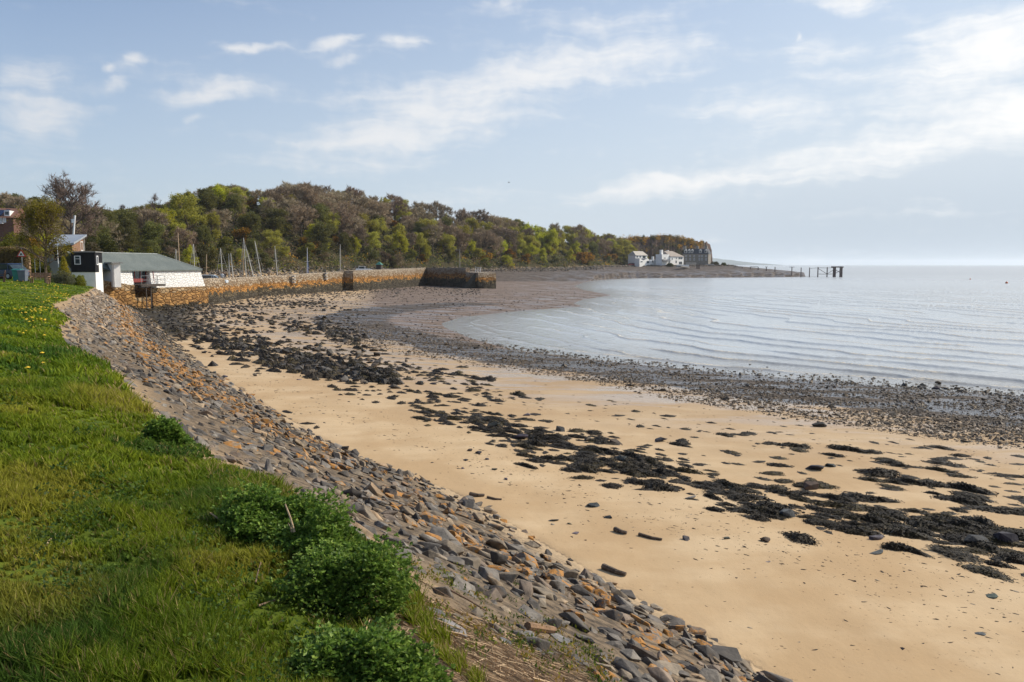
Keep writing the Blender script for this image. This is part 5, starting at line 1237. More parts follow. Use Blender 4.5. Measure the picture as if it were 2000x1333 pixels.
# ---------------------------------------------------------------- ruined jetty
RUST = mat('rusty dark timber', (.075, .045, .04), .85, .35, 3, .5)
def jetty():
    posts = [(1434, 522), (1450, 522), (1465.6, 522), (1481, 522), (1497, 522), (1514, 522), (1547, 522.3), (1565, 523), (1581.6, 523)]
    def base(px): D = np.interp(px, [1430, 1565, 1650], [438, 414, 411]); return at_y(px, 517, D)
    zt = z_at(522.3, 412)
    heights = {}
    for i, (px, py) in enumerate(posts):
        x, y, _ = base(px); z0 = gz(x, y) - .3; z1 = z_at(py, y); heights[px] = (x, y, z1)
        m = MB(); m.tube((x, y, z0), (x, y, z1), .27, .22, 8)
        if px in (1497, 1547): m.box((x, y, z1 + .06), (2.6 if px == 1547 else 1.4, .3, .2))
        o = m.build('jetty_post', RUST)
        words = ['landward first', 'second', 'third', 'fourth', 'fifth, with a short cap,', 'sixth', 'seventh, with a wide cap,', 'eighth', 'ninth, nearest the braced frame,'][i]
        tag(o, '%s of the lone dark jetty posts on the shingle spit' % words, 'post', 'posts of the ruined jetty')
    for a, b, lb in ((1434, 1450, 'thin sagging beam across the two landward jetty posts'), (1465.6, 1481, 'level beam across the third and fourth jetty posts')):
        m = MB(); A = Vector(heights[a]); B = Vector(heights[b]); m.tube(A + Vector((0, 0, .1)), B + Vector((0, 0, .1)), .14, .14, 6); tag(m.build('jetty_beam', RUST), lb, 'beam', 'beams of the ruined jetty')
    x0, y0, _ = base(1598); t = thing('ruined_jetty', 'rusty braced frame at the seaward end of the ruined jetty', 'jetty', (x0, y0, 0)); O = Vector((x0, y0, 0)); c = {}
    def up(px, r, n='post', dy=0): x, y, _ = base(px); y += dy; p = Vector((x, y, 0)) - O; c[(px, dy)] = p; m = MB(); m.tube(p + Vector((0, 0, -1.5)), p + Vector((0, 0, zt)), r, r * .9, 8); m.build(n, RUST, t)
    for px in (1598, 1616): up(px, .3)
    for px in (1631.5, 1644.5): up(px, .5); up(px, .36, dy=2.0)
    def bar(a, za, b, zb_, r, n='brace'): m = MB(); m.tube(c[a] + Vector((0, 0, za)), c[b] + Vector((0, 0, zb_)), r, r, 6); m.build(n, RUST, t)
    A, B, C_, D_ = (1598, 0), (1616, 0), (1631.5, 0), (1644.5, 0)
    bar(A, zt - .3, B, zt - .4, .1, 'rail'); bar(B, zt - .4, C_, zt - .3, .1, 'rail'); bar(A, 1.6, B, 1.5, .12, 'rail'); bar(B, 1.5, C_, 1.7, .12, 'rail')
    bar(A, zt - .6, B, 1.6, .12); bar(C_, zt - .8, B, 1.6, .12); bar(C_, zt - 1.2, D_, 1.8, .13); bar(D_, zt - 1.2, C_, 1.8, .13)
    m = MB(); p = (c[C_] + c[D_]) / 2; m.box(p + Vector((0, 1.6, zt + .1)), ((c[D_] - c[C_]).x + 1.4, 4.6, .6)); m.build('cap_beam', RUST, t)
    x, y, _ = base(1590); m = MB(); a = heights[1581.6]; m.tube((a[0], a[1], a[2] - .5), c[A] + O + Vector((0, 0, zt - .3)), .07, .07, 5); tag(m.build('jetty_wire', RUST), 'thin rail hanging between the last lone post and the braced frame', 'rail')
jetty()

# ---------------------------------------------------------------- houses under the cliff
def far_houses():
    g = 5.7
    # white house with front gable and low wing
    P = Plane((1241, 438), (1264, 446)); t = thing('white_house', 'white two storey house with pale gabled roof nearest the woods', 'house'); local(t, P); L = P.len
    z0, ze, zr = g - 1.5, z_at(499, 443), z_at(491, 443)
    m = MB(); m.box((L / 2, 2.5, (z0 + ze) / 2), (L, 5, ze - z0)); m.build('wall', WHITE, t)
    m = MB(); m.add([(-.3, -.4, ze - .1), (L + .3, -.4, ze - .1), (L - 1.0, 2.5, zr), (1.0, 2.5, zr), (-.3, 5.4, ze - .1), (L + .3, 5.4, ze - .1)], [(0, 1, 2, 3), (3, 2, 5, 4), (0, 3, 4), (1, 5, 2), (0, 4, 5, 1)]); m.build('roof', mat('pale tile roof', (.42, .38, .33), .85, .15, 2, .3), t)
    m = MB(); m.add([(-.8, -.6, ze - 2.9), (L * .55, -.6, ze - 2.9), (L * .55, 0, ze - 1.8), (-.8, 0, ze - 1.8), (-.8, -1.8, ze - 3.5), (L * .55, -1.8, ze - 3.5)], [(4, 5, 2, 3)]); m.build('porch_roof', SLATE, t)
    for a, b, c_, d in ((1243, 1246, 499.5, 504), (1249, 1252, 500, 504), (1255, 1261, 500, 505)): window(t, P, a, c_, b, d, bars=0, fw=.12)
    Q = Plane((1249, 429), (1280, 441)); w = thing('white_cottage', 'low white seaside cottage wing with slate roof beside the gabled house', 'cottage'); local(w, Q); l2 = Q.len; zq = z_at(509, 434)
    m = MB(); m.prism([(0, g - 1.5), (l2, g - 1.5), (l2, zq + .5), (l2 * .75, zq - .6), (l2 * .5, zq + 1.1), (l2 * .25, zq - .1), (0, zq + 1)], 3, 'Y', 1.5); m.build('wall', WHITE, w)
    m = MB(); m.add([(l2 * .5, .2, zq + 1.14), (l2 * .76, .2, zq - .5), (l2 * .76, 3.2, zq - .5), (l2 * .5, 3.2, zq + 1.14), (l2 * .24, .2, zq + .0), (l2 * .24, 3.2, zq + .0), (-.1, .2, zq + 1.05), (-.1, 3.2, zq + 1.05)], [(0, 1, 2, 3), (4, 0, 3, 5), (6, 4, 5, 7)]); m.build('roof', SLATE, w)
    m = MB(); m.box((l2 - .35, 1.5, zq + 1.0), (.7, 1.2, 2.4)); m.build('chimney', WHITE, w)
    for a, b, c_, d in ((1251, 1255, 510, 513), (1263, 1268, 510, 515), (1273, 1276, 508.5, 513.5)): window(w, Q, a, c_, b, d, bars=0, fw=.12)
    # bigger white house
    P = Plane((1294, 434), (1335, 447)); t = thing('villa', 'large white house with brown roof and tall white chimneys by the shore', 'house'); local(t, P); L = P.len
    a, b = P.x(1309), L; z0 = g - 2; ze = z_at(501, 439); zr = z_at(490.5, 439)
    m = MB(); m.box(((a + b) / 2, 4.5, (z0 + ze) / 2), (b - a, 9, ze - z0)); m.build('wall', WHITE, t)
    m = MB(); m.add([(a - .3, -.4, ze - .1), (b + .3, -.4, ze - .1), (b - 4.3, 4.5, zr), (a + .2, 4.5, zr), (a - .3, 9.4, ze - .1), (b + .3, 9.4, ze - .1)], [(0, 1, 2, 3), (3, 2, 5, 4), (0, 3, 4), (1, 5, 2), (0, 4, 5, 1)]); m.build('roof', TILE, t)
    zw = z_at(503, 438); zf = z_at(508, 438)
    m = MB(); m.box((a / 2 - .05, 2.6, (z0 + zw) / 2 + .8), (a - .1, 4.2, zw - z0 + 1.6)); m.build('side_wing', WHITE, t)
    m = MB(); m.add([(-.6, -1.6, zf - .5), (a - .5, -1.6, zf - .5), (a - .5, .48, zf + .2), (-.6, .48, zf + .2)], [(0, 1, 2, 3)]); m.build('veranda_roof', SLATE, t)
    m = MB(); m.box((P.x(1298.5), 2.5, (zw + z_at(490, 439)) / 2 + .4), (1.3, 1.3, z_at(490, 439) - zw)); m.build('chimney', WHITE, t); m = MB(); m.box((P.x(1324.5), 7.5, z_at(493, 439)), (1.2, 1.2, 2.4)); m.build('chimney', WHITE, t)
    for a_, b_, c_, d in ((1325, 1333, 502.5, 507), (1320, 1322, 503, 507), (1312, 1314, 504, 508), (1326, 1332, 511, 517), (1319, 1322, 509, 515), (1297, 1300, 503, 506)): window(t, P, a_, c_, b_, d, bars=1 if b_ - a_ > 5 else 0, fw=.12)
    # grey stone tenement with dormers
    P = Plane((1333, 458), (1383, 452)); t = thing('stone_house', 'grey stone house with slate mansard roof and pale dormers under the cliff', 'house'); local(t, P); L = P.len
    z0, ze, zr = g - 1, z_at(496.5, 455), z_at(486.5, 455)
    m = MB(); m.box((L / 2, 4, (z0 + ze) / 2), (L, 8, ze - z0)); m.build('wall', STONEW, t)
    m = MB(); m.add([(-.2, -.2, ze + .004), (L + .2, -.2, ze + .004), (L + .2, 8.2, ze + .004), (-.2, 8.2, ze + .004), (.9, 1.4, zr), (L - .9, 1.4, zr), (L - .9, 6.6, zr), (.9, 6.6, zr)], [(0, 3, 2, 1), (4, 5, 6, 7), (0, 1, 5, 4), (1, 2, 6, 5), (2, 3, 7, 6), (3, 0, 4, 7)]); m.build('roof', mat('dark slate', (.045, .05, .06), .7, .2, 3, .2), t)
    for px in (1338.5, 1345, 1351, 1367, 1378):
        x = P.x(px); m = MB(); m.box((x, .8, ze + 1.3), (1.3, 1.8, 1.5)); m.prism([(x - .8, ze + 2.05), (x + .8, ze + 2.05), (x, ze + 2.8)], 1.8, 'Y', .8); d = m.build('dormer', mat('pale dormer', (.55, .54, .52), .8), t); m = MB(); m.box((x, -.12, ze + 1.3), (.7, .06, 1.0)); m.build('pane', GLASS, d)
    for px in (1359, 1376, 1334): m = MB(); m.box((P.x(px), 3.5, zr + .6), (1.5, 1.4, 2.2)); m.build('chimney', STONEW, t)
    for px in (1340, 1348, 1356, 1366, 1371, 1379):
        for c_, d in ((499, 502.5), (505, 509)): window(t, P, px - 1.1, c_, px + 1.1, d, bars=0, fw=.14)
    # cars, hedge, walls, slip
    x, y, _ = at_y(1235, 517, 434); car('parked_car', 'red car parked left of the white cottage', (x, y, gz(x, y)), R(10), (' red', (.42, .03, .03)), 'cars by the far houses'); x, y, _ = at_y(1244.5, 517, 433); car('parked_car', 'second red car parked against the white cottage wall', (x, y, gz(x, y)), R(14), (' crimson', (.38, .04, .05)), 'cars by the far houses')
    for (p, q, D, y0, y1, lb, mm) in ((1378, 1395, 440, 516, 521.5, 'grey concrete garden wall at the seaward tip below the stone house', CONCR), (1340, 1360, 444, 513, 518, 'low pale garden wall between the villa and the stone house', CONCR), (1322, 1346, 430, 517.5, 521.5, 'low white wall along the shore in front of the villa', WHITE)):
        W = Plane((p, D), (q, D + 1)); o = stone_solid('garden_wall', [W.world(0, 0)[:2], W.world(W.len, 0)[:2], W.world(W.len, .6)[:2], W.world(0, .6)[:2]], gz(*W.world(W.len / 2, 0)[:2]) - 1, [z_at(y0, D)] * 4, mm, None, nz=1); tag(o, lb, 'wall', 'garden walls by the far houses')
    W = Plane((1325, 418), (1342, 425)); z_ = gz(*W.world(4, 0)[:2]); m = MB(); P0 = W.world(0, 0, z_ + 1.6); P1 = W.world(W.len, 0, z_ + .9); d = Vector(P1) - Vector(P0); M = Matrix(((d.x / d.length, -W.u[1], 0), (d.y / d.length, W.u[0], 0), (d.z / d.length, 0, 1))); m.box(((P0[0] + P1[0]) / 2, (P0[1] + P1[1]) / 2, (P0[2] + P1[2]) / 2), (d.length, 3.0, .45), M=M)
    tag(m.build('slipway', CONCR), 'pale sloping slipway slab on the shingle before the villa', 'slipway')
    for k, px in enumerate((1361, 1363.5, 1366)):
        x, y, _ = at_y(px, 517, 424); z_ = gz(x, y); m = MB(); m.tube((x, y, z_ - .3), (x, y, z_ + 2.2), .25, .22, 7); tag(m.build('groyne_post', RUST), 'dark stump standing on the shingle below the stone house', 'post', 'three dark stumps on the shingle')
far_houses()

# ---------------------------------------------------------------- the cliff and the far island
def cliff():
    t = NT('brown columnar cliff'); p = t.pos(); f = t.noise(.6, 6, .7, t.mapping(p, (1, 1, .18))); g2 = t.noise(.12, 4, .6, p)
    c = t.mix(t.ramp(f, .35, .65), (.045, .028, .022, 1), (.15, .085, .06, 1)); c = t.mix(t.ramp(g2, .5, .65, 0, .6), c, (.17, .12, .08, 1))
    t.base(c); t.rough(.95); t.nrm(t.bump(f, 1.0, .8))
    top = [(1185, 466, 470), (1205, 467, 474), (1215, 467, 476), (1232, 464, 480), (1260, 463, 484), (1300, 461, 490), (1320, 463, 496), (1334, 468, 500), (1345, 469, 503), (1360, 472, 507), (1372, 472, 511), (1381, 473, 515), (1387, 478, 519), (1390, 490, 523), (1391.5, 505, 525)]
    A = np.array(top, float); n = 130; s = np.linspace(0, len(A) - 1, n); px = np.interp(s, range(len(A)), A[:, 0]); py = np.interp(s, range(len(A)), A[:, 1]); D = np.interp(s, range(len(A)), A[:, 2])
    V, F = [], []; nz = 14; r = np.random.default_rng(5); colw = r.random(40)
    for i in range(n):
        x, y, zt = at_y(px[i], py[i], D[i]); d = np.array([x, y]) / math.hypot(x, y); zt += .5 * (colw[int(i / 3.3) % 40] - .5) * 2
        off = 1.4 * (colw[int(i / 3.3 + 7) % 40] - .5) + .5 * r.normal() * .4
        for j in range(nz + 1):
            g = j / nz; back = off + 5.0 * g ** 1.3 - 5.0 + r.normal() * .25
            V.append((x + d[0] * back, y + d[1] * back, 4 + (zt - 4) * g))
        V.append((x + d[0] * 40, y + d[1] * 40, zt + 1.0))
    m_ = nz + 2
    for i in range(n - 1):
        for j in range(nz + 1): o = i * m_ + j; F.append((o, o + m_, o + m_ + 1, o + 1))
    b = (n - 1) * m_; V.append((V[b + nz + 1][0], V[b + nz + 1][1], 3)); F.append(tuple(b + j for j in range(nz + 2)) + (len(V) - 1,))
    mb = MB(); mb.add(V, F); o = mb.build('cliff', t.m, smooth=False); tag(o, kind='structure')
    return px, py, D
CLIFF = cliff()
def island():
    V, F = [], []; n = 60; D = 6500; r = np.random.default_rng(9)
    for i in range(n):
        f = i / (n - 1); px = 1340 + f * 190; h = np.interp(px, [1340, 1385, 1400, 1412, 1425, 1440, 1455, 1470, 1495, 1530], [503, 503.5, 504, 505, 507, 508, 510, 512, 514.5, 516.9]) - r.random() * .35
        x, y, z = at_y(px, h, D); V += [(x, y - 120, -2), (x, y + 200, z), (x, y + 900, -2)]
    for i in range(n - 1): a = i * 3; F += [(a, a + 3, a + 4, a + 1), (a + 1, a + 4, a + 5, a + 2)]
    mb = MB(); mb.add(V, F); o = mb.build('hills', mat('far wooded land', (.06, .075, .05), .95, .3, .004, 0), smooth=True); tag(o, kind='structure')
island()
# ================================================================ TREES AND SHRUBS
def leaf_mat(name, trans=.5, rough=.6, hv=.015, vv=.29):
    """leaf colour comes from the vertex colour (leaf to leaf) and a small per-object shift"""
    t = NT(name); a = t.new('ShaderNodeAttribute', attribute_name='col')
    r = t.new('ShaderNodeObjectInfo').outputs['Random']
    hs = t.new('ShaderNodeHueSaturation'); t.L.new(a.outputs['Color'], hs.inputs['Color'])
    t.L.new(t.ramp(r, 0, 1, .5 - hv, .5 + hv, smooth=False), hs.inputs['Hue']); t.L.new(t.ramp(r, 0, 1, 1 - vv, 1 + vv, smooth=False), hs.inputs['Value'])
    t.base(hs.outputs[0]); t.rough(rough); t.b.inputs['Specular IOR Level'].default_value = .25
    tr = t.new('ShaderNodeBsdfTranslucent'); t.L.new(hs.outputs[0], tr.inputs['Color'])
    mx = t.new('ShaderNodeMixShader'); mx.inputs[0].default_value = trans
    t.L.new(t.b.outputs[0], mx.inputs[1]); t.L.new(tr.outputs[0], mx.inputs[2]); t.L.new(mx.outputs[0], t.out.inputs[0])
    return t.m
LEAF = leaf_mat('leaves'); TWIG = leaf_mat('twigs', .0, .85)
BARK = mat('bark', (.085, .065, .05), .9, .35, 4, .6)
def grow(seed, H=10, spread=.38, base=.22, limbs=11, kids=(5, 4, 3), droop=0.0, dome=.62, up=.35, multi=1):
    """a branching skeleton: (p, q, r0, r1, level) segments and twig tips"""
    r = np.random.default_rng(seed); seg = []; tips = []
    def branch(p, d, ln, rad, lvl):
        n = 3 if lvl < 3 else 2; pts = [p]; 
        for i in range(n):
            d = d + r.normal(0, .16, 3) + np.array([0, 0, up * .25 - droop * lvl * .05]); d = d / np.linalg.norm(d)
            q = pts[-1] + d * ln / n; pts.append(q); seg.append((pts[-2], q, rad * (1 - .75 * i / n), rad * (1 - .75 * (i + 1) / n), lvl))
        if lvl >= 1 + len(kids): tips.append((pts[-1], d)); return
        for k in range(kids[lvl - 1]):
            f = r.uniform(.35, 1.0) if k else 1.0; j = min(int(f * n), n - 1); q = pts[j] + (pts[j + 1] - pts[j]) * (f * n - j)
            a = r.uniform(0, 6.28); o = np.cross(d, [0, 0, 1.0]); o = o / (np.linalg.norm(o) + 1e-6); b = np.cross(d, o); ang = r.uniform(.35, .95)
            dd = d * math.cos(ang) + (o * math.cos(a) + b * math.sin(a)) * math.sin(ang)
            branch(q, dd, ln * r.uniform(.42, .68), rad * .5, lvl + 1)
    for m in range(multi):
        p = np.array([r.normal(0, .06) * H * (multi > 1), r.normal(0, .06) * H * (multi > 1), 0]); d = np.array([r.normal(0, .05), r.normal(0, .05), 1]); n = 6; tr = [p]
        for i in range(n):
            d = d + r.normal(0, .06, 3); d /= np.linalg.norm(d); q = tr[-1] + d * H * .8 / n; tr.append(q)
            seg.append((tr[-2], q, H * .022 * (1 - i / n * .8), H * .022 * (1 - (i + 1) / n * .8), 0))
        for k in range(limbs // multi):
            f = base + (1 - base) * ((k + r.random()) / (limbs // multi)); h = f * n * .999; j = int(h); q = tr[j] + (tr[j + 1] - tr[j]) * (h - j)
            ln = spread * H * math.sqrt(max(.08, 1 - ((f - dome * .75) / (1.02 - dome * .55)) ** 2)) * r.uniform(.8, 1.15)
            a = k * 2.4 + r.normal(0, .4); el = .1 + 1.1 * (f - base) / (1 - base) * up * 2 + r.normal(0, .1)
            branch(q, np.array([math.cos(a) * math.cos(el), math.sin(a) * math.cos(el), math.sin(el) + .15]), ln * .62, H * .011, 1)
    return seg, tips
def wood_mesh(name, seg, maxlvl, n=4, minr=.0, mats=BARK):
    mb = MB()
    for p, q, a, b, l in seg:
        if l <= maxlvl: mb.tube(p, q, max(a, minr), max(b, minr), 6 if l == 0 else n)
    me = bpy.data.meshes.new(name); me.from_pydata(mb.v, [], mb.f); me.materials.append(mats); return me
def tri_mesh(name, V, F, C, m, sharp=True):
    o = mesh_np(name, V, [F], m, col=C); me = o.data; bpy.data.objects.remove(o); return me
def twigs_mesh(name, seg, tips, seed, lvl, w, col, extra=5, ln=.5):
    r = np.random.default_rng(seed); V, F, C = [], [], []
    def sl(p, q, w_):
        d = q - p; s = np.cross(d, r.normal(size=3)); s = s / (np.linalg.norm(s) + 1e-9) * w_; b = len(V)
        c = np.array(col) * r.uniform(.7, 1.35); V.extend([p - s, p + s, q]); F.append((b, b + 1, b + 2)); C.extend([(*c, 1)] * 3)
    for p, q, a, b_, l in seg:
        if l >= lvl: sl(p, q + (q - p) * .2, w)
    for p, d in tips:
        for _ in range(extra):
            e = d + r.normal(0, .55, 3) + [0, 0, .15]; e /= np.linalg.norm(e); sl(p - d * r.uniform(0, ln), p + e * r.uniform(.5, 1.2) * ln, w * .8)
    return tri_mesh(name, np.array(V), np.array(F), np.array(C), TWIG)
def leaves_mesh(name, tips, seed, n, rad, size, cols, m=None, cen=None):
    """small kite shaped leaves round every twig tip"""
    r = np.random.default_rng(seed); T = np.array([t[0] for t in tips]); N = len(T) * n
    tone = np.repeat(r.random(len(T)), n); P = np.repeat(T, n, 0) + r.normal(0, rad, (N, 3)) * [1, 1, .8]
    d = r.normal(size=(N, 3)); d[:, 2] *= .6; d /= np.linalg.norm(d, axis=1)[:, None]
    s = np.cross(d, r.normal(size=(N, 3))); s /= np.linalg.norm(s, axis=1)[:, None]
    L = size * r.uniform(.6, 1.35, N)[:, None]; w = L * .33
    V = np.stack([P - d * L * .5, P + s * w, P + d * L * .5, P - s * w], 1).reshape(-1, 3)
    F = np.arange(N * 4).reshape(N, 4)
    cols = np.array(cols); k = np.clip(tone * .7 + r.random(N) * .3, 0, .999) * (len(cols) - 1); i = k.astype(int); f = (k - i)[:, None]
    c = (cols[i] * (1 - f) + cols[np.minimum(i + 1, len(cols) - 1)] * f) * r.uniform(.75, 1.25, (N, 1))
    C = np.repeat(np.concatenate([c, np.ones((N, 1))], 1), 4, 0)
    return tri_mesh(name, V, F, C, m or LEAF)
PROTO = {}
def proto(kind, var, H, crown_fn, **g):
    seg, tips = grow(hash((kind, var)) % 1000 if False else 1000 + len(PROTO) * 17, H, **g)
    PROTO.setdefault(kind, []).append((wood_mesh('trunk', seg, 1 if kind != 'bare' else 2, 4), crown_fn(seg, tips, 31 + len(PROTO) * 7 + var)))
BROWN = [(.15, .10, .075), (.19, .13, .095)]
for v in range(4):
    proto('bare', v, 10, lambda s, t, k: twigs_mesh('crown', s, t, k, 2, .036, (.36, .27, .18) if v % 2 else (.33, .26, .175), 9, .75), limbs=13, kids=(5, 4, 3), spread=.42 + .03 * v, up=.42)
for v in range(3):
    proto('olive', v, 10, lambda s, t, k: leaves_mesh('crown', t, k, 14, .30, .26, [(.19, .18, .035), (.33, .305, .05), (.45, .40, .07)]), limbs=12, kids=(5, 4, 3), spread=.42)
for v in range(3):
    proto('dark', v, 10, lambda s, t, k: leaves_mesh('crown', t, k, 15, .34, .27, [(.075, .082, .022), (.15, .152, .04), (.25, .24, .06)]), limbs=13, kids=(5, 4, 3), spread=.36, up=.5)
for v in range(3):
    proto('fresh', v, 9, lambda s, t, k: leaves_mesh('crown', t, k, 15, .30, .26, [(.26, .27, .024), (.44, .44, .03), (.60, .56, .045)]), limbs=11, kids=(5, 4, 3), spread=.40)
for v in range(2):
    proto('gorse', v, 3, lambda s, t, k: leaves_mesh('crown', t, k, 14, .26, .26, [(.05, .055, .018), (.14, .10, .02), (.42, .21, .014), (.52, .26, .014)]), limbs=9, kids=(4, 3, 2), spread=.62, base=.06, multi=3)
for v in range(3):
    proto('scrub', v, 4, lambda s, t, k: leaves_mesh('crown', t, k, 12, .34, .34, [[(.05, .06, .02), (.11, .11, .03), (.17, .15, .04)], [(.14, .10, .06), (.22, .16, .10), (.16, .14, .05)], [(.09, .10, .02), (.17, .17, .025), (.26, .24, .03)]][v]), limbs=9, kids=(4, 3, 2), spread=.55, base=.08, multi=3)
WORDS = dict(bare='bare grey brown tree', olive='olive tinged budding tree', dark='dark green ivy clad tree', fresh='bright yellow green tree in new leaf', gorse='gorse bush in orange yellow flower', scrub='low scrubby bush')
CATS = dict(gorse='bush', scrub='bush')
def plant(kind, x, y, z, h, w=1.0, label=None, group=None, name=None, var=None):
    tr, cr = PROTO[kind][int(rng.integers(0, len(PROTO[kind]))) if var is None else var]
    H0 = dict(fresh=9, gorse=3, scrub=4).get(kind, 10)
    t = thing(name or dict(bare='bare_tree', olive='budding_tree', dark='ivy_tree', fresh='leafy_tree', gorse='gorse_bush', scrub='scrub_bush')[kind], label or WORDS[kind], CATS.get(kind, 'tree'), (x, y, z), rng.uniform(0, 6.28), group)
    k = h / H0; t.scale = (k * w, k * w, k)
    for n, me in (('stem' if kind in CATS else 'trunk', tr), ('crown' if kind not in CATS else 'foliage', cr)):
        o = bpy.data.objects.new(n, me); COL.objects.link(o); o.parent = t
    return t
hp = np.array([to_px(h[0], h[1], 5)[0] for h in HILL]); hD = HILL[:, 1]; hW = HILL[:, 3]
def foot_D(px): return np.interp(px, hp[1:15], hD[1:15])
def wood():
    def zone(px): return 'on the slope behind the left houses' if px < 250 else 'behind the boat masts' if px < 680 else 'above the end of the harbour wall' if px < 980 else 'on the far slope above the rock armour' if px < 1180 else 'beside the far white houses'
    # each band: px range, depth range up the slope, kinds with weights, heights
    done = []
    def put(px, q, kind, h, w=1.0, label=None, gap=1.6):
        W = float(np.interp(px, hp[1:15], hW[1:15])); D0 = float(foot_D(px)); D = D0 + q * W * 1.1
        if label is None and px < 62 and D < 185: return False
        x, y, _ = at_y(px, 517, D)
        for a, b, c in done:
            if (a - x) ** 2 + (b - y) ** 2 < (gap * (.62 if D < 260 else .5)) ** 2: return False
        z0 = gz(x, y); zt = z_at(float(np.interp(px, SKY[0], SKY[1])) + rng.uniform(0, 9), D)
        if z0 + h > zt:
            h = max(zt - z0, 3.0 if label else 0)
            if label is None and h < (2 if kind in CATS else 4): return False
            w = min(1.5, w * 1.12)
        done.append((x, y, h)); lb = label or ('%s %s' % (WORDS[kind], zone(px)))
        plant(kind, x, y, gz(x, y) - .15, h, w, lb, 'trees and bushes of the wooded hillside'); return True
    # skyline trees that can be told apart
    for px, q, kind, h, w, lb in ((375, .42, 'olive', 12.5, .9, 'round topped olive tree on the skyline left of the tall ivy tree'), (412, .75, 'dark', 13, .75, 'tall ivy clad tree standing highest on the skyline, its left stem'), (455, .8, 'dark', 13.5, .8, 'tall ivy clad tree standing highest on the skyline, its right stem'),
                                (875, .95, 'fresh', 7.5, 1.2, 'pale yellow green tree on the skyline above the end of the harbour wall'), (1080, .35, 'fresh', 13, .8, 'brightest yellow green tree half way up the far slope'), (1112, .12, 'fresh', 7, 1.1, 'small vivid green tree low on the far slope'), (1028, .6, 'fresh', 10, 1, 'yellow green tree high on the far slope'),
                                (370, .06, 'fresh', 5.5, 1.0, 'small bright green tree behind the boathouse roof end'), (990, .05, 'fresh', 5, 1.3, 'low bright green bushy tree just above the rock armour'), (835, .08, 'fresh', 7, .8, 'slim yellow green tree behind the end of the harbour wall'),
                                (1262, -.02, 'fresh', 5, .9, 'small round yellow tree between the far white houses')):
        put(px, q, kind, h, w, lb, .3)
    nb = 0
    for i in range(3200):
        px = (rng.uniform(1120, 1240) if rng.random() < .12 else rng.uniform(150, 1240)) if rng.random() < .86 else rng.uniform(0, 260); q = rng.beta(1.5, 1.15)
        if px < 300: q = .05 + q * .62
        if q < .16:
            kind = rng.choice(['gorse', 'scrub', 'fresh', 'dark', 'olive'], p=[.24, .46, .08, .12, .10]); h = rng.uniform(2.5, 5.0) if kind in ('gorse', 'scrub') else rng.uniform(4, 6.5)
        else:
            if px < 300: p = [.40, .24, .24, .03, .04, .05]
            elif px < 520: p = [.20, .28, .36, .05, .05, .06]
            elif px < 840: p = [.64, .14, .10, .05, .04, .03] if q > .42 else [.22, .26, .22, .12, .12, .06]
            elif px < 1010: p = [.38, .26, .05, .24, .03, .04]
            elif px < 1150: p = [.14, .30, .04, .43, .04, .05]
            else: p = [.24, .36, .10, .18, .08, .04]
            kind = rng.choice(['bare', 'olive', 'dark', 'fresh', 'gorse', 'scrub'], p=p); h = rng.uniform(7.5, 11.5) if kind in ('bare', 'olive', 'dark') else rng.uniform(6, 9) if kind == 'fresh' else rng.uniform(3, 4.5)
        if px > 1150: h *= .85
        if put(px, q, kind, h, rng.uniform(.85, 1.25), gap=5.6 if h > 5 else 3.2): nb += 1
        if nb >= 440: break
    print('trees', nb)
wood()
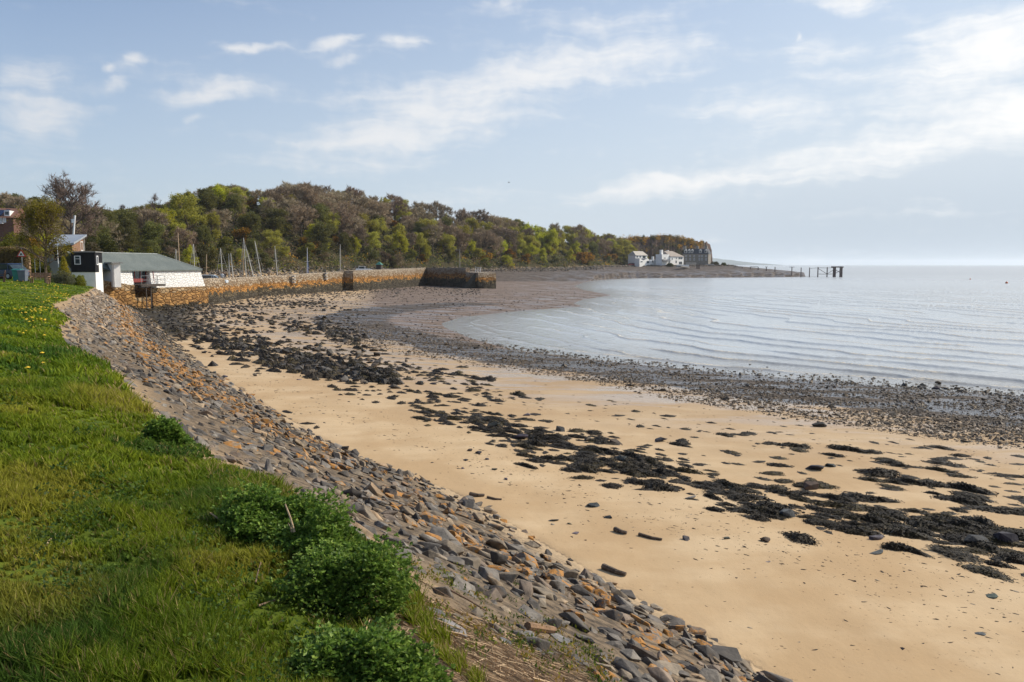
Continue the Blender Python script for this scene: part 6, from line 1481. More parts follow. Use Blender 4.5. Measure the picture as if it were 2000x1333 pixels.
def undergrowth():
    """the thicket between the trees: clumps of leaves, too dense to count"""
    n = 2600; px = rng.uniform(-10, 1240, n); W = np.interp(px, hp[1:15], hW[1:15]); q = rng.uniform(-.01, 1.0, n); q = np.where(px < 300, q * .7, q); px = np.where((px < 60) & (q < .5), px + 70, px)
    D = foot_D(px) + q * W * 1.1; X = (px - 1000) / FPX * D * 1.004; Y = D; Z = terrain(X, Y)
    s = rng.uniform(1.6, 3.6, n); r = rng; k = 26; N = n * k
    P = np.repeat(np.stack([X, Y, Z], 1), k, 0); u = r.normal(size=(N, 3)); u /= np.linalg.norm(u, axis=1)[:, None]; u[:, 2] = np.abs(u[:, 2])
    P = P + u * np.repeat(s, k)[:, None] * r.uniform(.5, 1, (N, 1)) * [1, 1, .9]
    d = r.normal(size=(N, 3)); d /= np.linalg.norm(d, axis=1)[:, None]; t = np.cross(d, r.normal(size=(N, 3))); t /= np.linalg.norm(t, axis=1)[:, None]
    L = r.uniform(.35, .8, (N, 1))
    V = np.stack([P - d * L * .5, P + t * L * .3, P + d * L * .5, P - t * L * .3], 1).reshape(-1, 3)
    pal = np.array([(.07, .085, .025), (.14, .14, .04), (.22, .165, .09), (.20, .145, .085), (.23, .23, .035), (.50, .26, .025)]); w = [.28, .24, .2, .12, .11, .05]
    c = np.repeat(pal[r.choice(6, n, p=w)], k, 0) * r.uniform(.7, 1.3, (N, 1))
    o = mesh_np('undergrowth', V, [np.arange(N * 4).reshape(N, 4)], LEAF, col=np.repeat(np.concatenate([c, np.ones((N, 1))], 1), 4, 0))
    tag(o, 'brown and green thicket covering the ground of the wooded hillside', 'undergrowth', kind='stuff')
    # gorse and ivy on the cliff
    px, py, D = CLIFF; n = 420; i = r.integers(0, 92, n); f = np.where(r.random(n) < .35, r.uniform(.9, 1.02, n), r.uniform(.1, .95, n)); drop = np.clip((i - 70) / 28, 0, 1); ok = r.random(n) > drop * .95; i, f = i[ok], f[ok]; n = len(i)
    ZT = np.array([at_y(px[j], py[j], D[j])[2] for j in range(130)]); X = (px[i] - 1000) / FPX * D[i] * 1.004; Y = D[i]; Z = 5 + (ZT[i] - 5) * f; bk = -5.2 + 5 * f ** 1.3
    P0 = np.stack([X + X / Y * bk, Y + bk, Z], 1); s = r.uniform(1.0, 2.3, n); k = 60; N = n * k
    u = r.normal(size=(N, 3)); u /= np.linalg.norm(u, axis=1)[:, None]; P = np.repeat(P0, k, 0) + u * np.repeat(s, k)[:, None] * r.uniform(.3, 1, (N, 1)) * [1, 1, 1.1]
    d = r.normal(size=(N, 3)); d /= np.linalg.norm(d, axis=1)[:, None]; t = np.cross(d, r.normal(size=(N, 3))); t /= np.linalg.norm(t, axis=1)[:, None]; L = r.uniform(.3, .7, (N, 1))
    V = np.stack([P - d * L * .5, P + t * L * .3, P + d * L * .5, P - t * L * .3], 1).reshape(-1, 3)
    pal = np.array([(.05, .058, .022), (.10, .09, .035), (.45, .22, .02), (.22, .14, .03)]); top = np.clip((f - .55) / .4, 0, 1); kk = np.where(r.random(n) < .14 + .5 * top, np.where(r.random(n) < .6, 2, 3), np.where(r.random(n) < .55, 0, 1))
    c = np.repeat(pal[kk], k, 0) * r.uniform(.7, 1.3, (N, 1))
    o = mesh_np('cliff_gorse', V, [np.arange(N * 4).reshape(N, 4)], LEAF, col=np.repeat(np.concatenate([c, np.ones((N, 1))], 1), 4, 0)); tag(o, 'orange gorse and dark ivy hanging down the left part of the cliff', 'gorse', kind='stuff')
undergrowth()

# ---------------------------------------------------------------- single trees near the houses
def near_trees():
    # young leafed tree behind the bench
    x, y, _ = at_y(88, 517, 74); z = gz(x, y); H = (z_at(388, 74) - z) * .86
    seg, tips = grow(77, H, spread=.50, base=.28, limbs=18, kids=(6, 5, 4), up=.62)
    t = thing('young_tree', 'yellow green leafing tree with leaning trunk behind the wooden bench', 'tree', (x, y, z), 0); t.rotation_euler = (0, R(-6), 0)
    o = link_mesh('trunk', wood_mesh('trunk', [s for s in seg], 3, 4, .008, mat('pale bark', (.15, .105, .07), .9, .3, 5, .5)), t)
    o = link_mesh('crown', leaves_mesh('crown', tips, 5, 6, .17, .12, [(.16, .15, .018), (.28, .25, .024), (.38, .33, .04)]), t)
    # great bare tree on the skyline
    x, y, _ = at_y(141, 517, 165); z = gz(x, y) - .2; H = (z_at(352, 165) - z) * 1.0
    seg, tips = grow(91, H, spread=.40, base=.30, limbs=18, kids=(6, 5, 4), up=.35)
    t = thing('bare_tree', 'large spreading leafless tree on the skyline above the modern house', 'tree', (x, y, z), 1.0)
    link_mesh('trunk', wood_mesh('trunk', seg, 2, 4, .03, mat('grey brown bark', (.11, .08, .062), .9, .3, 5, .5)), t); link_mesh('crown', twigs_mesh('crown', seg, tips, 6, 3, .045, (.22, .16, .12), 4, .7), t)
    for px, py, D, H, lb in ((315, 378, 215, 13, 'thin leafless tree standing up alone on the skyline left of the round olive tree'), (288, 395, 212, 11, 'smaller leafless tree beside the thin skyline tree'), (243, 397, 230, 9, 'tiny leafless tree on the low skyline above the boathouse roof')):
        zt = z_at(py, D); x, y, _ = at_y(px, 517, D); z = zt - H; seg, tips = grow(int(px), H, spread=.27, base=.25, limbs=12, kids=(4, 4, 3), up=.4)
        z = min(z, gz(x, y)); t = thing('bare_tree', lb, 'tree', (x, y, z), 0); t.scale = (1, 1, (zt - z) / H); link_mesh('trunk', wood_mesh('trunk', seg, 2, 4, .025), t); link_mesh('crown', twigs_mesh('crown', seg, tips, 6, 3, .03, (.16, .115, .095), 2, .6), t)
    # small golden conifer
    x, y, _ = at_y(124, 517, 84); z = gz(x, y) + .1; H = z_at(503, 84) - z; r = np.random.default_rng(4); tips = [(np.array([math.cos(a) * q, math.sin(a) * q, h]), np.array([math.cos(a), math.sin(a), .4])) for h, a, q in ((hh, aa, (1 - (hh / H) ** 1.3) * .72 * r.uniform(.5, 1.1)) for hh, aa in zip(r.uniform(.25, H, 420), r.uniform(0, 6.28, 420)))]
    t = thing('conifer', 'small golden green conifer in front of the modern house', 'tree', (x, y, z)); m = MB(); m.tube((0, 0, -.2), (0, 0, H * .8), .05, .02, 6); m.build('trunk', BARK, t); link_mesh('foliage', leaves_mesh('foliage', tips, 8, 9, .07, .12, [(.14, .12, .015), (.30, .24, .022), (.42, .32, .03)]), t)
near_trees()
def shrub(name, label, px, py0, py1, D, w, cols, size=.14, n=1500, k=7, dep=.8, group=None, zb=None, cat='bush', seed=0):
    """a rounded shrub or hedge: px centre, top and foot rows, distance, width in metres"""
    x, y, _ = at_y(px, 517, D); z = gz(x, y) if zb is None else zb; h = max(.3, z_at(py0, D) - z); r = np.random.default_rng(int(px * 7 + D) + seed)
    t = thing(name, label, cat, (x, y, z), 0, group); tips = []
    lob = [(r.uniform(-.5, .5) * w * .75, r.uniform(-.5, .5) * dep, r.uniform(.55, 1.0)) for _ in range(max(3, int(w / h * 2.2)))]
    for _ in range(n):
        lx, ly, lh = lob[int(r.integers(0, len(lob)))]; u = r.normal(size=3); u /= np.linalg.norm(u); u[2] = abs(u[2]); q = r.uniform(.45, 1) ** .5
        tips.append((np.array([lx + u[0] * q * min(h * .55, w * .36), ly + u[1] * q * min(dep, h * .6), u[2] * q * h * lh]), u))
    link_mesh('foliage', leaves_mesh('foliage', tips, int(px), k, size * .8, size, cols), t)
    m = MB()
    for _ in range(7): a = r.uniform(0, 6.28); lx, ly, lh = lob[int(r.integers(0, len(lob)))]; m.tube((lx * .5, ly * .5, -.1), (lx + math.cos(a) * h * .2, ly + math.sin(a) * h * .2, h * .7 * lh), .03, .01, 5)
    m.build('stem', BARK, t)
YG = [(.09, .10, .013), (.18, .175, .018), (.28, .26, .028)]; DG = [(.035, .045, .012), (.08, .09, .02), (.15, .15, .03)]; GG = [(.11, .13, .07), (.19, .2, .11), (.27, .27, .15)]
g_ = 'hedges and shrubs round the left houses'
for a in (('hedge', 'grey green low hedge in front of the modern house', 112, 527, 536, 80, 2.6, GG, .08, 900, 8, .5), ('bush', 'bright green rounded bush at the foot of the black hut', 150, 528, 537, 82, 1.2, YG, .09, 700, 8, .5),
          ('hedge', 'tall yellow green hedge bank at the left edge above the ivy wall', 5, 436, 498, 90, 5.0, YG, .22, 1600, 9, 1.6), ('hedge', 'yellow green hedge between the left edge bank and the young tree', 40, 440, 500, 90.5, 4.2, YG, .22, 1600, 9, 1.6), ('bush', 'dark green bush behind the notice board', 66, 478, 515, 92, 1.8, DG, .22, 1400, 9, 1.4),
          ('bush', 'dark evergreen bush above the pale metal roof', 200, 455, 495, 118, 5, DG, .26, 1500, 9, 2), ('bush', 'dark evergreen bush right behind the boathouse ridge', 255, 450, 495, 125, 6, DG, .28, 1700, 9, 2), ('bush', 'brown scrub bush behind the boathouse ridge', 305, 462, 497, 130, 5, [(.06, .05, .025), (.11, .08, .045), (.10, .09, .03)], .26, 1500, 9, 2),
          ('bush', 'yellow flecked bush low behind the boathouse roof', 285, 478, 497, 124, 3.5, YG, .24, 900, 8, 1.2), ('bush', 'brown scrub bush behind the modern house', 178, 470, 500, 108, 4, [(.06, .05, .025), (.11, .08, .045), (.10, .09, .03)], .24, 1300, 9, 1.5)): shrub(*a, group=g_)
shrub('hedge', 'dark clipped hedge in front of the villa by the far shore', 1309, 513, 518.5, 433, 3.6, DG, .3, 500, 7, .8, group='hedges by the far houses')
shrub('bush', 'dark round bush on the tip below the cliff', 1413, 513, 519, 444, 1.6, DG, .3, 500, 7, .9, group='hedges by the far houses'); shrub('bush', 'sprawling olive bush on the knoll right of the stone house', 1398, 511, 519, 448, 5, [(.09, .09, .03), (.14, .13, .04)], .3, 700, 7, 1.2, group='hedges by the far houses')
def ivy_wall():
    a = at_y(-6, 517, 86); b = at_y(56, 517, 86); t = thing('ivy_wall', 'old brown stone wall overgrown with dead ivy behind the parked car', 'wall'); z0 = 4.8; z1 = z_at(492, 86)
    d = np.array([b[0] - a[0], b[1] - a[1]]); d /= np.hypot(*d); n = np.array([-d[1], d[0]])
    stone_solid('wall', [a[:2], b[:2], np.array(b[:2]) + n * .4, np.array(a[:2]) + n * .4], z0, [z1, z1 - .4, z1 - .4, z1], ashlar('brown rubble', [(-1, (.16, .10, .06), (.30, .20, .12))]), t, .2)
    r = np.random.default_rng(8); tips = []
    for _ in range(3200): f = r.random(); zz = z0 + .4 + (z1 - z0) * r.beta(1.6, 1.1); p = np.array(a[:2]) + (np.array(b[:2]) - np.array(a[:2])) * f; tips.append((np.array([p[0] - n[0] * r.uniform(.1, .5), p[1] - n[1] * r.uniform(.1, .5), zz]), None))
    link_mesh('dead_ivy', leaves_mesh('dead_ivy', tips, 3, 6, .12, .13, [(.10, .06, .03), (.20, .12, .06), (.26, .17, .09), (.08, .07, .02)]), t)
ivy_wall()
# ================================================================ GRASS AND THE NEAR BANK TOP
def blade_mat():
    t = NT('grass'); a = t.new('ShaderNodeAttribute', attribute_name='col')
    t.base(a.outputs['Color']); t.rough(.65); t.b.inputs['Specular IOR Level'].default_value = .12
    tr = t.new('ShaderNodeBsdfTranslucent'); t.L.new(a.outputs['Color'], tr.inputs['Color'])
    mx = t.new('ShaderNodeMixShader'); mx.inputs[0].default_value = .42
    t.L.new(t.b.outputs[0], mx.inputs[1]); t.L.new(tr.outputs[0], mx.inputs[2]); t.L.new(mx.outputs[0], t.out.inputs[0]); return t.m
BLADE = blade_mat()
# the places of the big leafy plants: px, py of the foot centre, width, height, label
BUSHES = [((538, 1052), .76, .37, 'rounded leafy plant with a dry stalk, upper of the big clumps on the bank edge'), ((622, 1108), .66, .36, 'small leafy plant between the two big clumps on the bank edge'), ((690, 1185), .66, .42, 'glossy leafy plant on the bank edge, lower of the big clumps'),
          ((690, 1330), .50, .27, 'low leafy plant nearest the camera at the bottom edge, its left half'), ((785, 1365), .42, .22, 'low leafy plant nearest the camera at the bottom edge, its right half'), ((322, 866), .56, .22, 'small bright leafy plant at the grass edge half way along the lawn')]
BUSH_P = ground_px([b[0][0] for b in BUSHES], [b[0][1] for b in BUSHES])
def grass():
    VV, QQ, TT, CC = [], [], [], []; base = 0
    bands = ((2.2, 4.2, 105000, .0030, .15), (4.2, 7.5, 130000, .0044, .17), (7.5, 14, 105000, .008, .17), (14, 28, 62000, .019, .17), (28, 55, 50000, .042, .17), (55, 108, 44000, .085, .17))
    for r0, r1, n, w, h in bands:
        az = np.radians(rng.uniform(-41, 14 if r1 < 10 else -3, n * 2)); rr = np.sqrt(rng.uniform(r0 ** 2, r1 ** 2, n * 2)) if r1 > 10 else r0 + (r1 - r0) * rng.random(n * 2)
        x = np.sin(az) * rr; y = np.cos(az) * rr
        # gather into tufts
        if r1 < 30: cell = .11 if r1 < 8 else .2; gx = np.floor(x / cell + .3 * vnoise(x * 3, y * 3)); gy = np.floor(y / cell + .3 * vnoise(y * 3, x * 3)); jx = (gx + vnoise(gx * 7.3, gy * 3.1)) * cell; jy = (gy + vnoise(gx * 2.3, gy * 9.1)) * cell; x = x * .55 + jx * .45; y = y * .55 + jy * .45
        z, k = terrain(x, y, True)
        fringe = k['bank'] & (k['de'] < .18 * (.5 + vnoise(x * 3, y * 3))) & (y < 45)
        pt = fbm(x * .55, y * .55, 4); pf = fbm(x * 2.1 + 9, y * 2.1, 3)
        thin = np.where((y < 6.5) & k['land'], sm((k['de'] - .10 - .25 * pf) / .5), 1.0)
        tufty = np.clip(.72 + 1.6 * pf, .2, 1)
        ok = (k['land'] | fringe) & (rng.random(len(x)) < thin * tufty) & ~k['hill']
        x, y, z, pt, pf, de = x[ok][:n], y[ok][:n], z[ok][:n], pt[ok][:n], pf[ok][:n], k['de'][ok][:n]; m = len(x)
        if not m: continue
        coarse = sm((fbm(x * .33 + 3, y * .33 + 8, 4) + .02) / .2)
        hh = h * (.45 + .75 * coarse + 1.3 * np.clip(pf, -.2, .3)) * rng.uniform(.55, 1.45, m)
        hh *= np.where(de < .8, 1.0, .85)
        hh *= np.interp(np.hypot(x, y), [3, 30, 60, 100], [1.1, .8, .55, .45])
        yaw = rng.uniform(0, 6.28, m); ww = w * rng.uniform(.6, 1.4, m)
        s = np.stack([np.cos(yaw), np.sin(yaw), np.zeros(m)], 1) * ww[:, None]
        la = rng.normal(2.6, .9, m); lean = np.stack([np.cos(la), np.sin(la), np.zeros(m)], 1) * (hh * rng.uniform(.15, .95, m))[:, None]
        p = np.stack([x, y, z - .01], 1); up = np.zeros((m, 3)); up[:, 2] = hh
        b0, b1, m0, m1, t = p - s, p + s, p - s * .8 + up * .55 + lean * .3, p + s * .8 + up * .55 + lean * .3, p + up * .93 + lean
        VV.append(np.stack([b0, b1, m1, m0, t], 1).reshape(-1, 3))
        i = base + np.arange(m)[:, None] * 5; QQ.append(i + np.array([[0, 1, 2, 3]])); TT.append(i + np.array([[3, 2, 4]])); base += m * 5
        # colour: fresh green, yellow green, bluish dark herbs, straw
        g1 = np.array([.078, .128, .007]); g2 = np.array([.185, .218, .013]); g3 = np.array([.040, .088, .012]); st = np.array([.30, .23, .09]); yl = np.array([.27, .24, .03])
        f = np.clip(.5 + 2.0 * pt + rng.normal(0, .22, m), 0, 1)[:, None]; c = g1 * (1 - f) + g2 * f
        dk = sm((fbm(x * .8 + 31, y * .8 + 7, 4) - .03) / .10)[:, None] * .85; c = c * (1 - dk) + g3 * dk
        ye = sm((fbm(x * .5 + 51, y * .5 + 17, 4) - .05) / .1)[:, None] * .65 * (y < 16)[:, None]; c = c * (1 - ye) + yl * ye
        dead = rng.random(m) < np.interp(np.hypot(x, y), [3, 10, 30], [.075, .04, .01]) * (1 + 2.5 * (de < .6)); c[dead] = st * rng.uniform(.6, 1.2, (dead.sum(), 1))
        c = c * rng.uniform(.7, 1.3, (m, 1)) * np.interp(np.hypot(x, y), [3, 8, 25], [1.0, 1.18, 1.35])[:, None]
        CC.append(np.repeat(np.concatenate([c, np.ones((m, 1))], 1), 5, 0))
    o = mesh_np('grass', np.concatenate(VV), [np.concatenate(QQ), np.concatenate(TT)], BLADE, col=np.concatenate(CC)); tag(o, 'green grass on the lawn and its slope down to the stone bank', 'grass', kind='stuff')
grass()
def kites(P, N_, L, w, col, droop=.0):
    """flat kite leaves: centres P, directions N_, lengths, half widths, colours"""
    r = rng; n = len(P); s = np.cross(N_, r.normal(size=(n, 3)) * .4 + [0, 0, 1]); s /= np.linalg.norm(s, axis=1)[:, None] + 1e-9
    V = np.stack([P, P + N_ * L * .45 + s * w, P + N_ * L + [0, 0, -droop], P + N_ * L * .45 - s * w], 1).reshape(-1, 3)
    return V, np.arange(n * 4).reshape(n, 4), np.repeat(np.concatenate([col, np.ones((n, 1))], 1), 4, 0)
def leafy_plants():
    HERB = leaf_mat('herb leaves', .4, .5, .004, .08)
    for (pp, w, h, lb), P in zip(BUSHES, BUSH_P):
        d = math.hypot(P[0], P[1]); t = thing('leafy_plant', lb, 'plant', (P[0], P[1], P[2] - .02), 0, 'leafy plants along the edge of the grass'); seed = int(pp[0]); r = np.random.default_rng(seed)
        n = int(5200 * w * w / .8) + 800; u = r.normal(size=(n, 3)); u /= np.linalg.norm(u, axis=1)[:, None]; u[:, 2] = np.abs(u[:, 2]) * 1.0
        lob = 1 + .16 * np.sin(u[:, 0] * 5 + seed) + .14 * np.sin(u[:, 1] * 6 + seed * 2) + .12 * np.sin(u[:, 2] * 7 + seed); q = np.where(r.random(n) < .10, r.uniform(1.0, 1.22, n), r.uniform(.60, 1.04, n)) * lob
        C = u * q[:, None] * [w / 2, w / 2 * .85, h]
        k = 7; A = np.repeat(u, k, 0); N = n * k; tw = np.tile(np.linspace(-1.25, 1.25, k), n); sp = np.repeat(r.uniform(0, 6.28, n), k)
        side = np.stack([np.cos(sp), np.sin(sp), np.zeros(N)], 1); out = A * .8 + [0, 0, .35]; dr = out * np.cos(tw)[:, None] + side * np.sin(tw)[:, None]; dr += r.normal(0, .22, (N, 3)); dr /= np.linalg.norm(dr, axis=1)[:, None]
        L = r.uniform(.018, .038, (N, 1)) * (1 + .25 * (d > 8)); tone = np.repeat(r.random(n), k); c1, c2, c3 = np.array([.085, .150, .024]), np.array([.16, .26, .04]), np.array([.28, .37, .07])
        f = tone[:, None]; col = np.where(f < .6, c1 + (c2 - c1) * f / .6, c2 + (c3 - c2) * (f - .6) / .4) * r.uniform(.75, 1.25, (N, 1))
        V, F, CO = kites(np.repeat(C, k, 0), dr, L, L * .30, col, .006); o = mesh_np('foliage', V, [F], HERB, col=CO, parent=t)
        m = MB()
        for _ in range(16): a = r.uniform(0, 6.28); e = r.uniform(.1, .8); m.tube((math.cos(a) * w * .08, math.sin(a) * w * .08, -.03), (math.cos(a) * w * .4 * e, math.sin(a) * w * .35 * e, h * .8 * math.sqrt(1 - e * e)), .008, .004, 5)
        m.build('stem', mat('green stems', (.06, .085, .02), .7), t)
leafy_plants()
def litter():
    """dead reed stalks and creeping weeds along the top of the bank near the camera"""
    STRAW = leaf_mat('dry stalks', .05, .8); V, F, C = [], [], []; r = rng; n = 4200
    px = r.uniform(780, 1130, n); py = np.interp(px, [780, 1130], [1195, 1345]) + np.abs(r.normal(0, 1, n)) * 40 - 12 + np.where(r.random(n) < .5, r.uniform(-45, 60, n), 0)
    P = ground_px(px, np.clip(py, 1130, 1500)); k = terrain(P[:, 0], P[:, 1], True)[1]; ok = (k['bank'] & (k['t'] < .36)) | (k['land'] & (k['de'] < .5)); P = P[ok]
    for p in P:
        a = r.normal(-.45, .55); L = r.uniform(.04, .26) * (1.6 if r.random() < .06 else 1); e = np.array([math.cos(a), math.sin(a), 0]); q = p + e * L; q[2] = gz(q[0], q[1]); w = r.uniform(.0015, .0042)
        s = np.array([-e[1], e[0], 0]) * w; b = len(V); u = np.array([0, 0, r.uniform(.004, .03)]); u2 = np.array([0, 0, r.uniform(.002, .03)]); hgt = np.array([0, 0, w * 1.6])
        V += [p - s + u, p + s + u, p + u + hgt, q - s * .7 + u2, q + s * .7 + u2, q + u2 + hgt]; F += [(b, b + 3, b + 5, b + 2), (b + 2, b + 5, b + 4, b + 1)]
        c = np.array([.52, .385, .23]) * r.uniform(.4, 1.35); C += [(*c, 1)] * 6
    o = mesh_np('dry_stalks', np.array(V), [np.array(F)], STRAW, col=np.array(C)); tag(o, 'litter of broken straw coloured reed stalks on the bank top', 'straw', kind='stuff')
    # low creeping green between the stalks
    n = 230; px = r.uniform(770, 1200, n); py = np.interp(px, [770, 1200], [1120, 1345]) + r.normal(0, 45, n); P = ground_px(px, np.clip(py, 1100, 1480)); k = terrain(P[:, 0], P[:, 1], True)[1]; ok = k['bank'] & (k['t'] < .38) & (fbm(P[:, 0] * 2.2, P[:, 1] * 2.2) > -.03); P = P[ok]
    q = 38; N = len(P) * q; B = np.repeat(P, q, 0) + r.normal(0, 1, (N, 3)) * [.06, .06, .006]; d = r.normal(size=(N, 3)) + [0, 0, .9]; d /= np.linalg.norm(d, axis=1)[:, None]; L = r.uniform(.012, .04, (N, 1))
    c = np.repeat(np.array([(.10, .13, .015), (.16, .17, .02), (.06, .095, .014), (.24, .16, .03)])[r.integers(0, 4, len(P))], q, 0) * r.uniform(.6, 1.4, (N, 1))
    V, F, CO = kites(B, d, L, L * .25, c); o = mesh_np('creeping_weeds', V, [F], LEAF, col=CO); tag(o, 'low yellow green weeds creeping among the stalks and stones of the bank top', 'weeds', kind='stuff')
    # leafy herbs and small tufts in the lawn close by
    n = 900; az = np.radians(r.uniform(-40, 8, n)); rr = 2.6 + 12 * r.random(n) ** 1.5; x = np.sin(az) * rr; y = np.cos(az) * rr; kk = terrain(x, y, True); ok = kk[1]['land'] & (fbm(x * 1.1 + 40, y * 1.1) > .015) & (kk[1]['de'] > .2); P = np.stack([x, y, kk[0]], 1)[ok]
    q = 44; N = len(P) * q; B = np.repeat(P, q, 0) + r.normal(0, 1, (N, 3)) * [.06, .06, .0] + np.stack([np.zeros(N), np.zeros(N), r.uniform(.02, .13, N)], 1); d = r.normal(size=(N, 3)) + [0, 0, .7]; d /= np.linalg.norm(d, axis=1)[:, None]; L = r.uniform(.011, .028, (N, 1)) * np.clip(np.repeat(np.hypot(P[:, 0], P[:, 1]), q)[:, None] / 5, 1, 2)
    c = np.repeat(np.array([(.075, .15, .018), (.13, .21, .025), (.06, .12, .025)])[r.integers(0, 3, len(P))], q, 0) * r.uniform(.7, 1.3, (N, 1))
    V, F, CO = kites(B, d, L, L * .33, c); o = mesh_np('lawn_herbs', V, [F], LEAF, col=CO); tag(o, 'patches of small leafy herbs growing in the lawn', 'weeds', kind='stuff')
    # dandelions on the far lawn
    pts = []
    for cx, cy, sx, sy, m in ((105, 572, 20, 8, 40), (130, 585, 12, 7, 22), (72, 560, 20, 6, 14), (40, 553, 14, 5, 16), (70, 610, 16, 6, 22), (88, 612, 12, 8, 16), (60, 628, 8, 3, 10), (125, 552, 14, 4, 10), (110, 600, 14, 8, 16), (60, 650, 60, 60, 22), (85, 668, 2, 2, 1)):
        pts += list(zip(r.normal(cx, sx, m), r.normal(cy, sy, m)))
    P = ground_px([p[0] for p in pts][:400], [p[1] for p in pts][:400]); k = terrain(P[:, 0], P[:, 1], True)[1]; P = P[k['land'] & (P[:, 1] < 95)]; V, F = [], []
    for p in P:
        b = len(V); rad = r.uniform(.022, .045) * (1 + p[1] / 90); h = p[2] + r.uniform(.08, .16)
        V += [(p[0] + rad * math.cos(i * 1.047), p[1] + rad * math.sin(i * 1.047), h) for i in range(6)] + [(p[0], p[1], h + rad * .5), (p[0] - .006, p[1], p[2]), (p[0] + .006, p[1], p[2]), (p[0], p[1], h)]
        F += [(b + i, b + (i + 1) % 6, b + 6) for i in range(6)] + [(b + 7, b + 8, b + 9)]
    o = mesh_np('dandelions', np.array(V), [np.array(F)], mat('dandelion yellow', (.75, .48, .02), .7, .1)); tag(o, 'yellow dandelions dotted over the far end of the lawn', 'flowers', kind='stuff')
litter()
STALK = mat('dry reed stalk', (.38, .27, .16), .8, .3, 12, .3); BRANCH = mat('dry brown branch', (.17, .11, .07), .85, .3, 12, .4)
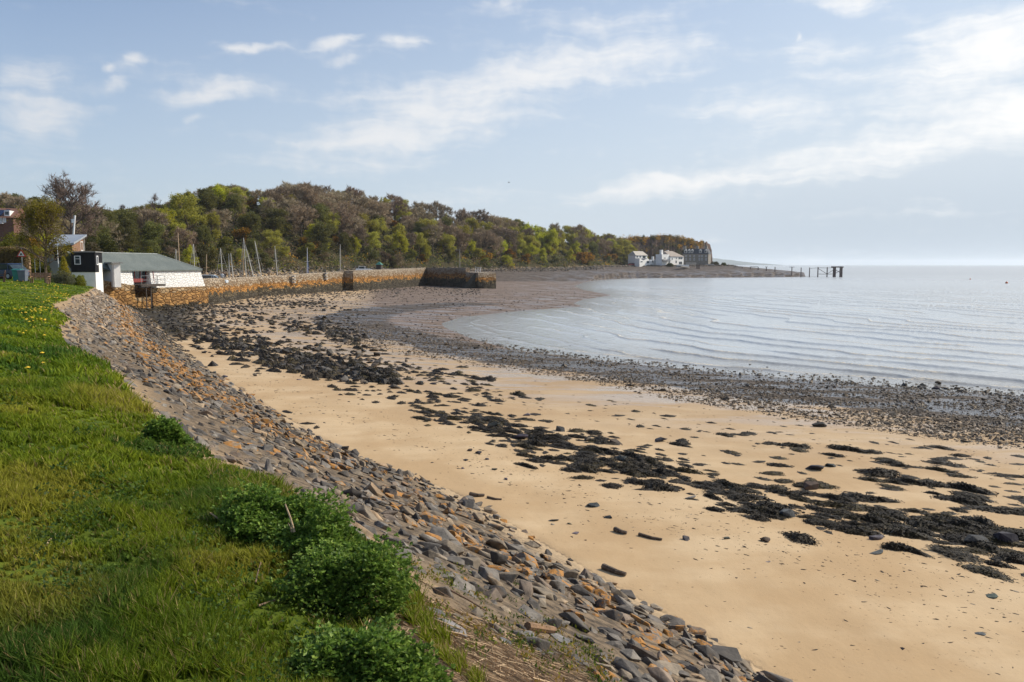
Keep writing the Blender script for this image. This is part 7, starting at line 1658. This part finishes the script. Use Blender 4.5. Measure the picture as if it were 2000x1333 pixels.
def stalks():
    def lying(a, b, rad, lb, m=STALK, lift=.02, bow=0.006):
        P = ground_px([a[0], (a[0] + b[0]) / 2, b[0]], [a[1], (a[1] + b[1]) / 2, b[1]]); stick('dry_stalk', [Vector(P[0]) + Vector((0, 0, lift)), Vector(P[1]) + Vector((0, 0, lift + bow)), Vector(P[2]) + Vector((0, 0, lift))], rad * .6, m, lb, 'stalk', 'single dry stalks near the camera', .55)
    d = BUSH_P[0][1]
    for (p0, p1, rad, lb) in (((557, 985, d - .42), (575, 1040, d - .50), .009, 'straight dry stalk sticking up from the upper big leafy plant'), ((563, 1022, d - .45), (570, 1040, d - .48), .005, 'short dry stalk beside the long one on the upper leafy plant'),
                              ((410, 1002, d - .05), (455, 1036, d - .05), .009, 'pale knobbly reed stalk leaning in the grass left of the big leafy plants'), ((440, 1050, d - .3), (444, 1068, d - .3), .006, 'tiny dry stalk standing in the grass below the knobbly reed')):
        a = Vector(at_y(*p0)); b = Vector(at_y(*p1)); stick('dry_stalk', [b, b.lerp(a, .5) + Vector((.004, 0, .004)), a], rad, STALK, lb, 'stalk', 'single dry stalks near the camera', .6)
    lying((88, 1075), (110, 1048), .012, 'pale straight stalk lying alone in the grass at far left'); lying((505, 1190), (560, 1174), .010, 'bent brown stick lying in the grass below the big leafy plants', BRANCH)
    lying((500, 1163), (510, 1122), .008, 'dry brown flower stalk in the grass left of the lower leafy plant', BRANCH, .08); lying((765, 1198), (842, 1210), .010, 'pale stalk running out from under the lower leafy plant'); lying((760, 1222), (790, 1236), .010, 'short pale stalk under the lower leafy plant')
    lying((712, 1255), (727, 1216), .008, 'pale stalk leaning just below the lower leafy plant', STALK, .05); lying((790, 1205), (905, 1246), .012, 'long thick pale stalk beside the flat grey slab', STALK, .05); lying((815, 1240), (925, 1258), .008, 'thin pale stalk crossing below the long thick one', STALK, .05)
    lying((880, 1165), (950, 1206), .016, 'dark thick branch lying among the stones of the bank top', BRANCH, .05); lying((772, 1120), (880, 1178), .010, 'long dark stick running along the upper edge of the stones', BRANCH, .04); lying((865, 1272), (900, 1284), .012, 'curved pale root lying on the earth', STALK, .02, .015)
    lying((975, 1237), (1022, 1254), .011, 'pale stalk beside the upright grey slab on the bank'); lying((1020, 1266), (1055, 1276), .010, 'short pale stalk on the big pale slab'); lying((965, 1310), (1002, 1304), .011, 'pale curved stalk at the bottom edge of the picture'); lying((925, 1302), (963, 1290), .009, 'thin pale stalk at the bottom edge left of the curved one')
    # a few big flat slabs bedded in the top of the bank
    for (px, py, w, fl, c, lb) in ((870, 1232, 92, .35, (.20, .19, .19), 'longest flat grey slab bedded in the bank top among dry stalks'), (858, 1206, 66, .4, (.17, .165, .17), 'narrow grey slab just above the longest flat slab'), (892, 1212, 60, .4, (.22, .18, .13), 'brownish slab beside the narrow grey slab'), (1040, 1250, 66, .45, (.21, .20, .19), 'pale grey slab lying near the cylinder shaped driftwood'),
                                (990, 1262, 46, .6, (.15, .15, .155), 'rounded blue grey stone left of the pale grey slab'), (985, 1192, 34, .8, (.33, .26, .18), 'tan pitted stone near the top of the bank'), (960, 1236, 32, .9, (.15, .13, .10), 'upright brown stone in the middle of the bank top'), (1090, 1250, 60, .5, (.19, .185, .18), 'split grey slab right of the driftwood log')):
        p = ground_px([px], [py])[0]; dd = math.hypot(p[0], p[1]); s = w / FPX * math.sqrt(dd * dd + 5) * 1.1; o = bpy.data.objects.new('bedded_slab', ROCK_ME[int(rng.integers(0, 16))]); COL.objects.link(o); o.location = (p[0], p[1], p[2] + s * .03); o.rotation_euler = (rng.normal(0, .1), R(16), R(-30) + rng.normal(0, .15)); o.scale = (s, s * .75, s * fl * 1.1); o.color = (*c, .1); tag(o, lb, 'stone', 'big stones bedded in the bank top')
    p = ground_px([1030, 1082], [1233, 1240]); stick('driftwood', [Vector(p[0]) + Vector((0, 0, .04)), Vector(p[1]) + Vector((0, 0, .04))], .035, mat('orange brown log', (.22, .13, .07), .85, .3, 10, .5), 'short round brown log lying across the stones of the bank', 'driftwood', 'driftwood on the sand', .85)
stalks()
# ================================================================ THE AIR
def haze():
    m = MB(); m.box((0, 0, 34), (29600, 29600, 84)); x = bpy.data.materials.new('haze'); x.use_nodes = True; nt = x.node_tree; nt.nodes.clear()
    o = nt.nodes.new('ShaderNodeOutputMaterial'); v = nt.nodes.new('ShaderNodeVolumePrincipled'); v.inputs['Color'].default_value = (.82, .89, .96, 1); v.inputs['Density'].default_value = HAZE; v.inputs['Anisotropy'].default_value = .35
    nt.links.new(v.outputs[0], o.inputs['Volume']); ob = m.build('haze', x); tag(ob, kind='stuff')
HAZE = 0.95e-4
haze()
